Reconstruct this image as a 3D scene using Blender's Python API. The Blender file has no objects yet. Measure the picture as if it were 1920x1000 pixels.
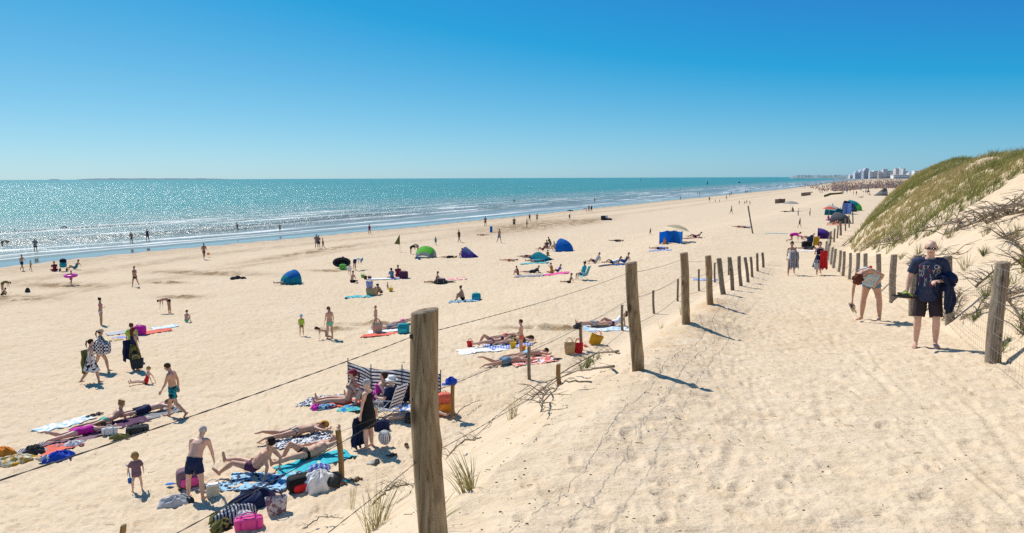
import bpy, bmesh, math, random
import numpy as np
from mathutils import Vector, Matrix
random.seed(7); RNG = np.random.default_rng(7)
SC = bpy.context.scene; COL = SC.collection

# ------------------------------------------------------------------ camera
F_PX, CX, CY, CAMZ = 1400.0, 960.0, 500.0, 9.0
PITCH, ROLL = math.atan(166/1400), 0.0037
_f = np.array([0, math.cos(PITCH), -math.sin(PITCH)]); _u = np.array([0, math.sin(PITCH), math.cos(PITCH)]); _r = np.array([1., 0, 0])
C_R = _r*math.cos(ROLL) - _u*math.sin(ROLL); C_U = _u*math.cos(ROLL) + _r*math.sin(ROLL); C_F = _f
cam_d = bpy.data.cameras.new('camera'); cam = bpy.data.objects.new('camera', cam_d); COL.objects.link(cam)
cam_d.sensor_width = 36; cam_d.lens = 36*F_PX/1920; cam_d.clip_start = 0.1; cam_d.clip_end = 90000
cam.matrix_world = Matrix(((C_R[0], C_U[0], -C_F[0], 0), (C_R[1], C_U[1], -C_F[1], 0), (C_R[2], C_U[2], -C_F[2], CAMZ), (0, 0, 0, 1)))
SC.camera = cam
# ------------------------------------------------------------------ sky, sun, exposure
SUN_EL = math.radians(50); SUN_DIR_XY = np.array([-0.64, 0.77]); SUN_DIR_XY /= np.linalg.norm(SUN_DIR_XY)
W = bpy.data.worlds.new('World'); SC.world = W; W.use_nodes = True
nt = W.node_tree; nt.nodes.clear()
out = nt.nodes.new('ShaderNodeOutputWorld'); bg = nt.nodes.new('ShaderNodeBackground'); sky = nt.nodes.new('ShaderNodeTexSky')
sky.sky_type = 'NISHITA'; sky.sun_disc = False; sky.sun_elevation = SUN_EL
sky.sun_rotation = math.atan2(SUN_DIR_XY[0], SUN_DIR_XY[1])
sky.air_density = 0.65; sky.dust_density = 0.3; sky.ozone_density = 8.0; sky.altitude = 0
# colour response of the sky per channel (deep azure overhead, pale cyan at the horizon)
sep = nt.nodes.new('ShaderNodeSeparateColor'); comb = nt.nodes.new('ShaderNodeCombineColor'); nt.links.new(sky.outputs[0], sep.inputs[0])
for i, (e, a, b_, fl) in enumerate(((.40, 14.1, -6.8, .27), (.30, 18.3, -9.55, 1.7), (.50, 8.8, 0, .5))):
    m1 = nt.nodes.new('ShaderNodeMath'); m1.operation = 'MULTIPLY'; m1.inputs[1].default_value = .1
    m2 = nt.nodes.new('ShaderNodeMath'); m2.operation = 'POWER'; m2.inputs[1].default_value = e
    m3 = nt.nodes.new('ShaderNodeMath'); m3.operation = 'MULTIPLY_ADD'; m3.inputs[1].default_value = a; m3.inputs[2].default_value = b_
    m4 = nt.nodes.new('ShaderNodeMath'); m4.operation = 'MAXIMUM'; m4.inputs[1].default_value = fl
    nt.links.new(sep.outputs[i], m1.inputs[0]); nt.links.new(m1.outputs[0], m2.inputs[0]); nt.links.new(m2.outputs[0], m3.inputs[0]); nt.links.new(m3.outputs[0], m4.inputs[0]); nt.links.new(m4.outputs[0], comb.inputs[i])
nt.links.new(comb.outputs[0], bg.inputs[0]); nt.links.new(bg.outputs[0], out.inputs[0])
bg.inputs[1].default_value = 0.10
sl = bpy.data.lights.new('sun', 'SUN'); sl.energy = 5.0; sl.angle = math.radians(0.53); sl.color = (1, .95, .86)
so = bpy.data.objects.new('sun', sl); COL.objects.link(so)
sun_dir = Vector((SUN_DIR_XY[0]*math.cos(SUN_EL), SUN_DIR_XY[1]*math.cos(SUN_EL), math.sin(SUN_EL)))
so.rotation_euler = sun_dir.to_track_quat('Z', 'Y').to_euler(); so.location = (0, 0, 60)
SC.view_settings.view_transform = 'Standard'; SC.view_settings.look = 'None'; SC.view_settings.gamma = 1; SC.view_settings.exposure = 0.0
SC.render.engine = 'CYCLES'; SC.cycles.max_bounces = 6; SC.cycles.diffuse_bounces = 3; SC.cycles.glossy_bounces = 3
SC.cycles.sample_clamp_indirect = 6; SC.cycles.use_denoising = False

# ------------------------------------------------------------------ projection helpers
def cray(px, py): return C_F + C_R*(px-CX)/F_PX - C_U*(py-CY)/F_PX
def depth_of(p): return float(np.dot(np.array(p) - np.array([0, 0, CAMZ]), C_F))

# ------------------------------------------------------------------ noise
def hsh(ix, iy, s):
    n = (ix.astype(np.int64)*374761393 + iy.astype(np.int64)*668265263 + s*69069) & 0xffffffff
    n = ((n ^ (n >> 13))*1274126177) & 0xffffffff
    return ((n ^ (n >> 16)) & 0xffff)/65535.0
def vnoise(x, y, s=0):
    ix = np.floor(x); iy = np.floor(y); fx = x-ix; fy = y-iy
    fx = fx*fx*(3-2*fx); fy = fy*fy*(3-2*fy)
    a = hsh(ix, iy, s); b = hsh(ix+1, iy, s); c = hsh(ix, iy+1, s); d = hsh(ix+1, iy+1, s)
    return (a*(1-fx)+b*fx)*(1-fy) + (c*(1-fx)+d*fx)*fy
def fbm(x, y, s=0, o=3):
    v = 0; a = .5
    for k in range(o):
        v = v + a*(vnoise(x, y, s+k*17)-.5)*2; x = x*2.03+7.1; y = y*2.03+3.7; a *= .5
    return v
def sstep(a, b, x):
    t = np.clip((x-a)/(b-a), 0, 1); return t*t*(3-2*t)
def smax(a, b, k):
    h = np.clip(.5+.5*(a-b)/k, 0, 1); return b*(1-h)+a*h + k*h*(1-h)

# ------------------------------------------------------------------ terrain (all heights below are relative to the camera, +CAMZ at the end)
FY = [-40, -5, 3.4, 9.1, 13.9, 19.9, 23.8, 26.9, 29.9, 32.8, 36.8, 41.8, 45, 70, 110, 160, 400, 1500, 12000, 40000]
FX = [-15.2, -3.3, -.42, 1.52, 3.22, 5.37, 6.75, 7.97, 9.2, 10.4, 11.9, 13.8, 15.1, 25.2, 44, 70, 200, 780, 6400, 21000]
ZY = [-40, 0, 3.4, 9.1, 13.9, 20, 24, 27, 30, 33, 37, 42, 45, 60, 80, 120, 300, 900, 3000, 40000]
ZF = [-1.2, -1.76, -1.98, -2.45, -2.92, -3.47, -3.82, -4.12, -4.3, -4.6, -4.9, -5.2, -5.4, -5.95, -6.3, -6.7, -7.0, -7.0, -6.5, -6.5]
EY = [-3000, -200, 0, 40, 75.9, 85.3, 94, 99.7, 137, 188, 225, 300, 566, 1500, 12000, 60000]
EX = [-1500, -153, -81, -66, -52, -48.7, -44.2, -40.5, -18.5, 8.2, 27, 66, 207, 664, 6000, 30000]
RY = [-40, 0, 9.1, 16, 19.8, 24, 35, 49.5, 61, 76, 84.5, 106, 134, 200, 40000]     # right fence, x
RX = [-10.2, 2.7, 6.05, 8.6, 10.05, 11.3, 15.6, 20.8, 26, 33.5, 37.7, 48.6, 62, 100, 26000]
CY_ = [-40, 0, 20, 30, 37, 47, 60, 72, 82, 95, 110, 130, 400]
CZ_ = [2.6, 2.4, 1.8, 1.3, 1.0, .70, .75, 1.1, 1.0, -2.6, -6.0, -6.9, -6.9]
def Xf(y): return np.interp(y, FY, FX)
def Xe(y): return np.interp(y, EY, EX)
def Xr(y): return np.interp(y, RY, RX)
BW = [-4000, -400, -60, 0, 25, 45, 55, 62, 67, 72, 85, 120, 400]
BZ = [-16, -13, -9.9, -8.9, -8.45, -8.05, -7.8, -7.4, -6.75, -6.45, -6.35, -6.3, -6.3]
MOUNDS = []   # (x, y, radius, height)
def foot_cells(x, y, c, s, rx, ry):
    ix = np.floor(x/c); iy = np.floor(y/c); v = np.zeros_like(x)
    for i in (-1, 0, 1):
        for j in (-1, 0, 1):
            jx, jy = ix+i, iy+j
            px = (jx+hsh(jx, jy, s))*c; py = (jy+hsh(jx, jy, s+1))*c
            an = hsh(jx, jy, s+2)*6.283; am = hsh(jx, jy, s+3)**1.5
            dx, dy = x-px, y-py
            a = dx*np.cos(an)+dy*np.sin(an); b = -dx*np.sin(an)+dy*np.cos(an)
            q = np.sqrt((a/rx)**2+(b/ry)**2)
            v += am*(-np.clip(1-q*q, 0, 1)**.8 + .42*np.exp(-((q-1.18)*4.2)**2))
    return v
def terrain(x, y, fine=True):
    x = np.asarray(x, float); y = np.asarray(y, float)
    s = x - Xf(y); w = x - Xe(y)
    zf = np.interp(y, ZY, ZF)
    beach = np.interp(w, BW, BZ)
    beach = beach + .10*fbm(x/9, y/9, 5)*sstep(8, 40, w)
    ramp = zf + .60*(s+.35) + .18*fbm(x/1.6, y/1.6, 9)
    bank = smax(beach, np.minimum(ramp, zf+.0*s), .5)
    blend = sstep(-.5, .3, s)
    near = 1-sstep(46, 62, y)                       # the path exists only where it is higher than the beach
    path = zf + .05*fbm(x/2.5, y/2.5, 21) + .16*np.exp(-(s/.9)**2)*(.4+vnoise(y/1.7, y*0, 3))*near - .05*near
    z = np.where(y < 62, bank*(1-blend)+path*blend, beach)
    z = np.where((y >= 46) & (y < 62), z*near + beach*(1-near), z)
    d = x - Xr(y) - .5 - .9*sstep(40, 62, y)
    zc = np.interp(y, CY_, CZ_) + .35*fbm(x/7, y/7, 31)
    base = np.maximum(np.where(y < 62, zf, beach), np.where(y > 46, beach, -99))
    u = np.clip(d/9.3, 0, 1.6)
    prof = np.where(u < 1, 1-(1-np.clip(u, 0, 1))**1.75, 1) - .0*u
    dune = base + np.maximum(zc-base, 0)*prof + (.26*fbm(x/2.2, y/2.2, 41, 4) + .75*fbm(x/6, y/6, 43, 2))*sstep(0, 1.5, d)*sstep(115, 60, y)
    z = np.where(d > 0, np.maximum(dune, z*0+base-.2), z)
    for (mx, my, mr, mh) in MOUNDS:
        z = z + mh*np.exp(-((x-mx)**2+(y-my)**2)/mr**2)
    if fine:
        dist = np.hypot(x, y)
        dry = sstep(6, 24, w)*(1-sstep(90, 130, dist))
        onp = sstep(-1, 1, s)*(1-sstep(-.3, .6, d))
        amp = dry*(.050*(1-onp)*sstep(-3.5, -8, s) + .020*onp + .010)*(1-.5*sstep(.5, 2, d))
        m = amp > 1e-4
        if m.any():
            xm, ym = x[m], y[m]
            v = amp[m]*(foot_cells(xm, ym, .34, 51, .155, .075) + .9*foot_cells(xm, ym, .21, 61, .10, .05) + .9*fbm(xm/.5, ym/.5, 71) + .5*fbm(xm/.16, ym/.16, 75, 2))
            sm, om = s[m], onp[m]; tr = 0          # drag and wheel tracks that run along the path
            for k, (s0, wd, dp) in enumerate(((1.15, .045, .016), (1.75, .03, .012), (2.35, .05, .018), (2.62, .03, .012), (3.05, .045, .016), (3.4, .03, .012), (3.75, .05, .014))):
                c = s0 + .22*np.sin(ym/3.1+k*1.7) + .06*np.sin(ym/.9+k); g = (sm-c)/wd
                tr = tr + .6*dp*(-np.exp(-g*g) + .5*np.exp(-((np.abs(g)-1.9)/.7)**2))*sstep(.42, .6, vnoise(ym/1.9, ym*0+k*9., 90+k))
            v = v + tr*om
            z = z.copy(); z[m] += v
    return z + CAMZ
def T(x, y): return float(terrain(np.array([x]), np.array([y]))[0])
_tt = np.concatenate([np.linspace(.8, 70, 240), np.geomspace(70.5, 9000, 260)])
def hit(px, py):
    d = cray(px, py); t = _tt
    for it in range(3):
        g = terrain(t*d[0], t*d[1], False); below = CAMZ+t*d[2] < g
        if not below.any():
            if it == 0: raise ValueError('no ground under %s,%s' % (px, py))
            break
        k = int(np.argmax(below)); t = np.linspace(t[max(k-1, 0)], t[k], 40)
    b = t[-1] if not below.any() else t[max(0, len(t)//2)]
    x, y = b*d[0], b*d[1]
    return np.array([x, y, T(x, y)])
def hit_z(px, py, z):
    d = cray(px, py); t = (z-CAMZ)/d[2]; return np.array([t*d[0], t*d[1], z])
def normal_at(x, y, e=.35):
    g = terrain(np.array([x+e, x-e, x, x]), np.array([y, y, y+e, y-e]), False)
    n = np.array([-(g[0]-g[1])/(2*e), -(g[2]-g[3])/(2*e), 1]); return Vector(n).normalized()
# ------------------------------------------------------------------ materials
MATS = {}
def new_mat(name):
    m = bpy.data.materials.new(name); m.use_nodes = True; t = m.node_tree
    return m, t, t.nodes['Principled BSDF']
class NT:
    """small helper that strings shader nodes together"""
    def __init__(s, t): s.t = t
    def n(s, kind, **kw):
        nd = s.t.nodes.new('ShaderNode'+kind)
        for k, v in kw.items():
            if hasattr(nd, k): setattr(nd, k, v)
            else: nd.inputs[k.replace('_', ' ')].default_value = v
        return nd
    def l(s, a, b): s.t.links.new(a, b)
    def obj(s): return s.n('TexCoord').outputs['Object']
    def geo(s): return s.n('NewGeometry').outputs['Position']
    def attr(s, name): return s.n('Attribute', attribute_name=name)
    def noise(s, vec, scale, detail=3, rough=.5, dist=0):
        nd = s.n('TexNoise', Scale=scale, Detail=detail, Roughness=rough, Distortion=dist)
        if vec is not None: s.l(vec, nd.inputs['Vector'])
        return nd.outputs['Fac']
    def ramp(s, fac, a, b, ca=(0, 0, 0, 1), cb=(1, 1, 1, 1)):
        nd = s.n('ValToRGB'); nd.color_ramp.elements[0].position = a; nd.color_ramp.elements[1].position = b
        nd.color_ramp.elements[0].color = ca; nd.color_ramp.elements[1].color = cb
        s.l(fac, nd.inputs[0]); return nd.outputs[0]
    def mix(s, fac, a, b, mode='MIX'):
        nd = s.n('Mix', data_type='RGBA', blend_type=mode)
        for v, i in ((fac, 0), (a, 6), (b, 7)):
            if hasattr(v, 'is_linked'): s.l(v, nd.inputs[i])
            elif i == 0: nd.inputs[0].default_value = v
            else: nd.inputs[i].default_value = (*v[:3], 1)
        return nd.outputs[2]
    def math(s, op, a, b=0., c=0., clamp=False):
        nd = s.n('Math', operation=op, use_clamp=clamp)
        for v, i in ((a, 0), (b, 1), (c, 2)):
            if hasattr(v, 'is_linked'): s.l(v, nd.inputs[i])
            else: nd.inputs[i].default_value = v
        return nd.outputs[0]
    def mapping(s, vec, scale=(1, 1, 1), rot=(0, 0, 0)):
        nd = s.n('Mapping'); nd.inputs['Scale'].default_value = scale; nd.inputs['Rotation'].default_value = rot
        s.l(vec, nd.inputs[0]); return nd.outputs[0]
    def bump(s, h, strength, dist, prev=None):
        nd = s.n('Bump', Strength=strength, Distance=dist); s.l(h, nd.inputs['Height'])
        if prev is not None: s.l(prev, nd.inputs['Normal'])
        return nd.outputs[0]

def mat(name, col, rough=.7, var=.12, scale=6, spec=.3, metal=0., bump=0., col2=None, pattern=None, pscale=8., sheen=0., thin=0.):
    """general surface: slightly uneven colour; pattern: stripes / blobs / checks / weave"""
    if name in MATS: return MATS[name]
    m, t, p = new_mat(name); N = NT(t)
    v = N.obj(); fac = N.noise(v, scale, 4)
    dark = tuple(c*(1-var) for c in col); light = tuple(min(1, c*(1+var)) for c in col)
    c = N.ramp(fac, .3, .7, (*dark, 1), (*light, 1))
    if pattern == 'stripes':
        w = N.n('TexWave', Scale=pscale, Distortion=0.0, bands_direction='Z'); N.l(v, w.inputs[0])
        c = N.mix(N.ramp(w.outputs['Fac'], .48, .52), c, col2)
    elif pattern == 'stripes_thin':
        w = N.n('TexWave', Scale=pscale, Distortion=0.0, bands_direction='Z'); N.l(v, w.inputs[0])
        c = N.mix(N.ramp(w.outputs['Fac'], .60, .66), c, tuple(q*2.2+.01 for q in col2))
    elif pattern == 'stripes_x':
        w = N.n('TexWave', Scale=pscale, Distortion=0.0, bands_direction='X'); N.l(v, w.inputs[0])
        c = N.mix(N.ramp(w.outputs['Fac'], .48, .52), c, col2)
    elif pattern == 'blobs':
        c = N.mix(N.ramp(N.noise(v, pscale, 2, .5, .6), .5, .56), c, col2)
    elif pattern == 'checks':
        k = N.n('TexChecker', Scale=pscale); N.l(v, k.inputs['Vector']); c = N.mix(k.outputs['Fac'], c, col2)
    N.l(c, p.inputs['Base Color']); p.inputs['Roughness'].default_value = rough; p.inputs['Metallic'].default_value = metal
    p.inputs['Specular IOR Level'].default_value = spec; p.inputs['Sheen Weight'].default_value = sheen
    if bump: N.l(N.bump(N.noise(v, scale*5, 4), bump, .02), p.inputs['Normal'])
    if thin:
        tr = N.n('BsdfTranslucent'); N.l(c, tr.inputs[0]); mx = N.n('MixShader'); mx.inputs[0].default_value = thin; N.l(p.outputs[0], mx.inputs[1]); N.l(tr.outputs[0], mx.inputs[2]); N.l(mx.outputs[0], t.nodes['Material Output'].inputs[0])
    MATS[name] = m; return m
def skin(i): 
    c = [(.68, .42, .31), (.58, .335, .23), (.46, .245, .155), (.30, .155, .095), (.17, .08, .05)][i]
    return mat('skin_%d' % i, c, .5, .14, 9, .35)
def cloth(c, **k):
    P = {'black': (.012, .012, .014), 'navy': (.012, .022, .07), 'blue': (.015, .15, .52), 'royal': (.01, .06, .45), 'teal': (.01, .27, .32), 'turquoise': (.03, .42, .50),
         'white': (.78, .77, .75), 'red': (.55, .02, .025), 'coral': (.72, .14, .09), 'pink': (.72, .08, .30), 'magenta': (.55, .02, .33), 'tentblue': (.03, .30, .72), 'tentgreen': (.30, .78, .14), 'tentteal': (.04, .45, .55), 'green': (.16, .52, .10), 'mint': (.10, .50, .36),
         'sandprint': (.34, .27, .21), 'lime': (.38, .55, .05), 'yellow': (.70, .48, .03), 'mustard': (.55, .30, .02), 'orange': (.80, .27, .03), 'purple': (.13, .05, .30), 'violet': (.22, .13, .52), 'plum': (.09, .03, .08), 'grey': (.22, .22, .23), 'lightgrey': (.48, .48, .49),
         'charcoal': (.04, .042, .045), 'brown': (.10, .05, .025), 'straw': (.48, .33, .16), 'beige': (.55, .43, .30), 'olive': (.16, .15, .04), 'cream': (.70, .62, .45), 'lightblue': (.32, .55, .72), 'denim': (.14, .24, .34), 'maroon': (.22, .02, .05), 'mauve': (.20, .12, .15),
         'hair_dark': (.018, .011, .008), 'hair_brown': (.075, .038, .018), 'hair_blond': (.34, .20, .08), 'hair_grey': (.42, .41, .40), 'hair_red': (.13, .035, .02)}
    nm = k.pop('nm', None) or (c + '_cloth' + ''.join('_'+str(v) for v in k.values() if isinstance(v, str)) )
    if 'col2' in k: k['col2'] = P[k['col2']]
    return mat(nm, P[c], .8, k.pop('var', .15), k.pop('scale', 7), .2, bump=.25, **k)

# ------------------------------------------------------------------ object helpers
def mesh_obj(name, verts, faces, material=None, parent=None, smooth=True, loc=None):
    me = bpy.data.meshes.new(name)
    verts = np.asarray(verts, np.float32)
    me.from_pydata(verts.tolist() if len(verts) < 4000 else [tuple(v) for v in verts], [], faces)
    me.update()
    if smooth: me.polygons.foreach_set('use_smooth', np.ones(len(me.polygons), bool))
    if material:
        for q in (material if isinstance(material, (list, tuple)) else [material]): me.materials.append(q)
    o = bpy.data.objects.new(name, me); COL.objects.link(o)
    if parent is not None: o.parent = parent
    if loc is not None: o.location = loc
    return o
def grid_obj(name, P, material, parent=None):
    """P: (rows, cols, 3) array"""
    r, c = P.shape[:2]; me = bpy.data.meshes.new(name)
    idx = np.arange(r*c).reshape(r, c)
    q = np.stack([idx[:-1, :-1], idx[:-1, 1:], idx[1:, 1:], idx[1:, :-1]], -1).reshape(-1, 4)
    me.vertices.add(r*c); me.vertices.foreach_set('co', P.reshape(-1).astype(np.float32))
    me.loops.add(q.size); me.loops.foreach_set('vertex_index', q.reshape(-1).astype(np.int32))
    me.polygons.add(len(q)); me.polygons.foreach_set('loop_start', np.arange(0, q.size, 4, dtype=np.int32))
    me.polygons.foreach_set('use_smooth', np.ones(len(q), bool)); me.update(); me.validate()
    me.materials.append(material); o = bpy.data.objects.new(name, me); COL.objects.link(o)
    if parent is not None: o.parent = parent
    return o
def fattr(o, name, vals):
    a = o.data.attributes.new(name, 'FLOAT', 'POINT'); a.data.foreach_set('value', np.asarray(vals, np.float32).ravel())
USED = {}
def tag(o, label=None, cat=None, group=None, kind=None):
    if label: o['label'] = label
    if cat: o['category'] = cat
    if group: o['group'] = group
    if kind: o['kind'] = kind
    return o
def thing(name, label, cat, loc=(0, 0, 0), rotz=0, group=None):
    o = bpy.data.objects.new(name, None); COL.objects.link(o); o.empty_display_size = .1
    o.location = loc; o.rotation_euler = (0, 0, rotz)
    return tag(o, label, cat, group)
class MB:
    """collects simple solids into one mesh"""
    def __init__(s): s.v = []; s.f = []; s.m = []
    def add(s, v, f, mi=0):
        k = len(s.v); s.v += [tuple(map(float, p)) for p in v]; s.f += [[i+k for i in q] for q in f]; s.m += [mi]*len(f); return s
    def box(s, c, d, M=None, mi=0):
        v = [Vector((c[0]+d[0]/2*a, c[1]+d[1]/2*b, c[2]+d[2]/2*e)) for a in (-1, 1) for b in (-1, 1) for e in (-1, 1)]
        if M is not None: v = [M @ p for p in v]
        return s.add(v, [[0, 1, 3, 2], [4, 6, 7, 5], [0, 4, 5, 1], [2, 3, 7, 6], [0, 2, 6, 4], [1, 5, 7, 3]], mi)
    def tube(s, pts, rad, n=6, mi=0, cap=True):
        pts = [Vector(p) for p in pts]; rad = rad if hasattr(rad, '__len__') else [rad]*len(pts); vs = []; fs = []
        ref = None
        for i, p in enumerate(pts):
            t = (pts[min(i+1, len(pts)-1)]-pts[max(i-1, 0)])
            t = t.normalized() if t.length > 1e-9 else Vector((0, 0, 1))
            if ref is None: ref = Vector((1, 0, 0)) if abs(t.x) < .8 else Vector((0, 1, 0))
            a = (ref-t*ref.dot(t)).normalized(); b = t.cross(a); ref = a
            vs += [p+a*rad[i]*math.cos(2*math.pi*k/n)+b*rad[i]*math.sin(2*math.pi*k/n) for k in range(n)]
        for i in range(len(pts)-1):
            for k in range(n): fs.append([i*n+k, i*n+(k+1) % n, (i+1)*n+(k+1) % n, (i+1)*n+k])
        if cap: fs.append(list(range(n))[::-1]); fs.append([(len(pts)-1)*n+k for k in range(n)])
        return s.add(vs, fs, mi)
    def ball(s, c, r, n=8, m=6, mi=0):
        r = r if hasattr(r, '__len__') else (r, r, r); vs = []; fs = []
        for i in range(m+1):
            th = math.pi*i/m
            for k in range(n): vs.append((c[0]+r[0]*math.sin(th)*math.cos(2*math.pi*k/n), c[1]+r[1]*math.sin(th)*math.sin(2*math.pi*k/n), c[2]-r[2]*math.cos(th)))
        for i in range(m):
            for k in range(n): fs.append([i*n+k, i*n+(k+1) % n, (i+1)*n+(k+1) % n, (i+1)*n+k])
        return s.add(vs, fs, mi)
    def obj(s, name, material, parent=None, smooth=True, loc=None):
        o = mesh_obj(name, s.v, s.f, material, parent, smooth, loc)
        if any(s.m): o.data.polygons.foreach_set('material_index', np.array(s.m, np.int32))
        return o
def sag(a, b, n, drop):
    return [tuple((1-t)*np.array(a)+t*np.array(b)-np.array([0, 0, drop*4*t*(1-t)])) for t in np.linspace(0, 1, n)]

# ------------------------------------------------------------------ sand
DAMP = [(hit(*p)[:2], rx, ry) for p, rx, ry in [((1000, 423), 24, 7), ((1090, 416), 18, 4), ((335, 557), 1.8, .9), ((310, 530), 2.2, .7), ((690, 607), 1.9, .5), ((745, 612), 1.0, .5), ((620, 618), 1.0, .5), ((1010, 614), 1.7, .6), ((1050, 617), 1.0, .4),
        ((615, 508), 1.6, .7), ((120, 535), 5, 1.4), ((380, 512), 6, 1.6), ((600, 470), 12, 1.5), ((480, 862), .4, .2), ((30, 560), 4, 1.5)]]
for (p, rx, ry) in DAMP[2:9]: MOUNDS.append((p[0]+.25, p[1]+.1, .38, .17)); MOUNDS.append((p[0]-.45, p[1]+.2, .36, -.16)); MOUNDS.append((p[0]+.9, p[1]-.1, .25, .10))
for px, py, h in [(1190, 693, .06), (1296, 606, .18), (1338, 570, .14), (1358, 552, .06)]:
    q = hit(px, py); MOUNDS.append((q[0], q[1], .75, h))
def sand_material():
    m, t, p = new_mat('sand'); N = NT(t); pos = N.geo()
    n1 = N.noise(pos, .35, 5, .6); n2 = N.noise(pos, 3.2, 5, .65); n3 = N.noise(pos, 45, 3, .6)
    c = N.ramp(n1, .3, .7, (.655, .510, .352, 1), (.70, .562, .405, 1))
    c = N.mix(N.math('MULTIPLY', N.ramp(n2, .42, .70), .55), c, (.58, .425, .265))
    c = N.mix(N.math('MULTIPLY', N.ramp(n3, .5, .75), .35), c, (.49, .355, .21))
    # bits of shell, twig and weed lying about
    vz = N.n('TexVoronoi', Scale=5.5, Randomness=1.0); N.l(pos, vz.inputs['Vector'])
    speck = N.math('MULTIPLY', N.ramp(vz.outputs['Distance'], .045, .07, (1, 1, 1, 1), (0, 0, 0, 1)), N.ramp(N.noise(pos, .9, 2), .56, .62))
    c = N.mix(N.math('MULTIPLY', speck, .8), c, (.10, .07, .04))
    damp = N.attr('damp').outputs['Fac']; wet = N.attr('wet').outputs['Fac']; orange = N.attr('crust').outputs['Fac']
    dn = N.math('MULTIPLY', damp, N.ramp(N.noise(N.mapping(pos, (1.1, .55, 1)), 1.0, 6, .72), .36, .56))
    c = N.mix(N.math('MULTIPLY', dn, .95, 0, True), c, (.25, .16, .08))
    on = N.math('MULTIPLY', orange, N.ramp(N.noise(pos, 2.6, 5, .7), .40, .66))
    c = N.mix(N.math('MULTIPLY', on, .75), c, (.50, .31, .14))
    c = N.mix(wet, c, (.20, .155, .105))
    N.l(c, p.inputs['Base Color'])
    N.l(N.math('MULTIPLY_ADD', wet, -.86, .95), p.inputs['Roughness'])
    N.l(N.math('MULTIPLY_ADD', wet, .55, .08), p.inputs['Specular IOR Level'])
    dry = N.math('SUBTRACT', 1., wet)
    b = N.bump(N.noise(pos, 2.4, 4, .55), .55, .11)
    b2 = N.n('Bump', Strength=.6, Distance=.045); N.l(N.noise(pos, 9, 4, .6), b2.inputs['Height']); N.l(b, b2.inputs['Normal'])
    b2b = N.n('Bump', Strength=.5, Distance=.018); N.l(N.noise(pos, 24, 4, .65), b2b.inputs['Height']); N.l(b2.outputs[0], b2b.inputs['Normal'])
    b3 = N.n('Bump', Strength=.4, Distance=.006); N.l(n3, b3.inputs['Height']); N.l(b2b.outputs[0], b3.inputs['Normal'])
    vm = N.n('Mix', data_type='VECTOR'); N.l(wet, vm.inputs[0]); N.l(b3.outputs[0], vm.inputs[4]); N.l(N.n('NewGeometry').outputs['Normal'], vm.inputs[5])
    N.l(vm.outputs[1], p.inputs['Normal'])
    return m
ang = np.radians(np.concatenate([np.linspace(-84, -42, 70, endpoint=False), np.linspace(-42, 42, 900), np.linspace(42.6, 84, 70)]))
rad = np.concatenate([np.geomspace(.7, 95, 860, endpoint=False), np.geomspace(95, 26000, 240)])
RR, AA = np.meshgrid(rad, ang, indexing='ij')
GX = RR*np.sin(AA); GY = RR*np.cos(AA) - 3.0
GZ = np.concatenate([terrain(GX[i:i+50].ravel(), GY[i:i+50].ravel()).reshape(-1, len(ang)) for i in range(0, len(rad), 50)])
sand = grid_obj('sand', np.stack([GX, GY, GZ], -1)[:, ::-1], sand_material()); tag(sand, 'pale golden sand of the beach, path and dunes', kind='structure')
gx, gy = GX[:, ::-1].ravel(), GY[:, ::-1].ravel(); gw = gx-Xe(gy)
fattr(sand, 'wet', 1-sstep(-.6, 1.2, gw+1.2*fbm(gx/14, gy/14, 77, 2)*sstep(0, 30, np.abs(gy))))
dm = np.zeros_like(gx)
for (q, rx, ry) in DAMP:
    a = math.radians(20); dx = gx-q[0]; dy = gy-q[1]; u1 = dx*math.sin(a)+dy*math.cos(a); v1 = dx*math.cos(a)-dy*math.sin(a)
    dm = np.maximum(dm, np.exp(-((v1/ry)**2+(u1/rx)**2)) if rx > 10 else np.exp(-((v1/rx)**2+(u1/ry)**2)))
strand = np.exp(-((gw-14-3*fbm(gx/40, gy/40, 5))/2.2)**2)*.42*sstep(20, 60, gy) + .36*np.exp(-((gw-27-4*fbm(gx/30, gy/30, 8))/1.6)**2)*sstep(20, 50, gy)
far = .35*sstep(14, 2, gw)
fattr(sand, 'damp', np.clip(1.25*np.maximum(dm, np.maximum(strand, far)), 0, 1))
gs = gx-Xf(gy); gd = gx-Xr(gy)-.5
crust = .9*np.exp(-((gs-.1)/.75)**2)*sstep(9, 11.5, gy)*sstep(24, 18, gy) + .55*np.exp(-(((gs-2.1)/1.1)**2+((gy-15.5)/3.5)**2)) + .6*np.exp(-((gd-6)/2.5)**2)*sstep(20, 28, gy)*sstep(62, 45, gy)
fattr(sand, 'crust', np.clip(crust, 0, 1))

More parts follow.
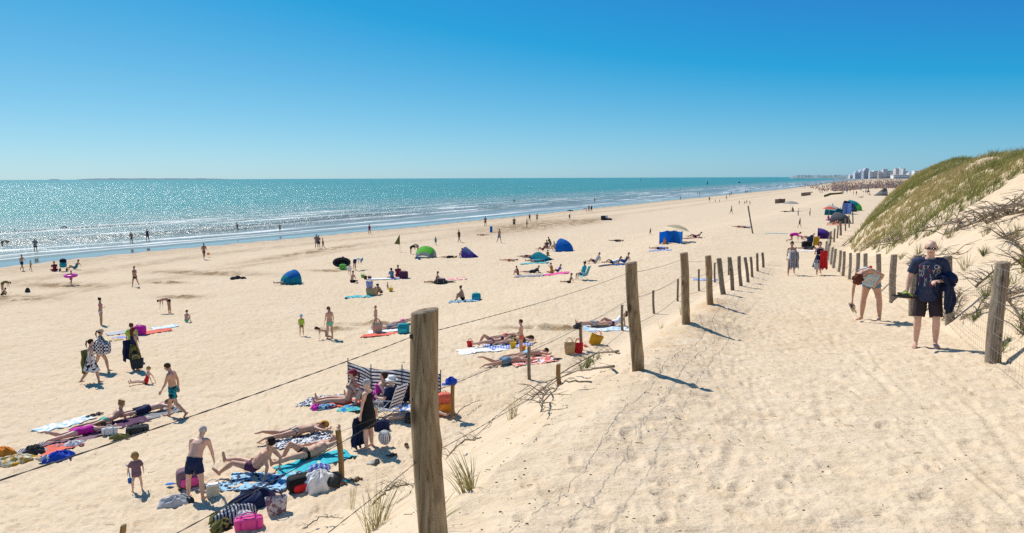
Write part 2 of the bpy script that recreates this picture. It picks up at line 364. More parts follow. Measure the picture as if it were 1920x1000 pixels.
# ------------------------------------------------------------------ sea
def sea_material():
    m, t, p = new_mat('sea_water'); N = NT(t); pos = N.geo(); off = N.attr('off').outputs['Fac']; alo = N.attr('along').outputs['Fac']
    cv = N.n('CombineXYZ'); N.l(N.math('MULTIPLY', off, 1.), cv.inputs[0]); N.l(N.math('MULTIPLY', alo, .12), cv.inputs[1])
    big = N.noise(cv.outputs[0], .02, 4, .6)
    deep = N.mix(N.ramp(big, .35, .7), (.042, .215, .165), (.068, .270, .20))
    sh = N.math('DIVIDE', off, 140., clamp=True); shn = N.math('ADD', sh, N.math('MULTIPLY', N.math('SUBTRACT', big, .5), .5))
    c = N.mix(N.ramp(shn, .15, .95), (.27, .285, .225), deep)
    # foam: breaking lines that follow the shore
    fn = N.noise(cv.outputs[0], .055, 4, .65); fm = N.noise(cv.outputs[0], .35, 5, .7)
    ph = N.math('ADD', N.math('DIVIDE', off, 8.5), N.math('MULTIPLY', fn, 3.0))
    saw = N.math('FRACT', ph)
    line = N.math('MULTIPLY', N.ramp(saw, .62, .84), N.ramp(fm, .37, .55))
    gate = N.math('MULTIPLY', N.ramp(N.math('DIVIDE', off, 95., clamp=True), .35, 1.0, (1, 1, 1, 1), (0, 0, 0, 1)), N.ramp(N.noise(cv.outputs[0], .06, 3), .34, .50))
    foam = N.math('MULTIPLY', line, gate, clamp=True)
    edge = N.math('MULTIPLY', N.ramp(N.math('ABSOLUTE', N.math('SUBTRACT', off, N.math('MULTIPLY_ADD', fn, 7., 5.5))), .0, .9, (1, 1, 1, 1), (0, 0, 0, 1)), N.ramp(fm, .3, .55))
    foam = N.math('MAXIMUM', foam, N.math('MULTIPLY', edge, .85))
    caps = N.math('MULTIPLY', N.ramp(N.noise(N.mapping(pos, (.12, .12, .12)), 1.0, 4, .7), .735, .77), N.ramp(N.math('DIVIDE', off, 200., clamp=True), .25, .6))
    foam = N.math('MAXIMUM', foam, N.math('MULTIPLY', caps, .55))
    thin = N.ramp(N.math('DIVIDE', off, 9., clamp=True), .0, 1.0)
    c = N.mix(thin, (.17, .155, .12), c)
    c = N.mix(foam, c, (.80, .82, .80))
    N.l(c, p.inputs['Base Color']); p.inputs['IOR'].default_value = 1.33
    N.l(N.math('MULTIPLY_ADD', foam, .4, .24), p.inputs['Roughness']); p.inputs['Specular IOR Level'].default_value = .5
    calm = N.ramp(N.math('DIVIDE', off, 40., clamp=True), .0, 1.0, (.02, .02, .02, 1), (1, 1, 1, 1))
    rip = N.noise(N.mapping(pos, (1, 1, 1)), 1.6, 4, .65); chop = N.noise(N.mapping(pos, (.25, .25, .25)), 1.0, 4, .6); swell = N.noise(N.mapping(pos, (.04, .04, .04)), 1.0, 3, .6)
    h = N.math('ADD', N.math('MULTIPLY', rip, .22), N.math('ADD', N.math('MULTIPLY', chop, 1.1), N.math('MULTIPLY', swell, 2.2)))
    h = N.math('MULTIPLY', h, calm)
    N.l(N.bump(h, 1.0, 1.45), p.inputs['Normal'])
    return m
oy = np.concatenate([-np.geomspace(3000, 60, 24), np.linspace(-40, 420, 420), np.geomspace(425, 60000, 180)])
of = np.concatenate([np.linspace(-7, 110, 300), np.geomspace(110.6, 60000, 130)])
OO, YY = np.meshgrid(of, oy, indexing='ij'); SX = Xe(YY) - .935*OO; SY = YY + .355*OO
amp = .26*sstep(8, 22, OO)*sstep(95, 55, OO); wv = (np.mod(OO/8.5+3*(fbm(OO*.055, YY*.0066, 8, 3)*.5+.5), 1))
SZ = amp*(np.exp(-((wv-.72)/.12)**2)*(.4+vnoise(YY/14, OO/9, 4))-.25)
sea = grid_obj('sea', np.stack([SX, SY, SZ], -1), sea_material()); tag(sea, 'turquoise sea with small breaking waves and sun glitter', kind='structure')
fattr(sea, 'off', OO); fattr(sea, 'along', YY)
# ------------------------------------------------------------------ people
def V(*a): return np.array(a if len(a) > 1 else a[0], float)
def nz(v): v = np.asarray(v, float); return v/max(np.linalg.norm(v), 1e-9)
def loft(pts, rads, side, n, out):
    """closed tapered tube; rads = [(half width along side, half depth)]; rounded ends"""
    pts = [V(p) for p in pts]; vs, fs = out; k0 = len(vs); rows = []
    m = len(pts); tang = []
    for i in range(m): tang.append(nz(pts[min(i+1, m-1)]-pts[max(i-1, 0)]))
    sd = nz(side); P = []; R = []; TT = []
    a0 = min(rads[0]); P += [pts[0]-tang[0]*a0*.8, pts[0]-tang[0]*a0*.5]; R += [(rads[0][0]*.35, rads[0][1]*.35), (rads[0][0]*.8, rads[0][1]*.8)]; TT += [tang[0]]*2
    P += pts; R += list(rads); TT += tang
    a1 = min(rads[-1]); P += [pts[-1]+tang[-1]*a1*.5, pts[-1]+tang[-1]*a1*.8]; R += [(rads[-1][0]*.8, rads[-1][1]*.8), (rads[-1][0]*.35, rads[-1][1]*.35)]; TT += [tang[-1]]*2
    for p, r, t in zip(P, R, TT):
        s = sd-t*np.dot(sd, t); s = nz(s) if np.linalg.norm(s) > 1e-3 else nz(np.cross(t, (0.3, .5, .8)))
        f = np.cross(t, s); sd = s
        for k in range(n):
            c, d = math.cos(2*math.pi*k/n), math.sin(2*math.pi*k/n); vs.append(p+s*r[0]*c+f*r[1]*d)
    L = len(P)
    for i in range(L-1):
        for k in range(n): fs.append([k0+i*n+k, k0+i*n+(k+1) % n, k0+(i+1)*n+(k+1) % n, k0+(i+1)*n+k])
    fs.append([k0+k for k in range(n)][::-1]); fs.append([k0+(L-1)*n+k for k in range(n)])
def blob(c, ax, out, n=10, m=6):
    vs, fs = out; k0 = len(vs)
    for i in range(m+1):
        th = math.pi*(i+.02)/(m+.04)
        for k in range(n): vs.append(V(c)+ax[0]*math.sin(th)*math.cos(2*math.pi*k/n)+ax[1]*math.sin(th)*math.sin(2*math.pi*k/n)-ax[2]*math.cos(th))
    for i in range(m):
        for k in range(n): fs.append([k0+i*n+k, k0+i*n+(k+1) % n, k0+(i+1)*n+(k+1) % n, k0+(i+1)*n+k])
    fs.append([k0+k for k in range(n)][::-1]); fs.append([k0+m*n+k for k in range(n)])
TMP = bpy.data.collections.new('build')
def remesh(vs, fs, vox, it=2):
    me = bpy.data.meshes.new('t'); me.from_pydata([tuple(v) for v in vs], [], fs)
    bm = bmesh.new(); bm.from_mesh(me); bmesh.ops.recalc_face_normals(bm, faces=bm.faces); bm.to_mesh(me); bm.free()
    o = bpy.data.objects.new('t', me); COL.objects.link(o)
    md = o.modifiers.new('r', 'REMESH'); md.mode = 'VOXEL'; md.voxel_size = vox
    if it: sm = o.modifiers.new('s', 'SMOOTH'); sm.factor = .5; sm.iterations = it
    dg = bpy.context.evaluated_depsgraph_get(); ev = o.evaluated_get(dg); m2 = bpy.data.meshes.new_from_object(ev)
    bpy.data.objects.remove(o); bpy.data.meshes.remove(me)
    co = np.empty(len(m2.vertices)*3, np.float32); m2.vertices.foreach_get('co', co)
    nl = len(m2.loops); lv = np.empty(nl, np.int32); m2.loops.foreach_get('vertex_index', lv)
    F = [list(p.vertices) for p in m2.polygons]; bpy.data.meshes.remove(m2)
    return co.reshape(-1, 3).astype(float), F
def vnormals(co, F):
    N = np.zeros_like(co); A = np.array([f[:4] if len(f) >= 4 else f+[f[0]] for f in F])
    fn = np.cross(co[A[:, 2]]-co[A[:, 0]], co[A[:, 3]]-co[A[:, 1]])
    for k in range(4): np.add.at(N, A[:, k], fn)
    return N/np.maximum(np.linalg.norm(N, axis=1, keepdims=True), 1e-9)
def relax(co, F, it, keep=None):
    A = np.array([f[:4] if len(f) >= 4 else f+[f[0]] for f in F])
    for _ in range(it):
        S = np.zeros_like(co); C = np.zeros(len(co))
        for k in range(4):
            np.add.at(S, A[:, k], co[A[:, (k+1) % 4]]); np.add.at(S, A[:, k], co[A[:, (k+3) % 4]]); np.add.at(C, A[:, k], 2)
        co = np.where(C[:, None] > 0, .5*co+.5*S/np.maximum(C, 1)[:, None], co)
    return co

def mir(d): return (-d[0], d[1], d[2])
# each pose: directions in the figure's own frame (x to its right, y ahead, z up); 'l'/'r' limbs; single entry = both sides mirrored
POSES = {
 'stand': dict(th=(.10, .03, -1), sh=(.04, -.04, -1), ua=(.22, .0, -1), fa=(.10, .22, -1)),
 'hips': dict(th=(.16, .03, -1), sh=(.06, -.03, -1), ua=(.75, -.25, -.75), fa=(-.8, .25, -.25)),
 'folded': dict(th=(.10, .03, -1), sh=(.04, -.04, -1), ua=(.2, .15, -1), fa=(-.75, .7, .1)),
 'walk': dict(thr=(.06, .42, -1), thl=(-.06, -.30, -1), shr=(.03, .12, -1), shl=(-.03, -.62, -.85), uar=(.18, -.35, -1), ual=(-.18, .32, -1), far=(.08, .0, -1), fal=(-.05, .6, -1), u1=(0, .06, 1)),
 'run': dict(thr=(.06, .7, -.8), thl=(-.06, -.45, -1), shr=(.03, -.3, -1), shl=(-.03, -.9, -.4), uar=(.2, -.7, -.6), ual=(-.2, .5, -.9), far=(.0, .6, -.4), fal=(.1, .9, .2), u1=(0, .16, 1)),
 'sit_legs_out': dict(u1=(0, -.38, .92), u2=(0, -.22, .97), th=(.10, 1, .10), sh=(.04, 1, -.12), ua=(.30, -.55, -.8), fa=(.12, -.35, -1)),
 'sit_lean': dict(u1=(0, -.7, .75), u2=(0, -.45, .9), thr=(.12, 1, .10), thl=(-.12, .8, .6), shr=(.04, 1, -.12), shl=(-.05, .35, -1), ua=(.30, -.5, -.8), fa=(.12, .2, -1)),
 'sit_knees': dict(u1=(0, .02, 1), u2=(0, .35, .95), th=(.14, .72, .68), sh=(.02, .38, -1), ua=(.16, .65, -.65), fa=(-.25, .9, .15)),
 'sit_cross': dict(u1=(0, .05, 1), u2=(0, .28, .95), th=(.62, .85, .12), sh=(-.85, .20, -.18), ua=(.2, .30, -1), fa=(-.2, .9, -.2)),
 'sit_chair': dict(u1=(0, -.28, .96), u2=(0, -.2, .98), th=(.10, 1, .04), sh=(.03, .12, -1), ua=(.22, .15, -1), fa=(-.25, 1, .05)),
 'crouch': dict(u1=(0, .45, .9), u2=(0, .72, .7), th=(.22, .85, .35), sh=(.02, -.40, -1), ua=(.18, .55, -.9), fa=(-.05, .6, -.9)),
 'bend': dict(u1=(0, .75, .62), u2=(0, .98, -.15), th=(.13, -.05, -1), sh=(.04, -.02, -1), ua=(.10, .15, -1), fa=(-.04, .12, -1), hd=(0, .85, -.5)),
 'kneel_hands': dict(u1=(0, 1, .25), u2=(0, 1, .05), th=(.12, .12, -1), sh=(.02, -1, -.12), ua=(.12, .1, -1), fa=(.02, .0, -1), hd=(0, .9, .45)),
 'prone': dict(u1=(0, 1, .03), u2=(0, 1, -.02), th=(.12, -1, -.02), sh=(.05, -1, .02), ua=(.85, .55, -.08), fa=(-.75, .75, -.05), hd=(0, 1, .05), lie=1),
 'prone_stretch': dict(u1=(0, 1, .03), u2=(0, 1, -.02), th=(.14, -1, -.02), shr=(.06, -1, .02), shl=(-.05, -1, .55), ua=(.45, .9, -.08), fa=(-.1, 1, -.05), hd=(0, 1, .05), lie=1),
 'prone_elbows': dict(u1=(0, 1, .16), u2=(0, .82, .6), th=(.12, -1, -.02), sh=(.04, -1, .05), ua=(.12, .35, -1), fa=(-.25, 1, .0), hd=(0, .35, 1), lie=1),
 'supine': dict(flip=1, u1=(0, 1, .03), u2=(0, 1, .03), th=(.10, -1, .04), sh=(.04, -1, -.04), ua=(.35, -.9, -.05), fa=(.05, -1, .05), hd=(0, 1, .12), lie=1),
 'supine_knee': dict(flip=1, u1=(0, 1, .03), u2=(0, 1, .06), thr=(.12, -.75, .68), thl=(-.10, -1, .08), shr=(.02, -.55, -.85), shl=(-.03, -1, -.05), ua=(.45, -.8, -.08), fa=(-.1, -1, .10), hd=(0, 1, .25), lie=1),
 'supine_elbows': dict(flip=1, u1=(0, 1, .32), u2=(0, .9, .55), thr=(.12, -.85, .50), thl=(-.10, -1, .10), shr=(.02, -.75, -.65), shl=(-.03, -1, -.08), ua=(.30, .1, -1), fa=(.2, -.8, -.1), hd=(0, .55, .9), lie=1),
}
def build_figure(H, pose, sex='m', fat=1.0, vox=.016, hands=1, child=0, over=None):
    """returns dict(co, faces, seg, t, joints): one continuous body standing/lying with its lowest point at z = 0"""
    P = dict(POSES[pose]); P.update(over or {})
    flip = P.get('flip', 0); sx = V(-1, 0, 0) if flip else V(1, 0, 0)
    u1 = nz(P.get('u1', (0, .02, 1))); u2 = nz(P.get('u2', P.get('u1', (0, .0, 1)))); uh = nz(P.get('hd', u2*.6+V(0, .12, .5)))
    hs = 1+.38*child
    S = nz(P.get('side', sx)); S2 = nz(P.get('side2', S))
    if P.get('tilt'): S2 = nz(S2 + V(0, 0, P['tilt']))
    def limb(k, sgn):
        d = P.get(k+('r' if sgn > 0 else 'l'))
        if d is None:
            d = V(P[k]); d = d if sgn > 0 else V(mir(d))
        d = V(d)
        if flip: d = V(-d[0], d[1], d[2])
        return nz(d)
    L = lambda q: q*H
    leg = 1-.10*child
    p0 = V(0, 0, 0); waist = p0+u1*L(.125); chest = waist+u2*L(.10); neck = chest+u2*L(.085 if not child else .075)
    hd_len = .135*hs; nk = neck+uh*L(.045); hc = neck+uh*L(.04+hd_len*.52)
    F1 = np.cross(S, u1)*-1; F1 = nz(np.cross(u1, S)); F2 = nz(np.cross(u2, S2)); FH = nz(P.get('face', np.cross(uh, S2)+V(0, 0, 0)))
    FH = nz(FH-uh*np.dot(FH, uh)); SH = nz(np.cross(FH, uh))
    vs, fs = [], []; out = (vs, fs); n = 12 if vox < .03 else 8
    sh = .112 if sex == 'm' else .098; hp = .050
    if child: sh = .098
    fm = sex == 'f'
    hipw, waw, chw = (.098, .074, .082) if fm else (.090, .083, .094)
    b0, b1, b2 = (.068, .053, .060) if fm else (.066, .060, .066)
    q = lambda a, b, k=fat: (L(a)*k, L(b)*k*(1+.35*(k-1)))
    loft([p0-u1*L(.045), p0+u1*L(.02), waist-u1*L(.03), waist+u2*L(.03), chest, chest+u2*L(.045), neck-u2*L(.012), neck+uh*L(.03)],
         [q(hipw*.72, b0*.85), q(hipw, b0), q((hipw+waw)/2, b1*1.05), q(waw, b1), q(chw, b2), q(chw*.98, b2*.9, 1), q(.052, .042, 1), q(.034, .036, 1)], S, n+4, out)
    if fat > 1.08: blob(waist+F1*L(.028)*fat-u1*L(.01), (S*L(.078)*fat, F1*L(.055)*fat, u1*L(.085)), out)
    for sgn in (1, -1):
        blob(p0-F1*L(.030)+S*sgn*L(.040)-u1*L(.012), (S*L(.048)*fat, F1*L(.046), u1*L(.055)), out)
        if fm and not child: blob(chest+F2*L(.052)+S2*sgn*L(.042)-u2*L(.005), (S2*L(.036), F2*L(.034), u2*L(.036)), out)
        elif not child: blob(chest+F2*L(.040)+S2*sgn*L(.042)+u2*L(.015), (S2*L(.046), F2*L(.028), u2*L(.036)), out)
    J = dict(pelvis=p0, waist=waist, chest=chest, neck=neck, head=hc, u1=u1, u2=u2, uh=uh, S=S, S2=S2, F1=F1, F2=F2, FH=FH, SH=SH)
    segs = [('torso0', p0-u1*L(.05), waist, L(.09)), ('torso1', waist, neck, L(.09))]
    # head: cranium, jaw, nose, ears
    hh = L(hd_len)
    blob(hc+uh*hh*.10-FH*hh*.06, (SH*hh*.345, FH*hh*.42, uh*hh*.40), out, 12, 8)
    blob(hc-uh*hh*.22+FH*hh*.10, (SH*hh*.27, FH*hh*.30, uh*hh*.29), out, 10, 6)
    loft([neck-u2*L(.01), hc-uh*hh*.25-FH*hh*.08], [(L(.034), L(.034)), (L(.031)*hs, L(.032)*hs)], S2, n, out)
    if vox < .028:
        loft([hc+uh*hh*.10+FH*hh*.34, hc-uh*hh*.08+FH*hh*.45], [(hh*.05, hh*.05), (hh*.085, hh*.07)], SH, 8, out)
        for sgn in (1, -1): blob(hc+SH*sgn*hh*.36-FH*hh*.05, (SH*hh*.05, FH*hh*.09, uh*hh*.14), out, 8, 5)
    segs.append(('head', nk, hc+uh*hh*.2, L(.065)*hs))
    J['hh'] = hh
    for sgn, nm in ((1, 'r'), (-1, 'l')):
        hip = p0+S*sgn*L(hp)-u1*L(.015); d1 = limb('th', sgn); d2 = limb('sh', sgn)
        knee = hip+d1*L(.245)*leg; ank = knee+d2*L(.235)*leg; fk = .9+.1*fat; k = fk*(1.06 if fm else 1)*(1-.10*child)
        mid = nz(d1-d2*.0); 
        loft([hip, hip+(knee-hip)*.25, hip+(knee-hip)*.6, knee, knee+d2*L(.07), knee+d2*L(.13), ank],
             [(L(.052)*k, L(.056)*k), (L(.051)*k, L(.054)*k), (L(.042)*k, L(.043)*k), (L(.033)*k, L(.034)*k), (L(.034)*k, L(.037)*k), (L(.030)*k, L(.031)*k), (L(.019)*k, L(.021)*k)], S, n, out)
        # foot
        fw = P.get('ft'+nm)
        if fw is None:
            fr = np.cross(d2, S)*(-1); fr = F1 if abs(np.dot(d2, F1)) < .3 else -np.cross(d2, S)
            fw = nz(fr-d2*np.dot(fr, d2)*(.7 if not P.get('lie') else .2))
            fw = nz(fw + V(0, 0, 0) + S*sgn*.18)
            if P.get('lie') and not flip: fw = nz(d2*.9+V(0, 0, -.35)+S*sgn*.15)
            elif not P.get('lie') and d2[2] < -.75: fw = nz(V(fw[0], fw[1], 0)+V(0, 0, 0))
        fw = nz(fw); sf = nz(np.cross(fw, -d2)) if abs(np.dot(fw, d2)) < .95 else S
        heel = ank-fw*L(.022)+d2*L(.022)
        loft([heel, ank+fw*L(.03)+d2*L(.020), ank+fw*L(.075)+d2*L(.028), ank+fw*L(.108)+d2*L(.031)], [(L(.019), L(.018)), (L(.023), L(.021)), (L(.028), L(.014)), (L(.022), L(.008))], sf, n, out)
        if vox < .011:
            for tno in range(5):
                bx = ank+fw*L(.105-.006*tno)+d2*L(.032)+sf*L(.017-.0085*tno)*(1 if np.dot(sf, S)*sgn < 0 else -1)
                loft([bx, bx+fw*L(.016)], [(L(.0058), L(.0055)), (L(.0048), L(.0045))], sf, 6, out)
        segs += [('thigh', hip, knee, L(.05)), ('shin', knee, ank, L(.032)), ('foot', ank, ank+fw*L(.10), L(.028))]
        J['hip'+nm], J['knee'+nm], J['ank'+nm], J['fw'+nm] = hip, knee, ank, fw
        # arm
        shd = neck-u2*L(.028)+S2*sgn*L(sh); a1 = limb('ua', sgn); a2 = limb('fa', sgn)
        elb = shd+a1*L(.165); wr = elb+a2*L(.140); kk = (.85 if fm else 1)*(.9+.1*fat)*(1-.08*child)
        loft([neck-u2*L(.022)+S2*sgn*L(.03), shd-S2*sgn*L(.014)], [(L(.034), L(.036)), (L(.038), L(.040))], nz(np.cross(S2, F2)), n, out)
        loft([shd, shd+a1*L(.05), shd+a1*L(.115), elb, elb+a2*L(.04), elb+a2*L(.09), wr],
             [(L(.033)*kk, L(.035)*kk), (L(.031)*kk, L(.031)*kk), (L(.026)*kk, L(.027)*kk), (L(.022)*kk, L(.022)*kk), (L(.024)*kk, L(.022)*kk), (L(.019)*kk, L(.018)*kk), (L(.015)*kk, L(.012)*kk)], S2, n, out)
        hdv = nz(P.get('hand'+nm, a2)); pn = P.get('palm'+nm)          # palm normal (points out of the palm)
        if pn is None: pn = -S2*sgn
        pn = V(pn); pn = pn-hdv*np.dot(pn, hdv); pn = nz(pn) if np.linalg.norm(pn) > .1 else nz(np.cross(hdv, (0.2, 1, .1)))
        ws = nz(np.cross(hdv, pn)); curl = P.get('curl'+nm, .35); thumb_side = ws if np.dot(ws, P.get('th_dir', F2 if abs(np.dot(hdv, F2)) < .8 else V(0, 0, 1))) > 0 else -ws
        if hands:
            ps = wr+hdv*L(.012); pe = wr+hdv*L(.052)
            loft([wr, ps, pe], [(L(.015), L(.011)), (L(.021), L(.010)), (L(.024), L(.0085))], ws, 8, out)
            if hands > 1:
                for fi in range(4):
                    o = (fi-1.5)*.0125; ln = (.038, .045, .043, .034)[fi]*.52; ax = hdv; b = pe+thumb_side*L(-o)
                    x0 = b; x1 = b+nz(ax+pn*curl*.6)*L(ln*.9); x2 = x1+nz(ax+pn*curl*2.2)*L(ln*.65); x3 = x2+nz(ax+pn*curl*3.6)*L(ln*.5)
                    loft([x0-ax*L(.012), x0, x1, x2, x3], [(L(.0056), L(.0054)), (L(.0056), L(.0054)), (L(.0052), L(.005)), (L(.0048), L(.0046)), (L(.0042), L(.004))], ws, 6, out)
                b = wr+hdv*L(.018)+thumb_side*L(.017); td = nz(thumb_side*.75+hdv*.75+pn*.35)
                loft([b, b+td*L(.022), b+td*L(.022)+nz(td+hdv*.6)*L(.018)], [(L(.0075), L(.0075)), (L(.0062), L(.006)), (L(.005), L(.005))], ws, 6, out)
            else:
                loft([pe, pe+nz(hdv+pn*curl)*L(.025), pe+nz(hdv+pn*curl*2)*L(.045)], [(L(.023), L(.009)), (L(.021), L(.008)), (L(.015), L(.006))], ws, 8, out)
                b = wr+hdv*L(.018)+thumb_side*L(.016); td = nz(thumb_side*.8+hdv*.7+pn*.3); loft([b, b+td*L(.035)], [(L(.0085), L(.0085)), (L(.0065), L(.0065))], ws, 6, out)
        else: loft([wr, wr+hdv*L(.085)], [(L(.018), L(.012)), (L(.016), L(.009))], ws, 6, out)
        segs += [('uarm', shd, elb, L(.032)), ('farm', elb, wr, L(.022)), ('hand', wr, wr+hdv*L(.08), L(.022))]
        J['sh'+nm], J['elb'+nm], J['wr'+nm], J['hd'+nm], J['pn'+nm] = shd, elb, wr, hdv, pn
    co, F = remesh(vs, fs, vox, 2 if vox > .011 else 2)
    zmin = co[:, 2].min()
    if P.get('lie') or pose.startswith('sit'):     # rest on trunk and legs; a propping hand may press into the sand
        D = np.stack([np.linalg.norm(co-(a+np.clip(((co-a)@(b-a))/np.dot(b-a, b-a), 0, 1)[:, None]*(b-a)), axis=1)/r for _, a, b, r in segs], 1)
        isarm = np.array([q[0] in ('uarm', 'farm', 'hand') for q in segs])[D.argmin(1)]; zmin = co[~isarm, 2].min()
    co[:, 2] -= zmin
    for k in J:
        if isinstance(J[k], np.ndarray) and k[:2] not in ('u1', 'u2', 'uh', 'fw', 'hd', 'pn', 'F1', 'F2', 'FH') and k not in ('S', 'S2', 'SH'): J[k] = J[k]-V(0, 0, zmin)
    best = np.full(len(co), 9e9); sid = np.zeros(len(co), int); tt = np.zeros(len(co)); names = []
    for i, (nm, a, b, r) in enumerate(segs):
        a = a-V(0, 0, zmin); b = b-V(0, 0, zmin); ab = b-a; t = ((co-a)@ab)/np.dot(ab, ab); tc = np.clip(t, 0, 1)
        d = np.linalg.norm(co-a-tc[:, None]*ab, axis=1)/r; m = d < best
        best[m] = d[m]; sid[m] = i; tt[m] = t[m]; names.append(nm)
    nm = np.array(names)[sid]; TQ = np.where(nm == 'torso0', tt*.46, np.where(nm == 'torso1', .46+tt*.54, -1))
    return dict(co=co, F=F, seg=nm, t=tt, T=TQ, J=J, N=vnormals(co, F), H=H, vox=vox, names=names, sid=sid)

def shell(B, mask, off, extra=None, smooth=2):
    """garment: the masked part of the body surface pushed outwards"""
    F = [f for f in B['F'] if mask[f].sum() >= len(f)-1]
    if not F: return None
    d = off if extra is None else off+extra
    co = B['co']+B['N']*np.asarray(d).reshape(-1, 1) if np.ndim(d) else B['co']+B['N']*d
    idx = sorted({i for f in F for i in f}); mp = {i: k for k, i in enumerate(idx)}
    c2 = co[idx]; F2 = [[mp[i] for i in f] for f in F]
    return relax(c2, F2, smooth), F2
def garment(B, kind):
    s, t, T, H = B['seg'], B['t'], B['T'], B['H']; v = B['vox']; J = B['J']
    tor = T > -.5; base = max(.006, v*.35)
    fr = (B['co']-J['chest'])@J['F2']; ht = (B['co']-J['chest'])@J['u2']
    if kind == 'briefs': return shell(B, (tor & (T < .17)) | ((s == 'thigh') & (t < .12)), base)
    if kind == 'trunks': return shell(B, (tor & (T < .30)) | ((s == 'thigh') & (t < .60)), base+.008, np.where(s == 'thigh', .028*np.clip(t, 0, 1), 0)*H/1.7, 3)
    if kind == 'boxers': return shell(B, (tor & (T < .26)) | ((s == 'thigh') & (t < .33)), base+.002, np.where(s == 'thigh', .010*np.clip(t, 0, 1), 0), 2)
    if kind == 'long_shorts': return shell(B, (tor & (T < .30)) | ((s == 'thigh') & (t < .92)), base+.012, np.where(s == 'thigh', .024*np.clip(t, 0, 1), 0)*H/1.7, 3)
    if kind == 'bikini_top': return shell(B, tor & (ht > -.045*H) & (ht < .035*H), base)
    if kind == 'bandeau': return shell(B, tor & (ht > -.05*H) & (ht < .02*H), base)
    if kind == 'onepiece': return shell(B, (tor & (T < .86)) | ((s == 'thigh') & (t < .10)), base)
    if kind == 'tank': return shell(B, (tor & (T > .02) & (T < .95)) | ((s == 'thigh') & (t < .05)), base+.010, None, 4)
    if kind == 'crop_top': return shell(B, tor & (T > .42) & (T < .93), base+.006, None, 3)
    if kind == 'shirt': return shell(B, (tor & (T > -.1) & (T < 1.02)) | ((s == 'uarm') & (t < .72)) | ((s == 'thigh') & (t < .10)), base+.012, np.where(s == 'uarm', .016*np.clip(t, 0, 1), .010)*H/1.7, 3)
    if kind == 'rash': return shell(B, (tor & (T > .1) & (T < .95)) | ((s == 'uarm') & (t < .65)), base+.003, None, 2)
    if kind == 'long_sleeve': return shell(B, (tor & (T > -.1) & (T < .965)) | (s == 'uarm') | ((s == 'farm') & (t < .92)), base+.012, .006, 3)
    if kind == 'swim_leggings': return shell(B, (tor & (T < .3)) | (s == 'thigh') | ((s == 'shin') & (t < .8)), base+.003, None, 2)
    raise KeyError(kind)
def skirt_mesh(B, length=.30, flare=.05, top=.25, n=28, sway=.012):
    J = B['J']; H = B['H']; rows = []; c0 = J['pelvis']+J['u1']*H*.10*(top/.25)
    kr = (J['kneer']+J['kneel'])/2; hp = J['pelvis']; dn = nz(kr-hp); spread = np.linalg.norm(J['kneer']-J['kneel'])/2
    for i in range(9):
        q = i/8; c = c0*(1-min(1, q*3))+hp*min(1, q*3) if q < .33 else hp+dn*H*length*(q-.33)/.67
        a = H*(.083+.030*min(1, q*3))+max(0, q-.33)*(flare*H+spread*.55)+.012; b = H*(.066+.020*min(1, q*3))+max(0, q-.33)*(flare*H*1.0+abs((J['kneer']-J['kneel'])@J['F1'])*.42)+.012
        row = []
        for k in range(n):
            an = 2*math.pi*k/n; w = 1+q*sway*6*math.sin(an*7+1.3)
            row.append(c+J['S']*a*w*math.cos(an)+J['F1']*b*w*math.sin(an))
        rows.append(row)
    vs = [p for r in rows for p in r]; fs = [[i*n+k, i*n+(k+1) % n, (i+1)*n+(k+1) % n, (i+1)*n+k] for i in range(8) for k in range(n)]
    return vs, fs
def hair_mesh(B, style):
    J = B['J']; hh = J['hh']; c = J['head']; uh, FH, SH = J['uh'], J['FH'], J['SH']
    vs, fs = [], []; out = (vs, fs); v = max(B['vox'], .014)
    z = (B['co']-c)@uh/hh; y = (B['co']-c)@FH/hh
    lim = {'bald': (-.05, .06), 'short': (.14, -.12), 'crop': (.16, -.10)}.get(style, (.20, -.10))
    m = (B['seg'] == 'head') & ((z > .30-.05) & (y < .36) | (y < -.02) & (z > -.22) | (z > .12) & (y < .14))
    if style == 'bald': m = (B['seg'] == 'head') & (y < .02) & (z > -.25) & (z < .22)
    r = shell(B, m, .003 if style == 'bald' else .006 if style == 'crop' else .014+.010*(style != 'short'), None, 1)
    if r is None: return None
    co, F = r; vs = [p for p in co]; fs = [list(f) for f in F]; out = (vs, fs)
    back = c-FH*hh*.40+uh*hh*.05
    if style == 'ponytail': loft([back+uh*hh*.2, back-FH*hh*.28+uh*hh*.12, back-FH*hh*.35-uh*hh*.4, back-FH*hh*.18-uh*hh*.95], [(hh*.10, hh*.10), (hh*.15, hh*.13), (hh*.13, hh*.12), (hh*.05, hh*.05)], SH, 8, out)
    if style == 'bun': blob(c-FH*hh*.42+uh*hh*.42, (SH*hh*.22, FH*hh*.20, uh*hh*.20), out)
    if style in ('long', 'bob'):
        ln = 1.15 if style == 'long' else .55
        loft([c+uh*hh*.25-FH*hh*.2, back-FH*hh*.02, back-uh*hh*.5*ln+FH*hh*.02, back-uh*hh*ln+FH*hh*.05], [(hh*.36, hh*.26), (hh*.42, hh*.20), (hh*.42, hh*.15), (hh*.28, hh*.08)], SH, 10, out)
    if style == 'curly':
        rr = random.Random(3)
        for _ in range(46):
            th = rr.uniform(0, 6.28); ph = rr.uniform(-.9, 1.4); d = SH*math.cos(th)*math.cos(ph)+FH*math.sin(th)*math.cos(ph)+uh*math.sin(ph)
            if d@FH > .45 and d@uh < .3: continue
            blob(c+uh*hh*.05-FH*hh*.08+d*hh*.47, (SH*hh*.13, FH*hh*.13, uh*hh*.13), out, 7, 4)
    return vs, fs
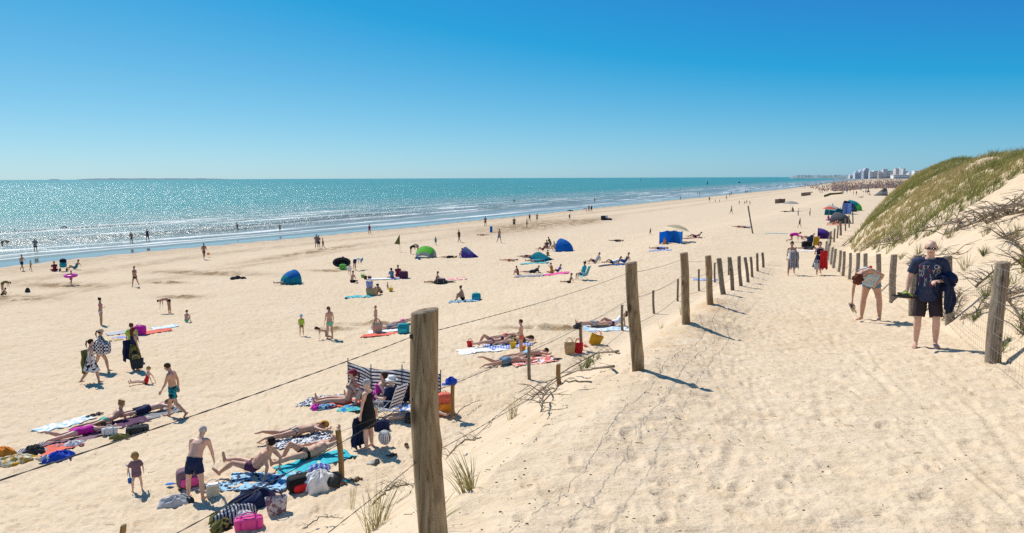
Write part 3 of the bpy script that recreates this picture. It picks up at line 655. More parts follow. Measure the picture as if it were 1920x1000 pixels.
def hat_mesh(B, style):
    J = B['J']; hh = J['hh']; c = J['head']+J['uh']*hh*.16-J['FH']*hh*.05; uh, FH, SH = J['uh'], J['FH'], J['SH']; vs, fs = [], []; n = 18
    prof = {'cap': [(.43, -.02), (.43, .12), (.38, .28), (.24, .39), (.02, .42)], 'bob': [(.72, -.12), (.60, -.03), (.44, .03), (.44, .22), (.34, .36), (.02, .40)],
            'brim': [(.95, -.02), (.75, -.03), (.45, .02), (.43, .26), (.33, .38), (.02, .38)]}[style]
    for (r, z) in prof:
        for k in range(n): vs.append(c+SH*hh*r*math.cos(2*math.pi*k/n)+FH*hh*r*1.1*math.sin(2*math.pi*k/n)+uh*hh*z)
    for i in range(len(prof)-1):
        for k in range(n): fs.append([i*n+k, i*n+(k+1) % n, (i+1)*n+(k+1) % n, (i+1)*n+k])
    if style == 'cap':
        k0 = len(vs)
        for i in range(7):
            a = math.radians(-60+20*i); e = c+SH*hh*.43*math.sin(a)+FH*hh*.46*math.cos(a); vs.append(e); vs.append(e+FH*hh*.36*math.cos(a*.9)-uh*hh*.06)
        for i in range(6): fs.append([k0+2*i, k0+2*i+2, k0+2*i+3, k0+2*i+1])
    return vs, fs
BODIES = {}
def make_person(label, H, pose, wear=(), sex='m', skin_i=1, hair=('short', 'hair_dark'), hat=None, fat=1.0, vox=.016, hands=1, child=0, over=None, eyes=False, group=None, extra=None, cat='person'):
    """person Empty at the ground > body, garments, hair, hat"""
    key = None
    B = build_figure(H, pose, sex, fat, vox, hands, child, over)
    t = thing('person', label, cat, group=group)
    mesh_obj('body', B['co'], B['F'], skin(skin_i), t)
    for k, m in wear:
        if k.startswith('skirt'):
            q = k.split('_'); ln = float(q[1]) if len(q) > 1 else .28
            g = skirt_mesh(B, ln, float(q[2]) if len(q) > 2 else .04); mo = mesh_obj('skirt', g[0], g[1], m, t)
        else:
            g = garment(B, k)
            if g is None: continue
            nmk = {'briefs': 'swim_briefs', 'rash': 'rash_shirt', 'tank': 'tank_top', 'onepiece': 'swimsuit', 'boxers': 'swim_shorts'}.get(k, k)
            mo = mesh_obj(nmk, g[0], g[1], m, t)
    if hair:
        g = hair_mesh(B, hair[0])
        if g: mesh_obj('hair', g[0], g[1], cm(hair[1]), t)
    if hat:
        g = hat_mesh(B, hat[0]); mesh_obj('hat', g[0], g[1], hat[1], t)
    if eyes:
        J = B['J']; hh = J['hh']
        for sg in (1, -1):
            b = MB(); b.ball(J['head']+J['uh']*hh*.06+J['FH']*hh*.345+J['SH']*sg*hh*.145, hh*.045, 8, 6); b.obj('eye', mat('eye', (.03, .02, .015), .2), t)
        b = MB(); b.ball(J['head']-J['uh']*hh*.24+J['FH']*hh*.385, (hh*.11, hh*.03, hh*.03), 8, 6); b.obj('mouth', mat('lips', (.30, .10, .08), .5), t)
    if extra: extra(t, B)
    return t, B
def place(t, xyz, yaw, tilt=False):
    """yaw: 0 looks away from the camera, 90 looks to the picture's left, 180 looks at the camera"""
    M = Matrix.Rotation(math.radians(yaw), 3, 'Z')
    if tilt:
        n = normal_at(xyz[0], xyz[1], .6); q = Vector((0, 0, 1)).rotation_difference(n); M = q.to_matrix() @ M
    t.matrix_world = Matrix.Translation(Vector(xyz)) @ M.to_4x4(); return t
def copy_tree(o, parent=None):
    c = o.copy(); COL.objects.link(c)
    if parent is not None: c.parent = parent
    for ch in list(o.children): copy_tree(ch, c)
    return c
# ------------------------------------------------------------------ fences
def wood_material(name, a, b, c):
    m, t, p = new_mat(name); N = NT(t); v = N.obj()
    g = N.noise(N.mapping(v, (26, 26, 1.6)), 1.0, 5, .65, .4); k = N.noise(N.mapping(v, (5, 5, 2.2)), 1.0, 3)
    col = N.mix(N.ramp(g, .34, .68), a, b); col = N.mix(N.ramp(k, .56, .70), col, c)
    fine = N.noise(N.mapping(v, (90, 90, 3)), 1.0, 3, .6); col = N.mix(N.ramp(fine, .62, .72), col, tuple(q*.35 for q in a))
    kn = N.n('TexVoronoi', Scale=1.0); N.l(N.mapping(v, (5.5, 5.5, 3.0)), kn.inputs['Vector']); col = N.mix(N.ramp(kn.outputs['Distance'], .10, .24, (.85, .85, .85, 1), (0, 0, 0, 1)), col, tuple(q*.30 for q in a))
    st_ = N.noise(N.mapping(v, (2.5, 2.5, .8)), 1.0, 3, .6); col = N.mix(N.ramp(st_, .45, .72, (0, 0, 0, 1), (.55, .55, .55, 1)), col, tuple(q*.55 for q in a))
    N.l(col, p.inputs['Base Color']); p.inputs['Roughness'].default_value = .85; p.inputs['Specular IOR Level'].default_value = .15
    N.l(N.bump(g, .8, .012, N.bump(fine, .5, .004)), p.inputs['Normal']); return m
WOOD = wood_material('weathered_wood', (.20, .12, .055), (.56, .41, .235), (.38, .21, .08))
WOOD_GREY = wood_material('grey_wood', (.17, .13, .09), (.36, .295, .22), (.23, .155, .09))
STAKE = wood_material('stake_wood', (.22, .12, .045), (.40, .25, .10), (.28, .14, .05))
END = mat('end_grain', (.27, .21, .15), .9, .35, 30, .1, bump=.5)
WIRE = mat('dull_wire', (.06, .057, .058), .6, .3, 20, .4, metal=.3); WIRE_L = mat('zinc_wire', (.38, .37, .35), .5, .2, 20, .5, metal=.5)
POSTS = {}
def post(label, base, top, wpx, material=None, group=None, name='fence_post', sink=.35, detail=True):
    b = hit(*base) if len(base) == 2 else V(base); dep = depth_of(b)
    d = cray(*top); tp = V(d[0]*dep, d[1]*dep, CAMZ+d[2]*dep); tp[1] += .03*(tp[2]-b[2])*random.uniform(-1, 1)
    r = wpx/2*dep/F_PX; ax = tp-b; n = 22 if detail else 9; m = 26 if detail else 6; rows = []; sd = random.uniform(0, 99)
    kn = [(random.uniform(0, 6.28), random.uniform(.1, .95), random.uniform(.25, .4)) for _ in range(5 if detail else 0)]
    for i in range(m+1):
        q = -sink/np.linalg.norm(ax) + (1+sink/np.linalg.norm(ax))*i/m; c = ax*q; bow = r*.22*math.sin(q*4+sd)
        for k in range(n):
            a = 2*math.pi*k/n; rr = r*(1+.05*math.sin(2*a+sd+q)+.035*math.sin(5*a+q*3+sd)+.03*math.sin(9*a+sd*2))*(1.05-.05*q)
            rr -= r*.20*math.exp(-((math.sin((a-sd-.25*math.sin(q*2))/2))/.07)**2)*(detail)          # drying crack
            for (ka, kz, ks) in kn: rr += r*.11*math.exp(-((((a-ka+3.14) % 6.28-3.14)/ks)**2+((q-kz)/.05)**2))
            rows.append((c[0]+bow+rr*math.cos(a), c[1]+rr*math.sin(a), c[2]+(.012*math.cos(a)*(i == m))))
    fs = [[i*n+k, i*n+(k+1) % n, (i+1)*n+(k+1) % n, (i+1)*n+k] for i in range(m) for k in range(n)]
    o = mesh_obj(name, rows, fs, material or WOOD, None, True, tuple(b)); tag(o, label, 'post', group)
    tr = rows[-n:]; cen = np.mean(tr, 0)
    v2 = []
    for f, h in ((.995, 0), (.9, .006), (.5, .008+.002*random.random()), (.0, .006)):
        for p in tr: v2.append(tuple(cen+(V(p)-cen)*f+V(0, 0, h)))
    mesh_obj('end_grain', v2, [[i*n+k, i*n+(k+1) % n, (i+1)*n+(k+1) % n, (i+1)*n+k] for i in range(3) for k in range(n)], END, o)
    return dict(o=o, b=b, t=tp, r=r)
LG = 'weathered posts of the fence along the left of the path'
LP = []
for (lab, base, top, w) in [
    ('thick weathered round fence post nearest the camera, split and knotted', (.0, 0), (797, 583), 51),
    ('tall pale round fence post casting a broad shadow across the path', (1194, 694), (1185, 493), 21),
    ('leaning round fence post standing on the bushy sand mound, third from the camera', (1288, 606), (1281, 475), 15.5),
    ('brown topped fence post standing behind the sand mound', (1333, 570), (1326, 480), 12),
    ('slanting fence post just beyond the brown topped one', (1357, 552), (1347, 485), 9.5),
    ('slim slanting fence post in front of a thin upright stake', (1374, 545), (1368, 483), 7.5),
    ('upright fence post sixth from the far end of the left fence', (1389, 537), (1386, 481), 6.5),
    ('bent fence post in the far part of the left fence', (1403, 530), (1397, 483), 6),
    ('short fence post third from the far end of the left fence', (1411, 520), (1407, 482), 5),
    ('short fence post second from the far end of the left fence', (1421, 509), (1419, 475), 4.5),
    ('last fence post of the left fence with a hooked top', (1431, 502), (1430, 474), 4.5)]:
    if base[0] == 0: base = (-.40, 3.55, T(-.40, 3.55))
    LP.append(post(lab, base, top, w, WOOD if w > 11 else WOOD_GREY, LG, detail=w > 9))
pb = V(-1.60, .15, T(-1.6, .15)); LP.insert(0, dict(b=pb, t=pb+V(0, 0, 1.32), r=.06))
def twisted(name, a, b, drop, rad, material, parent, tw=.06):
    L_ = np.linalg.norm(V(a)-V(b)); n = max(12, int(L_/.03)) if rad > 0 and L_ < 7 and tw else 14
    line = sag(a, b, n, drop); mb = MB()
    if tw and n > 20:
        for ph in (0, math.pi): mb.tube([(p[0]+rad*.8*math.cos(i*1.05+ph), p[1], p[2]+rad*.8*math.sin(i*1.05+ph)) for i, p in enumerate(line)], rad*.75, 4)
    else: mb.tube(line, rad, 4)
    return mb.obj(name, material, parent)
lf = thing('fence_wire', 'three sagging twisted wires strung between the left path posts', 'wire', tuple(LP[1]['b']))
for i in range(len(LP)-1):
    A, B_ = LP[i], LP[i+1]
    for k, dz in enumerate((.12, .43, .74)):
        def at(P_, dz):
            h = P_['t'][2]-P_['b'][2]; f = max(.08, 1-dz/max(h, .6)*(1 if h > .9 else .75)); return P_['b']+(P_['t']-P_['b'])*f+V(-P_['r']*.9, -P_['r']*.4, 0)
        o = twisted('wire_strand', at(A, dz), at(B_, dz), .03+.02*k, .0016 if i < 2 else .0023, WIRE, None); o.parent = lf; o.matrix_parent_inverse = Matrix.Translation(-Vector(lf.location))
for k, dz in enumerate((.12, .43, .74)):    # staples on the near post
    P_ = LP[1]; h = P_['t'][2]-P_['b'][2]; q = (P_['t']-P_['b'])*(1-dz/h); mb = MB(); mb.ball((q[0]-P_['r']*1.0, q[1]-P_['r']*.35, q[2]), (.010, .012, .014), 8, 6); mb.obj('staple', WIRE, P_['o'])
SG = 'thin wooden stakes along the foot of the bank'
ST = []
for (lab, base, top, w) in [
    ('rough golden stake standing beside the turquoise towel', (641, 897), (634, 806), 9.5),
    ('golden stake with a blue cloth tied to its top', (850, 785), (848, 712), 7.5),
    ('thin cracked stake behind the prone couple', (993, 712), (991, 650), 6.5),
    ('short broad stump of a stake sticking out of the sand', (1048, 722), (1047, 683), 8),
    ('grey stake beside the red bag and straw basket', (1090, 657), (1089, 604), 6),
    ('thin pale stake in front of the couple on the blue towel', (1167, 620), (1166, 572), 5),
    ('thin dark stake right of the second tall post', (1226, 588), (1225, 545), 4.5),
    ('thin brown stake left of the leaning post on the mound', (1271, 565), (1271, 524), 4),
    ('slim brown stake left of the brown topped post', (1311, 546), (1310, 505), 3.8),
    ('slim stake between the brown topped post and the slanting post', (1340, 530), (1340, 493), 3.6),
    ('faint slim stake behind the upright far posts', (1366, 516), (1366, 482), 3)]:
    ST.append(post(lab, base, top, w, STAKE if w > 6.6 else WOOD_GREY, SG, 'wooden_stake', .2, w > 7))
post('short sawn stake top sticking up at the bottom edge', (230, 1016), (230, 985), 11, STAKE, SG, 'wooden_stake', .2, True)
sw = thing('stake_wire', 'thin slack wire linking the stakes below the bank', 'wire', tuple(ST[0]['b']))
seq = [0, 1, 2, 4, 5, 6, 7, 8, 9, 10]
for i in range(len(seq)-1):
    A, B_ = ST[seq[i]], ST[seq[i+1]]
    o = twisted('wire_strand', A['t']-V(0, 0, .06), B_['t']-V(0, 0, .06), .06, .004, WIRE, None, 0); o.parent = sw; o.matrix_parent_inverse = Matrix.Translation(-Vector(sw.location))
RG = 'posts of the wire mesh fence along the foot of the dune'
RP = []
for (lab, base, top, w) in [
    ('tilted grey post of the mesh fence at the right edge', (1862, 679), (1880, 493), 24),
    ('grey mesh fence post behind the shoulder of the man in the navy shirt', (1780, 606), (1779, 481), 15),
    ('grey mesh fence post left of the man in the navy shirt', (1712, 592), (1718, 479), 14),
    ('dark grey mesh fence post right of the bending woman', (1673, 566), (1675, 478), 11),
    ('mesh fence post behind the back of the bending woman', (1646, 552), (1648, 477), 9),
    ('pale mesh fence post above the bending woman', (1622, 541), (1624, 476), 7),
    ('mesh fence post left of the bending woman', (1606, 533), (1609, 475), 7.5),
    ('slim mesh fence post two left of the bending woman', (1593, 524), (1595, 475), 5.5),
    ('slim mesh fence post midway between the women and the bending woman', (1581, 518), (1583, 472), 5.5),
    ('slim mesh fence post fifth right of the woman with the red towel', (1573, 510), (1576, 470), 5),
    ('slim mesh fence post fourth right of the woman with the red towel', (1563, 503), (1566, 467), 5),
    ('slim mesh fence post third right of the woman with the red towel', (1558, 496), (1562, 464), 4),
    ('slim mesh fence post second right of the woman with the red towel', (1551, 488), (1555, 457), 4),
    ('slim mesh fence post just right of the woman with the red towel', (1547, 479), (1550, 453), 4),
    ('thin far post behind the yellow beach chair', (1556, 461), (1558, 434), 3.2),
    ('thin far post right of the purple tent', (1564, 454), (1565, 429), 3),
    ('thin far post standing alone past the purple tent', (1570, 447), (1571, 423), 2.8),
    ('dark thick far post below the coral parasol', (1576, 442), (1576, 416), 4),
    ('thin far post right of the dark thick one', (1585, 433), (1586, 410), 2.6),
    ('thin far post below the striped tent', (1592, 427), (1592, 404), 2.4),
    ('thin far post near the grassy nose of the dune', (1599, 420), (1599, 398), 2.2)]:
    RP.append(post(lab, base, top, w, WOOD_GREY, RG, detail=w > 9))
pb = V(3.6, 2.6, T(3.6, 2.6)); RP.insert(0, dict(b=pb, t=pb+V(.05, 0, 1.3), r=.08))
rf = thing('mesh_fence', 'sagging wire mesh netting strung on the grey posts below the dune', 'fence', tuple(RP[1]['b']))
for i in range(16):
    A, B_ = RP[i], RP[i+1]; mb = MB(); ln = np.linalg.norm(A['b']-B_['b']); fr = (.96, .80, .64, .48, .32, .17, .05)
    lines = [sag(A['b']+(A['t']-A['b'])*f+V(-A['r'], 0, 0), B_['b']+(B_['t']-B_['b'])*f+V(-B_['r'], 0, 0), 9, .03+.04*random.random()) for f in fr]
    for l_ in lines: mb.tube(l_, .0022, 3, cap=False)
    for k in range(1, int(ln/.17)):
        q = k*.17/ln*8; j = int(q); g = q-j
        if j < 8: mb.tube([V(l_[j])*(1-g)+V(l_[j+1])*g for l_ in lines], .0013, 3, cap=False)
    o = mb.obj('mesh_panel', WIRE_L); o.parent = rf; o.matrix_parent_inverse = Matrix.Translation(-Vector(rf.location))
post('tall dark pole leaning left on the open beach', (1411, 438), (1403, 386), 2.6, WOOD_GREY, None, 'leaning_pole', .2, False)

# ------------------------------------------------------------------ beach things
def wr(seed): r_ = random.Random(seed); return [(r_.uniform(1.5, 6), r_.uniform(0, 6.28), r_.uniform(0, 6.28)) for _ in range(6)]
def towel(label, px, py, L, Wd, yaw, m, group=None, rumple=.018, name='beach_towel', n=26, cat='towel', lift=.014):
    c = hit(px, py); a = math.radians(yaw)-math.atan2(c[0], c[1]); P = np.zeros((n, int(n*.7), 3)); ws = wr(px*7+py)
    for i in range(P.shape[0]):
        for j in range(P.shape[1]):
            u = (i/(P.shape[0]-1)-.5)*L; v = (j/(P.shape[1]-1)-.5)*Wd
            u2 = u+.03*math.sin(5*v+px)+.02*math.sin(9*v); v2 = v+.04*math.sin(3.3*u+py)
            P[i, j] = (-u2*math.sin(a)-v2*math.cos(a), u2*math.cos(a)-v2*math.sin(a), sum(math.sin(f*(u*math.cos(p)+v*math.sin(p))*2.2+s) for f, p, s in ws)/6*rumple)
    X, Y = P[..., 0]+c[0], P[..., 1]+c[1]; g = terrain(X.ravel(), Y.ravel()).reshape(X.shape)
    lo = terrain(X.ravel(), Y.ravel(), False).reshape(X.shape); P[..., 2] += np.maximum(g, lo)+lift-c[2]
    o = grid_obj(name, P, m); o.location = tuple(c); tag(o, label, cat, group)
    md = o.modifiers.new('thick', 'SOLIDIFY'); md.thickness = .006; return o
def heap(label, px, py, L, Wd, Hh, yaw, m, name='clothes_pile', cat='clothes', seed=0, group=None, parts=()):
    c = hit(px, py); rr = random.Random(seed+px); n, k = 40, 18; P = []
    ph = [(rr.uniform(2, 7), rr.uniform(-3, 3), rr.uniform(0, 6.28)) for _ in range(6)]
    for i in range(k+1):
        th = i/k*math.pi/2*1.12; row = []
        for j in range(n):
            a = 2*math.pi*j/n; f = sum(math.sin(p[0]*a//1*0+round(p[0])*a+p[1]*th*2+p[2]) for p in ph)/6
            r_ = math.sin(min(th, math.pi/2))*(1+.28*f); z = math.cos(th)*(1+.5*f*math.sin(th)+.12*math.sin(9*a+th*7))
            row.append((L/2*r_*math.cos(a), Wd/2*r_*math.sin(a), max(-.05, Hh*z)))
        P += row
    fs = [[i*n+j, i*n+(j+1) % n, (i+1)*n+(j+1) % n, (i+1)*n+j][::-1] for i in range(k) for j in range(n)]
    o = mesh_obj(name, P, fs, m, None, True, tuple(c+V(0, 0, .01))); o.rotation_euler = (0, 0, math.radians(yaw)); tag(o, label, cat, group)
    for q, (dx, dy, dz, s, mm, pn) in enumerate(parts):
        b = MB(); rr2 = random.Random(q+px); nn, kk = 22, 10; pv = []
        for i in range(kk+1):
            th = i/kk*math.pi*.56
            for j in range(nn):
                al = 2*math.pi*j/nn; f = 1+.22*math.sin(3*al+q+px)+.12*math.sin(7*al+th*4); pv.append((dx+s*.5*f*math.sin(th)*math.cos(al), dy+s*.36*f*math.sin(th)*math.sin(al), max(-.03, dz*.6+s*.34*math.cos(th)*(1+.2*math.sin(5*al+th*3)))))
        b.add(pv, [[i*nn+j, i*nn+(j+1) % nn, (i+1)*nn+(j+1) % nn, (i+1)*nn+j][::-1] for i in range(kk) for j in range(nn)]); b.obj(pn, mm, o)
    return o
def rbox(mb, c, d, r=.25, n=20, m=10, puff=0.0):
    """soft rounded box (superellipsoid)"""
    e = r; vs = []; fs = []
    sg = lambda v, p: math.copysign(abs(v)**p, v)
    for i in range(m+1):
        th = -math.pi/2+math.pi*i/m
        for k in range(n):
            a = 2*math.pi*k/n; vs.append((c[0]+d[0]/2*sg(math.cos(th), e)*sg(math.cos(a), e), c[1]+d[1]/2*sg(math.cos(th), e)*sg(math.sin(a), e), c[2]+d[2]/2*sg(math.sin(th), e)*(1+puff*math.cos(3*a))))
    for i in range(m):
        for k in range(n): fs.append([i*n+k, i*n+(k+1) % n, (i+1)*n+(k+1) % n, (i+1)*n+k])
    mb.add(vs, fs)
def bag(label, px, py, w, d, h, yaw, m, kind='tote', strap=None, xyz=None, group=None):
    c = hit(px, py) if xyz is None else V(xyz); strap = strap or m
    t = thing({'tote': 'tote_bag', 'pack': 'backpack', 'duffel': 'duffel_bag', 'basket': 'straw_basket', 'box': 'cool_box'}[kind], label, 'bag' if kind != 'box' else 'box', tuple(c), math.radians(yaw), group)
    b = MB()
    if kind in ('tote', 'basket'):
        n = 24; rows = []
        for (q, f) in ((0, .80), (.03, .86), (.3, .92), (.65, 1.0), (1, 1.06), (1, .98), (.6, .92), (.12, .8), (.12, .0)):
            for k in range(n):
                a = 2*math.pi*k/n; sg = lambda v: math.copysign(abs(v)**.55, v)
                rows.append((w/2*f*sg(math.cos(a)), d/2*f*sg(math.sin(a))*(1-.25*q), h*q*(1+.04*math.cos(2*a))))
        b.add(rows, [[i*n+k, i*n+(k+1) % n, (i+1)*n+(k+1) % n, (i+1)*n+k] for i in range(8) for k in range(n)]); b.obj('bag_body', m, t)
        for s in (-1, 1):
            hb = MB(); hb.tube([(w*.28*math.cos(a), s*d*.36, h*.97+h*.42*math.sin(a)) for a in np.linspace(0, math.pi, 12)], .012, 6); hb.obj('handle', strap, t)
    elif kind == 'pack':
        rbox(b, (0, 0, h*.45), (w, d, h), .45); b.obj('bag_body', m, t)
        p = MB(); rbox(p, (0, -d*.5, h*.33), (w*.72, d*.35, h*.48), .4); p.obj('front_pocket', strap, t)
        for s in (-1, 1):
            hb = MB(); hb.tube([(s*w*.28, d*.42+.09*math.sin(a), h*.86-h*.72*a/math.pi) for a in np.linspace(0, math.pi, 10)], .018, 6); hb.obj('shoulder_strap', strap, t)
        hb = MB(); hb.tube([(w*.1*math.cos(a), d*.2, h*.93+.06*math.sin(a)) for a in np.linspace(0, math.pi, 8)], .010, 6); hb.obj('top_loop', strap, t)
    else:
        rbox(b, (0, 0, h*.5), (w, d, h), .38 if kind == 'duffel' else .2); b.obj('bag_body', m, t)
        if kind == 'duffel':
            for s in (-.28, .28): 
                z = MB(); z.tube([(w*s, d*.53*math.cos(a), h*.5+h*.54*math.sin(a)) for a in np.linspace(-.6, 3.74, 14)], .014, 5); z.obj('band', strap, t)
            hb = MB(); hb.tube([(w*.25*math.cos(a), -d*.1, h*.98+.10*math.sin(a)) for a in np.linspace(0, math.pi, 10)], .012, 6); hb.obj('handle', strap, t)
            z = MB(); z.tube([(-w*.42, 0, h*1.0), (0, 0, h*1.012), (w*.42, 0, h*1.0)], .008, 4); z.obj('zip', cloth('charcoal'), t)
        else:
            z = MB(); rbox(z, (0, 0, h*.98), (w*1.03, d*1.05, h*.16), .2); z.obj('lid', strap, t)
            hb = MB(); hb.tube([(w*.48*math.cos(a), 0, h*.95+.12*math.sin(a)) for a in np.linspace(0, math.pi, 10)], .012, 6); hb.obj('handle', strap, t)
    return t
def sandal(label, px, py, yaw, m, group=None, s=.27, xyz=None, sole=None):
    c = hit(px, py) if xyz is None else V(xyz); t = thing('sandal', label, 'sandal', tuple(c+V(0, 0, .012)), math.radians(yaw), group)
    n = 20; out_ = []
    for z in (0, .022):
        for k in range(n):
            a = 2*math.pi*k/n; y = math.sin(a); x = math.cos(a)*(1+.22*y-.18*(y < -.1)); out_.append((x*s*.17, y*s*.5, z+.012*y*y))
    b = MB(); b.add(out_, [[k, (k+1) % n, n+(k+1) % n, n+k] for k in range(n)]+[list(range(n))[::-1], list(range(n, 2*n))]); b.obj('sole', sole or m, t, False)
    for sg in (-1, 1):
        b = MB(); b.tube([(0, s*.28, .03), (sg*s*.09, s*.14, .065), (sg*s*.17, -s*.05, .03)], .010, 6); b.obj('strap', m, t)
    return t
def parasol(label, px, py, R, hgt, m, m2=None, tilt=(0, 0), group=None, closed=False):
    c = hit(px, py); t = thing('parasol', label, 'parasol', tuple(c), 0, group); b = MB(); ax = V(math.sin(tilt[0]), math.sin(tilt[1]), 1); tp = ax*hgt
    b.tube([(0, 0, -.3), tp], .02, 6); b.obj('pole', mat('white_metal', (.7, .7, .7), .4), t)
    n = 16; vs = [tuple(tp+V(0, 0, .05))]; 
    s1 = nz(np.cross(ax, (0, 1, 0))); s2 = np.cross(ax, s1)
    for r_, z in ((.35, -.02), (.7, -.12), (1., -.30)):
        for k in range(n):
            a = 2*math.pi*k/n; rr = R*r_*(1-.06*(k % 2)*r_); vs.append(tuple(tp+s1*rr*math.cos(a)+s2*rr*math.sin(a)+nz(ax)*z*R))
    fs = [[0, 1+k, 1+(k+1) % n] for k in range(n)]+[[1+i*n+k, 1+(i+1)*n+k, 1+(i+1)*n+(k+1) % n, 1+i*n+(k+1) % n] for i in range(2) for k in range(n)]
    o = mesh_obj('canopy', vs, fs, [m, m2 or m], t); 
    if m2: o.data.polygons.foreach_set('material_index', np.array([k % 2 for k in range(n)]*3, np.int32))
    return t
def shelter(label, px, py, w, d, h, yaw, m, m2=None, name='beach_tent', shape='dome', group=None):
    """pop-up beach tent: open towards its own -y"""
    c = hit(px, py); t = thing(name, label, 'tent', tuple(c), math.radians(yaw), group); n, k = 18, 10; P = []
    for i in range(n+1):
        a = math.pi*i/n
        for j in range(k+1):
            q = j/k
            if shape == 'dome': rr = math.sqrt(max(0, 1-q**2.2)); y = -d/2+d*q; hh = h*rr*(1-.10*q)
            else: rr = 1-.35*q; y = -d/2+d*q*(1-.25*math.sin(a)); hh = h*(1-.75*q**1.3)
            P.append((w/2*rr*math.cos(a)*(1 if shape == 'dome' else 1), y, max(0, hh*math.sin(a)**(.75))))
    fs = [[i*(k+1)+j, i*(k+1)+j+1, (i+1)*(k+1)+j+1, (i+1)*(k+1)+j] for i in range(n) for j in range(k)]
    o = mesh_obj('canopy', P, fs, [m, m2 or m], t)
    if m2: o.data.polygons.foreach_set('material_index', np.array([1 if (j > k*.62 or i < 3 or i > n-4) else 0 for i in range(n) for j in range(k)], np.int32))
    md = o.modifiers.new('thick', 'SOLIDIFY'); md.thickness = .01
    b = MB(); b.tube([(w/2*math.cos(a), -d/2, h*max(0, math.sin(a))**.75+.008) for a in np.linspace(0, math.pi, 24)], .016, 6); b.obj('front_hoop', m2 or m, t)
    b = MB(); b.add([(-w/2, -d/2-.25, .03), (w/2, -d/2-.25, .03), (w/2*.8, d/2*.7, .03), (-w/2*.8, d/2*.7, .03), (-w/2, -d/2-.25, .045), (w/2, -d/2-.25, .045), (w/2*.8, d/2*.7, .045), (-w/2*.8, d/2*.7, .045)], [[4, 5, 6, 7], [0, 1, 5, 4], [1, 2, 6, 5], [2, 3, 7, 6], [3, 0, 4, 7], [3, 2, 1, 0]]); b.obj('groundsheet', m2 or m, t, False)
    return t
def chair(label, px, py, yaw, m, hgt=.85, xyz=None, low=.32):
    """folding beach chair facing its own +y"""
    c = hit(px, py) if xyz is None else V(xyz); t = thing('beach_chair', label, 'chair', tuple(c), math.radians(yaw)); fr = mat('white_metal', (.7, .7, .7), .4); w = .5
    for s in (-1, 1):
        x = s*w/2; b = MB(); b.tube([(x, .30, 0), (x, -.22, low+.22)], .011, 6); b.obj('leg', fr, t); b = MB(); b.tube([(x, -.36, 0), (x, .28, low+.04)], .011, 6); b.obj('leg', fr, t)
        b = MB(); b.tube([(x, .26, low), (x, -.20, low-.03), (x, -.46, hgt), (x*.92, -.47, hgt+.03)], .012, 6); b.obj('side_rail', fr, t)
        b = MB(); b.tube([(x, -.34, low+.24), (x*1.04, .12, low+.20), (x, .16, low+.02)], .014, 6); b.obj('armrest', fr, t)
    b = MB(); b.tube([(-w/2, -.47, hgt+.03), (w/2, -.47, hgt+.03)], .012, 6); b.obj('top_rail', fr, t)
    for nm_, A, B_ in (('seat', (.26, low+.012), (-.20, low-.02)), ('backrest', (-.215, low+.02), (-.46, hgt))):
        P = np.zeros((2, 8, 9, 3)); n = 8; rows = np.zeros((9, 9, 3))
        for i in range(9):
            for j in range(9):
                q, u = i/8, j/8-.5; rows[i, j] = (u*w*.96, A[0]+(B_[0]-A[0])*q, A[1]+(B_[1]-A[1])*q-.03*math.sin(math.pi*q)*(1-3*u*u))
        o = grid_obj(nm_, rows, m, t); md = o.modifiers.new('thick', 'SOLIDIFY'); md.thickness = .008
    return t
def windbreak(label, pts, hgt, m, name='windbreak', pole_over=.14):
    """pts: pixel of each pole's foot"""
    W3 = [hit(*p) for p in pts]; c = W3[0]; t = thing(name, label, 'windbreak', tuple(c)); pm = mat('pole_wood', (.10, .09, .09), .6)
    for i, p in enumerate(W3):
        q = p-c; b = MB(); b.tube([q+V(0, 0, -.25), q+V(0.02, 0, hgt+pole_over)], .016, 6); b.obj('pole', pm, t)
    for i in range(len(W3)-1):
        a, b_ = W3[i]-c, W3[i+1]-c; d = b_-a; nrm = nz(np.cross(d, (0, 0, 1))); rows = np.zeros((13, 21, 3))
        for r_ in range(13):
            for k in range(21):
                q = k/20; bel = .10*math.sin(math.pi*q)*(1+.4*math.sin(r_*.5)); sagz = -.07*math.sin(math.pi*q)*(r_/12)
                rows[r_, k] = a+d*q-nrm*bel+V(0, 0, .02+hgt*r_/12+sagz)
        o = grid_obj('cloth_panel', rows, m, t); md = o.modifiers.new('thick', 'SOLIDIFY'); md.thickness = .006
    return t
def bucket(label, px, py, r, h, m, spade=None, group=None, xyz=None):
    c = hit(px, py) if xyz is None else V(xyz); t = thing('sand_bucket', label, 'bucket', tuple(c), random.uniform(0, 6), group); b = MB(); n = 16; vs = []
    prof = [(.72, 0), (.85, .5), (1, 1), (1.06, 1), (1.06, .96), (.94, .96), (.7, .04), (.0, .04)]
    for f, q in prof:
        for k in range(n): vs.append((r*f*math.cos(2*math.pi*k/n), r*f*math.sin(2*math.pi*k/n), h*q))
    b.add(vs, [[i*n+k, i*n+(k+1) % n, (i+1)*n+(k+1) % n, (i+1)*n+k] for i in range(len(prof)-1) for k in range(n)]); b.obj('pail', m, t)
    b = MB(); b.tube([(r*math.cos(a), 0, h*.95+r*.9*math.sin(a)) for a in np.linspace(0, math.pi, 12)], r*.05+.004, 5); b.obj('handle', spade or m, t); return t
def spade(label, m, xyz, yaw, L=.55, tiltx=0., px=None):
    t = thing('toy_spade', label, 'spade', tuple(xyz)); t.rotation_euler = (tiltx, 0, math.radians(yaw)); b = MB(); b.tube([(0, 0, L*.28), (0, 0, L)], .011, 7); b.obj('shaft', m, t)
    b = MB(); b.tube([(-.045, 0, L), (.045, 0, L)], .012, 7); b.obj('grip', m, t); b = MB(); rbox(b, (0, 0, L*.15), (.12, .02, L*.32), .5); b.obj('blade', m, t); return t
def wrap(t, obj_, world): pass
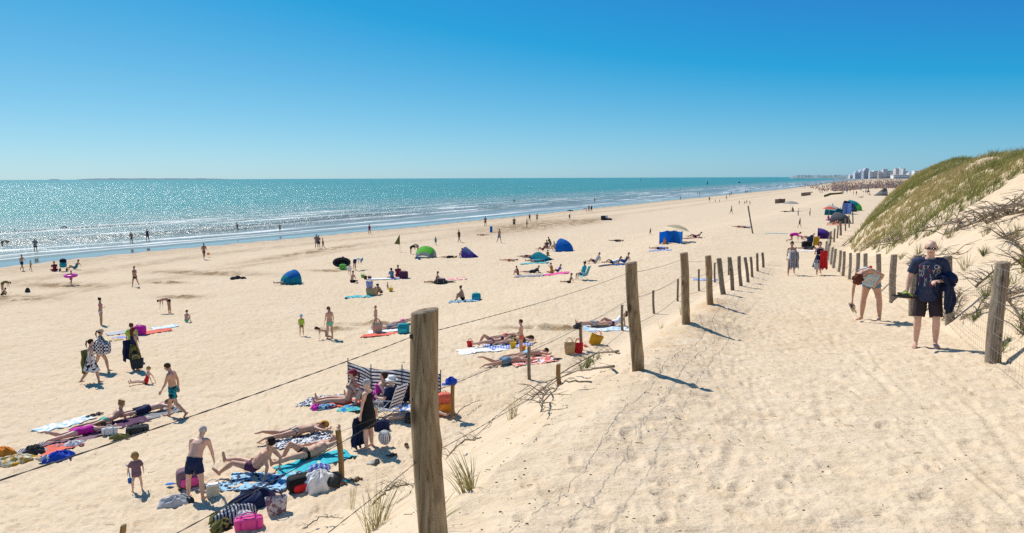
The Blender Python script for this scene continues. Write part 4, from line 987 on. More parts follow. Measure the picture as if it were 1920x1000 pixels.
# ------------------------------------------------------------------ people on the beach, one by one (positions read off the photograph, then stood on the sand)
PATS = {'floral': dict(c='white', pattern='blobs', col2='black', pscale=9, nm='floral_cloth'), 'plaid': dict(c='navy', pattern='checks', col2='white', pscale=14, nm='plaid_cloth'), 'tealprint': dict(c='teal', pattern='blobs', col2='black', pscale=14, nm='teal_print_cloth'),
        'purplestripe': dict(c='cream', pattern='stripes_x', col2='plum', pscale=4, nm='purple_stripe_cloth'), 'paleteal': dict(c='lightgrey', pattern='blobs', col2='lightblue', pscale=14, nm='pale_teal_cloth'), 'paleblue': dict(c='white', pattern='blobs', col2='lightblue', pscale=5, nm='pale_blue_cloth'), 'bluestripe': dict(c='white', pattern='stripes_thin', col2='navy', pscale=3.0, nm='navy_stripe_cloth'), 'zebra': dict(c='navy', pattern='blobs', col2='white', pscale=16, nm='zigzag_cloth'),
        'bluefloral': dict(c='lightblue', pattern='blobs', col2='navy', pscale=8, nm='blue_floral_cloth'), 'camo': dict(c='olive', pattern='blobs', col2='black', pscale=7, nm='dark_floral_cloth'), 'tealwhite': dict(c='lightgrey', pattern='stripes', col2='teal', pscale=6, nm='teal_stripe_cloth'),
        'greenprint': dict(c='mint', pattern='blobs', col2='blue', pscale=9, nm='green_print_cloth'), 'redprint': dict(c='coral', pattern='blobs', col2='white', pscale=9, nm='coral_print_cloth'), 'yellowprint': dict(c='cream', pattern='blobs', col2='mustard', pscale=9, nm='yellow_print_cloth'),
        'bluewhite': dict(c='blue', pattern='blobs', col2='white', pscale=6, nm='blue_white_cloth'), 'greystripe': dict(c='lightgrey', pattern='stripes_x', col2='navy', pscale=5, nm='grey_stripe_cloth'), 'violetstripe': dict(c='lightblue', pattern='stripes_x', col2='violet', pscale=3, nm='violet_stripe_cloth'), 'lilacprint': dict(c='lightgrey', pattern='blobs', col2='mauve', pscale=10, nm='lilac_print_cloth'), 'headscarf': dict(c='mustard', pattern='blobs', col2='plum', pscale=12, nm='scarf_cloth')}
def cmt(c):
    d = dict(PATS.get(c, dict(c=c))); base = d.pop('c'); d['nm'] = 'thin_'+d.get('nm', base+'_cloth'); return cloth(base, thin=.65, **d)
def cm(c):
    if c in PATS: d = dict(PATS[c]); return cloth(d.pop('c'), **d)
    return cloth(c)
KH = dict(bend=.66, crouch=.56, kneel_hands=.42, sit_legs_out=.52, sit_lean=.50, sit_knees=.54, sit_cross=.52, sit_chair=.78, walk=.985, run=.95)
NOPLACE = []
def PP(label, px, py, pose, yaw, wear, h=None, H=None, sex='m', sk=1, hair='short:hair_dark', hat=None, fat=1.0, sea=None, tilt=None, group=None, over=None, child=None, dz=0, extra=None, eyes=False, vox=None, xyz=None):
    c = V(xyz) if xyz is not None else hit(px, py) if sea is None else hit_z(px, py, 0)
    dep = depth_of(c)
    if h is not None: H = (h*dep/F_PX+(sea or 0))/KH.get(pose, 1.0)
    H = max(.62, min(1.95, H or 1.68)); ch = child if child is not None else min(1, max(0, (1.42-H)/.6))
    v = vox or max(.0095, min(.045, dep*.00088)); v *= max(.72, H/1.7)
    wl = [tuple(q.split(':')) for q in wear.split('+')] if wear else []
    t, B = make_person(label, H, pose, [(k, cm(m)) for k, m in wl], sex, sk, tuple(hair.split(':')) if hair else None, (hat.split(':')[0], cm(hat.split(':')[1])) if hat else None, fat, v, 2 if dep < 27 else 1 if dep < 50 else 0, ch, over, eyes, group, extra)
    lie = POSES[pose].get('lie')
    if sea is not None: c[2] = -sea
    yaw -= math.degrees(math.atan2(c[0], c[1]))
    place(t, c+V(0, 0, dz + (.02 if lie else -.012)), yaw, tilt if tilt is not None else bool(lie) and dep < 40)
    return t, B, c
def wp(t, p): return np.array(t.matrix_world @ Vector(p))

# --- the two people on the path
_ocl = cloth
def cloth(c, **k):
    if c == 'skinhair': return mat('shaved_hair', (.55, .32, .22), .6)
    return _ocl(c, **k)
PATS['darkshorts'] = dict(c='charcoal', nm='dark_shorts_cloth'); MATS['dark_shorts_cloth'] = mat('dark_shorts_cloth', (.045, .032, .036), .85, .25, 8, .15, bump=.3)
PATS['navyshirt'] = dict(c='navy', nm='navy_shirt_cloth'); MATS['navy_shirt_cloth'] = mat('navy_shirt_cloth', (.042, .054, .098), .85, .2, 6, .15, bump=.3)
MAN_Y = 182
def man_extra(t, B):
    J = B['J']; hh = J['hh']; uh, FH, SH = J['uh'], J['FH'], J['SH']; c = J['head']
    g = MB()
    for s in (-1, 1): 
        e = c+uh*hh*.07+FH*hh*.40+SH*s*hh*.17; g.ball(e, (hh*.125, hh*.045, hh*.075), 12, 8)
        g.tube([e+SH*s*hh*.12, e+SH*s*hh*.22-FH*hh*.15, c+uh*hh*.07+SH*s*hh*.38-FH*hh*.1], hh*.011, 5)
    g.tube([c+uh*hh*.09+FH*hh*.44-SH*hh*.06, c+uh*hh*.09+FH*hh*.44+SH*hh*.06], hh*.02, 5); g.obj('sunglasses', mat('dark_lens', (.015, .01, .01), .12, spec=.6), t)
    b = MB(); b.ball(c-uh*hh*.23+FH*hh*.375, (hh*.13, hh*.03, hh*.02), 10, 6); b.obj('mouth', mat('lips', (.30, .10, .08), .5), t)
def path_man():
    over = dict(thr=(.10, .10, -1), thl=(-.12, .28, -1), shr=(.02, -.10, -1), shl=(-.02, -.22, -1), uar=(.34, -.06, -1), far=(.10, .34, -1), ual=(-.30, .02, -1), fal=(.62, .78, -.02), handr=(.02, .45, -.8), curlr=1.3, curll=.7, hd=(0, .22, 1), u1=(0, .05, 1), u2=(0, .02, 1), palmr=(-1, 0, 0), palml=(0, 0, -1))
    return PP('bald man in a navy printed shirt and sunglasses walking barefoot up the path', 1734, 652, 'walk', MAN_Y, 'long_shorts:darkshorts+shirt:navyshirt', h=194, sk=0, hair='bald:skinhair', fat=1.03, over=over, extra=man_extra, vox=.0105)
man, MB_, mc = path_man()
mw = lambda p: wp(man, p)
# jacket over his forearm
def drape_jacket():
    J = MB_['J']; a = J['elbl']; b_ = J['wrl']; ax = nz(b_-a); dn = V(0, 0, -1); sd = nz(np.cross(ax, dn)); rows = []
    n, m = 30, 22
    for i in range(m):
        q = i/(m-1); row = []; base = a+(b_-a)*(-.05+.92*q)
        for k in range(n):
            s = k/(n-1)*2-1; ln = .36+.07*math.sin(q*5); r0 = .075
            if abs(s) < .32: an = s/.32*math.pi/2; p = base+V(0, 0, 1)*r0*math.cos(an)+sd*r0*math.sin(an)
            else: f = (abs(s)-.32)/.68; p = base+sd*math.copysign(r0*(1+.5*math.sin(f*3))+.03*math.sin(q*17+k*.2)*f, s)+dn*ln*f*(1.25 if s > 0 else .95)+ax*.03*math.sin(f*7+q*4)
            row.append(p)
        rows.append(row)
    o = grid_obj('jacket', np.array([[mw(p) for p in r] for r in rows]), cm('navyjacket')); md = o.modifiers.new('thick', 'SOLIDIFY'); md.thickness = .03; md.offset = 0
    tag(o, 'dark navy jacket draped over the left forearm of the man on the path', 'jacket')
    b = MB(); p0 = a+ax*.03+V(0, 0, .02)
    for an in np.linspace(0, 6.28, 15)[:-1]: pass
    ring = [p0+V(0, .02, -.03)+sd*.10*math.cos(an)+V(0, 0, .12*math.sin(an)) for an in np.linspace(-.2, 6.0, 18)]
    b.tube([mw(p) for p in ring], [.055+.015*math.sin(i*1.1) for i in range(18)], 10); o2 = b.obj('rolled_sleeve', cm('navyjacket'), o)
PATS['navyjacket'] = dict(c='navy', nm='navy_jacket_cloth'); MATS['navy_jacket_cloth'] = mat('navy_jacket_cloth', (.013, .023, .062), .8, .3, 8, .25, bump=.4)
drape_jacket()
# shirt lettering laid on the cloth
def shirt_print():
    from mathutils.bvhtree import BVHTree
    sh = [c for c in man.children if c.name.startswith('shirt')][0]; me = sh.data
    bv = BVHTree.FromPolygons([v.co for v in me.vertices], [p.vertices[:] for p in me.polygons]); J = MB_['J']
    rows = [('NEY OR', 'rw'), ('NJYYO', 'wr'), ('WLLE', 'wr'), ('SXAN', 'rw'), ('IEMI', 'wr')]
    zt = J['neck'][2]-.125; x0 = -.155
    for ri, (txt, colr) in enumerate(rows):
        adv = .31/len(txt)
        for ci, chh in enumerate(txt):
            if chh == ' ': continue
            cu = bpy.data.curves.new('t', 'FONT'); cu.body = chh; cu.size = .082*(1.25 if (ri, ci) == (0, 4) else 1); to = bpy.data.objects.new('t', cu); COL.objects.link(to)
            dg = bpy.context.evaluated_depsgraph_get(); m2 = bpy.data.meshes.new_from_object(to.evaluated_get(dg)); bm = bmesh.new(); bm.from_mesh(m2); bmesh.ops.triangulate(bm, faces=bm.faces)
            bmesh.ops.subdivide_edges(bm, edges=[e for e in bm.edges if e.calc_length() > .02], cuts=1)
            vs = []
            for v in bm.verts:
                X = -(x0+ci*adv+v.co.x*.85); Z = zt-ri*.070-.02+v.co.y; h_ = bv.ray_cast(Vector((X, 2, Z)), Vector((0, -1, 0)))
                vs.append((X, (h_[0].y if h_[0] else J['chest'][1]+.12)+.004, Z))
            q_ = MB(); q_.add(vs, [[v.index for v in f.verts] for f in bm.faces]); q_.obj('print_letter', mat('print_white', (.62, .58, .56), .8) if (ci+ri) % 3 else mat('print_red', (.42, .05, .09), .8), sh, False); bm.free(); bpy.data.objects.remove(to); bpy.data.curves.remove(cu); bpy.data.meshes.remove(m2)
    pass
shirt_print()
hp_ = mw(MB_['J']['wrr']+MB_['J']['hdr']*.07)
for k, (dx, yw) in enumerate(((-.02, 84), (.03, 97))):
    s_ = sandal('lime green flip-flop held in the right hand of the man, %s one' % ('upper' if k else 'lower'), 0, 0, yw, cm('lime'), 'lime flip-flops in the hand of the man', .40, hp_+V(-.04+dx, -.05-.02*k, -.02+.035*k-.02), cm('charcoal')); s_.rotation_euler = (.12, .25-.5*k, math.radians(yw))
over = dict(u1=(.0, .60, .80), u2=(.12, .92, .12), tilt=-.55, thr=(.15, .05, -1), thl=(-.20, -.12, -1), shr=(.06, .02, -1), shl=(-.04, -.06, -1), uar=(.12, .18, -1), far=(.0, .10, -1), ual=(-.80, -.30, -.35), fal=(.55, .05, -.85), hd=(.12, .65, -.65), curlr=1.2, face=(0, -.6, -.9))
wb, WB, wc = PP('woman bending over on the path in a pale blue top and denim shorts', 1630, 600, 'bend', 160, 'boxers:denim+tank:paleteal', H=1.70, sex='f', sk=1, hair='curly:hair_red', fat=1.2, over=over, vox=.0125)
b = MB(); J = WB['J']; b.tube([J['shl']+J['F2']*-.05-J['u2']*.02, J['shl']-J['u2']*.07-J['F2']*.075, J['chest']+J['S2']*-.06-J['F2']*.07], [.03, .034, .03], 8); b.obj('red_strap', cm('red'), wb)
hw = wp(wb, J['wrr']+J['hdr']*.10)
for k in range(2): sandal('brown strappy sandal held by the bending woman, %s of two' % ('front' if k else 'rear'), 0, 0, 60+35*k, cm('plum'), 'sandals held by the bending woman', .26, hw+V(-.05+.06*k, -.02, -.10-.02*k), cm('beige')).rotation_euler = (1.1, .3, math.radians(60+35*k))
w1, W1, _ = PP('woman in a white swimsuit carrying a striped towel down the path', 1483, 516, 'walk', 176, 'onepiece:white', h=63, sex='f', sk=2, hair='bun:hair_dark', over=dict(ual=(-.3, .1, -1), fal=(.75, .6, -.2)))
w2, W2, _ = PP('woman in a navy beach dress carrying a red towel down the path', 1535, 516, 'walk', 188, 'tank:navy+skirt_.26:navy', h=63, sex='f', sk=1, hair='bob:hair_dark', over=dict(uar=(.3, .1, -1), far=(-.7, .6, -.1)))
def hung_cloth(label, c, w, h, yaw, m, name='towel', cat='towel', fold=.05, seed=1):
    rows = np.zeros((18, 16, 3)); a = math.radians(yaw)
    for i in range(18):
        for k in range(16):
            u = (k/15-.5)*w*(1+.25*i/17); d = fold*math.sin(k*1.15+seed+i*.12)*(.4+i/20)+.02*math.sin(i*.7+seed)
            rows[i, k] = (c[0]+u*math.cos(a)-d*math.sin(a)+.0, c[1]+u*math.sin(a)+d*math.cos(a), c[2]-h*i/17*(1-.07*math.cos(k+seed)))
    o = grid_obj(name, rows, m); md = o.modifiers.new('thick', 'SOLIDIFY'); md.thickness = .015; return tag(o, label, cat)
hung_cloth('blue and white striped towel held by the woman in white', wp(w1, W1['J']['wrl'])+V(.05, -.12, .18), .42, .85, 8, cm('greystripe'))
hung_cloth('bright red towel held by the woman in the navy dress', wp(w2, W2['J']['wrr'])+V(.22, -.12, .22), .36, .95, 0, cm('red'), seed=3)
bag('pale grey bag in the hand of the woman in navy', 0, 0, .36, .18, .34, 20, cm('lightgrey'), 'tote', None, wp(w2, W2['J']['wrl'])+V(-.38, 0, -.55))

# --- walkers and bathers, nearest first
t, B, c = PP('elderly grey haired man in navy trunks stooping with his back turned', 368, 936, 'stand', -24, 'trunks:navy', h=138, sk=0, hair='crop:hair_grey', fat=1.12, over=dict(u1=(.10, .36, 1), u2=(.16, .55, .85), hd=(.1, .6, .8), thr=(.16, -.02, -1), thl=(-.2, .10, -1), ua=(.22, .15, -1), fa=(.02, .3, -1)), vox=.0125)
PP('blond toddler in a mauve shirt digging with a spade', 258, 922, 'stand', 8, 'boxers:plum+shirt:mauve', h=74, sk=0, hair='bob:hair_blond', over=dict(thr=(.22, .05, -1), thl=(-.22, .05, -1), u1=(0, .15, 1), ual=(-.5, .25, -1), uar=(.45, .1, -1)))
q = hit(244, 905); spade('blue toy spade held by the blond toddler', cm('blue'), q+V(.02, 0, -.02), 10, .5, .25)
PP('shirtless boy in teal patterned trunks walking with head bowed', 327, 782, 'walk', 66, 'trunks:tealprint', h=103, sk=1, hair='short:hair_brown', over=dict(hd=(0, .5, .85), shl=(-.03, -.75, -.75), ua=(.16, .0, -1), fa=(.05, .12, -1)), vox=.0125)
PP('old woman with cropped grey hair standing in a black dress', 692, 840, 'stand', 62, 'tank:black+skirt_.20_.008:black', h=131, sex='f', sk=0, hair='crop:hair_grey', fat=1.10, over=dict(ual=(-.22, .12, -1), fal=(.02, .2, -1)), vox=.0125)
q = hit(676, 838); hung_cloth('dark blue towel held down by the old woman in black', q+V(-.05, -.12, .80), .30, .76, 60, cm('navy'), seed=5)
PP('woman in a red cap and grey bikini sitting with legs stretched', 652, 757, 'sit_legs_out', 80, 'briefs:coral+bandeau:grey', h=62, sex='f', sk=1, hair='ponytail:hair_red', hat='cap:maroon')
PP('sunbather with raised knees sitting behind the old woman in black', 700, 757, 'sit_lean', 76, 'onepiece:magenta', h=55, sex='f', sk=0, hair='bob:hair_brown', over=dict(th=(.1, .75, .62), sh=(.05, .5, -1)))
ch = hit(730, 782); chair('folding chair with blue and white striped back behind the standing old woman', 730, 784, 60, cm('bluestripe'), .92)
PP('person in a white sun hat sitting in the striped folding chair', 728, 784, 'sit_chair', 60, 'long_shorts:grey+shirt:navy', H=1.68, sk=0, hair='crop:hair_grey', hat='bob:white', dz=-.07, over=dict(ual=(-.25, .3, -1)))
PP('man in a dark cap and black vest leaning back before the windbreak', 760, 757, 'sit_lean', 90, 'trunks:navy+tank:black', h=52, sk=1, hair='short:hair_dark', hat='cap:teal')
PP('sunbather in blue shorts lying half hidden behind the nearest post', 792, 783, 'prone', -88, 'trunks:royal', H=1.7, sk=0, hair='short:hair_brown')
PP('woman lying face down in purple striped briefs and a yellow headscarf', 558, 818, 'prone', -80, 'briefs:purplestripe', H=1.68, sex='f', sk=1, hair='bob:headscarf', fat=1.06, over=dict(shl=(-.03, -1, .28)))
PP('man in black briefs lying back with one knee raised on turquoise', 577, 862, 'supine_knee', -70, 'briefs:black', H=1.75, sk=1, hair='crop:hair_grey', fat=1.12, over=dict(u2=(0, .9, .35), ual=(-.6, .6, .35), fal=(.3, .2, .8)))
PP('tanned man seated leaning back on a blue patterned towel', 478, 893, 'sit_lean', 58, 'boxers:plum', H=1.74, sk=1, hair='short:hair_dark', fat=1.1, over=dict(u1=(0, -.85, .6), u2=(0, -.6, .8), thr=(.2, 1, .12), thl=(-.2, 1, .25), shl=(-.05, .8, -.6)))
PP('pale bather in navy shorts lying with arms folded under the head', 276, 776, 'prone', -72, 'long_shorts:navy', H=1.66, sk=0, hair='bob:hair_brown', over=dict(u2=(0, 1, .06)))
PP('woman in green bikini briefs propped on her elbows reading', 200, 796, 'prone_elbows', -68, 'briefs:mint', H=1.66, sex='f', sk=1, hair='bun:hair_blond')
PP('woman in a magenta swimsuit lying face down on a rumpled towel', 146, 820, 'prone_stretch', -72, 'onepiece:magenta', H=1.62, sex='f', sk=0, hair='long:hair_brown', fat=1.1)
PP('toddler in a red swimsuit sitting on the sand', 274, 720, 'sit_legs_out', 75, 'onepiece:red', h=30, H=None, sk=0, hair='short:hair_blond', sex='f')
PP('woman in a black and white floral dress walking with her hair blown back', 173, 718, 'walk', -78, 'tank:floral+skirt_.22:floral', h=82, sex='f', sk=1, hair='ponytail:hair_dark')
PP('woman in a khaki cap and white shorts carrying a plaid bag', 191, 696, 'walk', -80, 'boxers:white+shirt:plaid', h=79, sex='f', sk=1, hair='ponytail:hair_brown', hat='cap:beige', over=dict(fal=(-.1, .9, .1)))
PP('woman in a dark floral dress with a towel hanging from her shoulder', 254, 694, 'stand', -62, 'tank:navy+skirt_.24:camo', h=80, sex='f', sk=1, hair='long:hair_red')
PP('person in a lime top walking behind the woman in the floral dress', 250, 676, 'stand', -30, 'trunks:grey+shirt:lime', h=70, sk=1, hair='bun:hair_red')
PP('girl in a pink bikini top standing with hands in front of her', 190, 609, 'folded', -80, 'briefs:white+bikini_top:pink', h=52, sex='f', sk=2, hair='bun:hair_dark')
PP('man bending over with straight legs beside a dug hole', 317, 587, 'bend', 70, 'briefs:black', h=31, sk=2)
PP('child with bare back sitting in green shorts near a hole', 350, 604, 'sit_knees', -20, 'boxers:mint', h=21, sk=1, hair='short:hair_brown')
PP('girl in mint bikini briefs with a long brown ponytail standing', 619, 636, 'stand', 25, 'briefs:mint', h=60, sex='f', sk=1, hair='ponytail:hair_brown', over=dict(hd=(0, .5, .85)))
PP('dark haired child crawling beside the standing girl in mint', 612, 636, 'kneel_hands', 80, 'briefs:turquoise', H=1.1, sex='f', sk=1, hair='long:hair_dark')
PP('toddler in a lime swim shirt and pale sun hat', 566, 630, 'stand', 10, 'briefs:olive+rash:lime', h=40, sk=1, hair='short:hair_blond', hat='bob:lightblue')
PP('small bare boy standing by the orange towel', 705, 610, 'stand', 55, 'briefs:beige', h=37, sk=1, hair='short:hair_blond')
PP('sunbather in a white striped top lying beside the brown bag', 730, 617, 'supine', -80, 'boxers:grey+tank:greystripe', H=1.65, sex='f', sk=0, hair='bob:hair_dark')
PP('pink skinned sunbather lying beyond the teal backpack', 757, 606, 'supine', -85, 'boxers:pink', H=1.65, sk=0)
PP('woman in a dark bikini lying on her back with raised knees on white', 925, 648, 'supine_knee', -75, 'briefs:plum+bikini_top:plum', H=1.68, sex='f', sk=1, hair='bob:hair_dark')
PP('child in red briefs lying face down beyond the woman on white', 950, 634, 'prone', -70, 'briefs:red', H=1.35, sk=1, hair='short:hair_brown')
PP('bather in a patterned bikini lying behind the boy in red shorts', 966, 645, 'prone', -75, 'briefs:camo+bikini_top:camo', H=1.6, sex='f', sk=1, hair='long:hair_brown')
PP('shirtless boy in red shorts standing among the lying sunbathers', 977, 662, 'stand', 78, 'boxers:coral', h=64, sk=1, hair='short:hair_brown')
PP('man in denim blue trunks lying face down with his feet raised', 952, 682, 'prone_stretch', -72, 'trunks:denim', H=1.75, sk=1, hair='short:hair_dark')
PP('dark haired man lying face down on the pink towel', 990, 670, 'prone', -66, 'boxers:lightblue', H=1.72, sk=1, hair='short:hair_dark')
PP('sunbather in a white top reclining with one knee up', 1150, 612, 'supine_elbows', -70, 'boxers:maroon+tank:white', H=1.68, sex='f', sk=1, hair='bob:hair_dark')
PP('sunbather in grey trunks lying flat on the blue towel', 1118, 613, 'supine', -78, 'trunks:greystripe', H=1.7, sk=1)
PP('dark haired woman in black shorts hugging her knees on a pale blue towel', 868, 563, 'sit_knees', 70, 'boxers:black', h=26, sex='f', sk=2, hair='bun:hair_dark')
PP('tanned boy sitting with legs stretched beside a dark bag', 817, 531, 'sit_legs_out', 82, 'boxers:brown', h=22, sk=2, hair='short:hair_dark')
PP('person in a grey shirt sitting with their back turned on turquoise', 735, 522, 'sit_cross', 30, 'boxers:navy+shirt:denim', h=19, sk=1, hair='bob:hair_dark')
PP('dark haired teenager in a maroon top sitting on the magenta towel', 746, 519, 'sit_cross', -10, 'boxers:maroon+rash:maroon', h=21, sk=2)
PP('woman in a maroon top crouching beside the straw basket', 701, 552, 'crouch', -70, 'boxers:navy+tank:maroon', h=20, sex='f', sk=2, hair='bob:hair_grey')
PP('child kneeling beside the woman in maroon', 715, 552, 'crouch', 60, 'briefs:black', h=20, sk=2, hair='bob:hair_dark')
PP('toddler with dark hair standing by the yellow bucket', 727, 547, 'stand', -40, 'briefs:white', h=18, sk=1)
PP('bare backed man sitting on the sand digging', 660, 530, 'sit_cross', -50, 'trunks:black', h=21, sk=1)
PP('child in a white shirt standing by the black inflatable', 656, 516, 'stand', 10, 'boxers:black+shirt:white', h=23, sk=1)
PP('adult bending over in a turquoise sun hat by the black inflatable', 666, 507, 'bend', -60, 'trunks:navy+rash:white', h=24, sk=1, hat='brim:turquoise')
PP('woman in a dark swimsuit crouching behind the black inflatable', 651, 502, 'crouch', 60, 'onepiece:black', h=20, sex='f', sk=2, hair='long:hair_dark')
PP('sunbather in a pale shirt lying with legs out of the blue shelter', 536, 534, 'supine', -90, 'boxers:brown+shirt:cream', H=1.7, sk=2)
PP('tall bather in a grey towel standing at the water edge with others', 594, 467, 'stand', 10, 'trunks:grey+shirt:grey', h=27, sk=2)
PP('dark bather standing close behind the one in a grey towel', 598, 467, 'stand', -30, 'trunks:navy', h=25, sk=3)
PP('slim child in a dark swimsuit walking after the pair by the water', 606, 467, 'walk', 80, 'onepiece:black', h=21, sex='f', sk=2)
PP('lone woman in a dark swimsuit standing at the edge of the wet sand', 693, 440, 'folded', 20, 'onepiece:maroon', h=20, sex='f', sk=2)
PP('man walking up from the sea swinging an orange bucket', 383, 487, 'walk', -155, 'briefs:black', h=31, sk=3)
q = hit(391, 483); bucket('orange bucket hanging from the hand of the walking man', 0, 0, .16, .22, cm('orange'), None, None, q+V(0, 0, .30))
PP('woman in a black bikini walking over the open sand', 254, 538, 'walk', 150, 'briefs:black+bikini_top:maroon', h=38, sex='f', sk=2, hair='bun:hair_dark')
t, B, c = PP('small girl running with a pink swimming ring round her waist', 134, 535, 'run', -150, 'briefs:magenta', h=28, sex='f', sk=2, over=dict(ua=(.9, .1, -.2), fa=(.5, .5, -.5)))
b = MB(); R_ = .40; pr = c+V(0, 0, B['J']['waist'][2]+.03); ringp = [(R_*math.cos(a), R_*math.sin(a), .03*math.sin(a)) for a in np.linspace(0, 2*math.pi, 25)]; b.tube(ringp, .11, 10, cap=False); o = b.obj('swim_ring', mat('pink_vinyl', (.78, .03, .45), .25, .05, spec=.5), None, True, tuple(pr)); tag(o, 'bright pink inflatable swimming ring round the running girl', 'swim ring')
PP('man standing at the tide edge holding the hand of a toddler', 42, 508, 'walk', -130, 'trunks:navy', h=31, sk=2, over=dict(ual=(-.6, .1, -1), fal=(-.5, .2, -.7)))
PP('toddler in a swim cap held by the hand at the tide edge', 58, 508, 'walk', -120, 'briefs:maroon', h=20, sk=2, over=dict(uar=(.5, .1, .5), far=(.4, .1, .7)))
PP('sunburnt man in maroon sitting by the tide edge', 103, 509, 'sit_cross', 10, 'trunks:maroon+rash:maroon', h=18, sk=2)
PP('bare backed woman sitting behind the dark beach buggy', 141, 506, 'sit_lean', 60, 'onepiece:teal', h=18, sex='f', sk=2)
PP('child in green bending over at the left edge', 6, 548, 'bend', -70, 'boxers:olive+rash:olive', h=22, sk=2)
PP('dark child crouching beneath the bending child at the left edge', 4, 556, 'crouch', -60, 'briefs:charcoal', h=16, sk=3)
PP('man wading in a grey shirt through the shallows', 67, 472, 'stand', -20, 'trunks:navy+shirt:grey', h=25, sea=.15, sk=2)
PP('swimmer diving forward in the shallows at the left edge', 5, 461, 'bend', -80, 'briefs:navy', h=14, sea=.45, sk=3)
PP('bather wading waist deep among the glittering waves', 124, 428, 'bend', 80, 'trunks:black', h=16, sea=.8, sk=3)
PP('child wading alone in front of the tall wader', 247, 457, 'stand', 40, 'briefs:navy', h=22, sea=.1, sk=3)
PP('woman wading with elbows out in the shallows', 277, 452, 'hips', 20, 'onepiece:plum', h=23, sea=.15, sex='f', sk=3)
PP('distant dark bather wading left of a jumping child', 445, 431, 'walk', 60, 'trunks:black', h=14, sea=.35, sk=3)
PP('child jumping in the shallow surf with arms out', 525, 433, 'stand', 30, 'briefs:black', h=13, sea=.3, sk=3, over=dict(ua=(1, .1, .1)))
PP('tanned man in blue trunks striding across the open sand', 936, 456, 'walk', -35, 'trunks:denim', h=27, sk=2)
PP('man with a black backpack striding to the right', 861, 455, 'walk', 60, 'trunks:charcoal+shirt:brown', h=24, sk=3)
PP('child in a teal swim shirt on the sand', 817, 460, 'stand', -20, 'briefs:navy+rash:teal', h=16, sk=3)
PP('dark clad person bending down left of the green tent', 771, 477, 'bend', -80, 'trunks:black+shirt:black', h=17, sk=2)
PP('red haired person bending behind the green tent', 783, 474, 'bend', 70, 'shirt:beige+trunks:grey', h=17, sk=1, hair='short:hair_red')
PP('person in a striped top sitting in front of the striped shelter', 869, 483, 'sit_knees', 120, 'shirt:maroon+trunks:navy', h=17, sk=2)
PP('dark sunbather lying left of the striped shelter', 842, 484, 'prone', -90, 'trunks:black+tank:black', H=1.7, sk=3)
PP('upright bather standing alone on the damp sand left of the others', 910, 425, 'stand', -20, 'trunks:maroon', h=19, sk=3)
PP('heavy man with hands on hips on the damp sand', 964, 428, 'hips', 10, 'trunks:charcoal', h=20, sk=3, fat=1.2)
PP('thin bather standing sideways on the damp sand', 988, 428, 'stand', 80, 'trunks:black', h=18, sk=3)
PP('bather with elbows out near the wet edge, left of a pair', 993, 416, 'hips', 0, 'onepiece:black', h=15, sex='f', sk=3)
PP('bather with elbows out near the wet edge, right of a pair', 1007, 416, 'hips', 15, 'trunks:brown', h=15, sk=3)
PP('person in khaki standing under a small black umbrella', 1068, 413, 'stand', 30, 'trunks:olive+shirt:olive', h=12, sk=2)
parasol('small black umbrella held over the person in khaki', 1069, 413, .75, 2.05, cm('black'))
PP('pink sunbather lying on the sand beside a blue pillar bag', 905, 442, 'supine', 90, 'boxers:coral', H=1.7, sk=1)
bag('upright blue bag standing on the sand near the damp patch', 921, 436, .4, .4, .9, 0, cm('blue'), 'box')
PP('small child bent over near the tide edge', 1099, 398, 'bend', 80, 'briefs:coral', h=8, sk=2)
PP('left bather of a pair standing at the tide edge', 1104, 398, 'stand', 0, 'trunks:black', h=13, sk=3)
PP('right bather of a pair standing at the tide edge', 1109, 398, 'stand', 0, 'onepiece:black', h=13, sex='f', sk=3)
PP('man in khaki standing bent over beside the blue dome tent', 1032, 470, 'walk', 70, 'trunks:grey+shirt:olive', h=26, sk=2, over=dict(u1=(0, .4, 1)))
PP('woman in maroon sitting with arms back near the blue dome tent', 1018, 471, 'sit_lean', 70, 'onepiece:maroon', h=15, sex='f', sk=2)
PP('dark haired person sitting left of the man in khaki', 1025, 466, 'sit_cross', 0, 'rash:charcoal', h=15, sk=2)
PP('small person in white sitting by the mouth of the blue dome tent', 1041, 467, 'sit_knees', 60, 'shirt:beige', h=14, sk=2)
PP('rosy sunbather lying left of the turquoise sheet shelter', 955, 490, 'supine', -90, 'boxers:coral', H=1.7, sk=1)
PP('dark sunbather lying behind the turquoise sheet shelter', 988, 483, 'prone', -90, 'trunks:black', H=1.7, sk=3)
PP('sunbather in navy lying with feet out of the turquoise sheet shelter', 997, 486, 'supine', -90, 'trunks:navy+shirt:navy', H=1.7, sk=2)
PP('sunbather lying on a patterned mat below the turquoise sheet shelter', 1003, 492, 'supine', -90, 'trunks:redprint+shirt:greenprint', H=1.7, sk=2)
PP('person sitting up behind the turquoise sheet shelter', 1027, 480, 'sit_cross', 0, 'rash:olive', h=11, sk=2)
PP('child in maroon sitting at the end of the pale towel', 971, 515, 'sit_knees', 110, 'rash:maroon+boxers:maroon', h=16, sk=2)
PP('man in dark clothes lying propped on his elbow', 998, 512, 'prone_elbows', -85, 'trunks:navy+shirt:charcoal', H=1.7, sk=2, hair='short:hair_grey')
PP('tanned woman in a mustard swimsuit sitting and raising an arm', 1035, 513, 'sit_cross', 50, 'onepiece:mustard', h=19, sex='f', sk=2, over=dict(ual=(-.4, .5, .6), fal=(-.1, .3, 1)))
PP('person in a violet top reclining on a pink mat', 1046, 511, 'sit_lean', 100, 'shirt:violet+trunks:charcoal', h=14, sk=2)
PP('man sitting on the sand beside the turquoise deck chair', 1068, 531, 'sit_legs_out', 84, 'trunks:charcoal', h=18, sk=3)
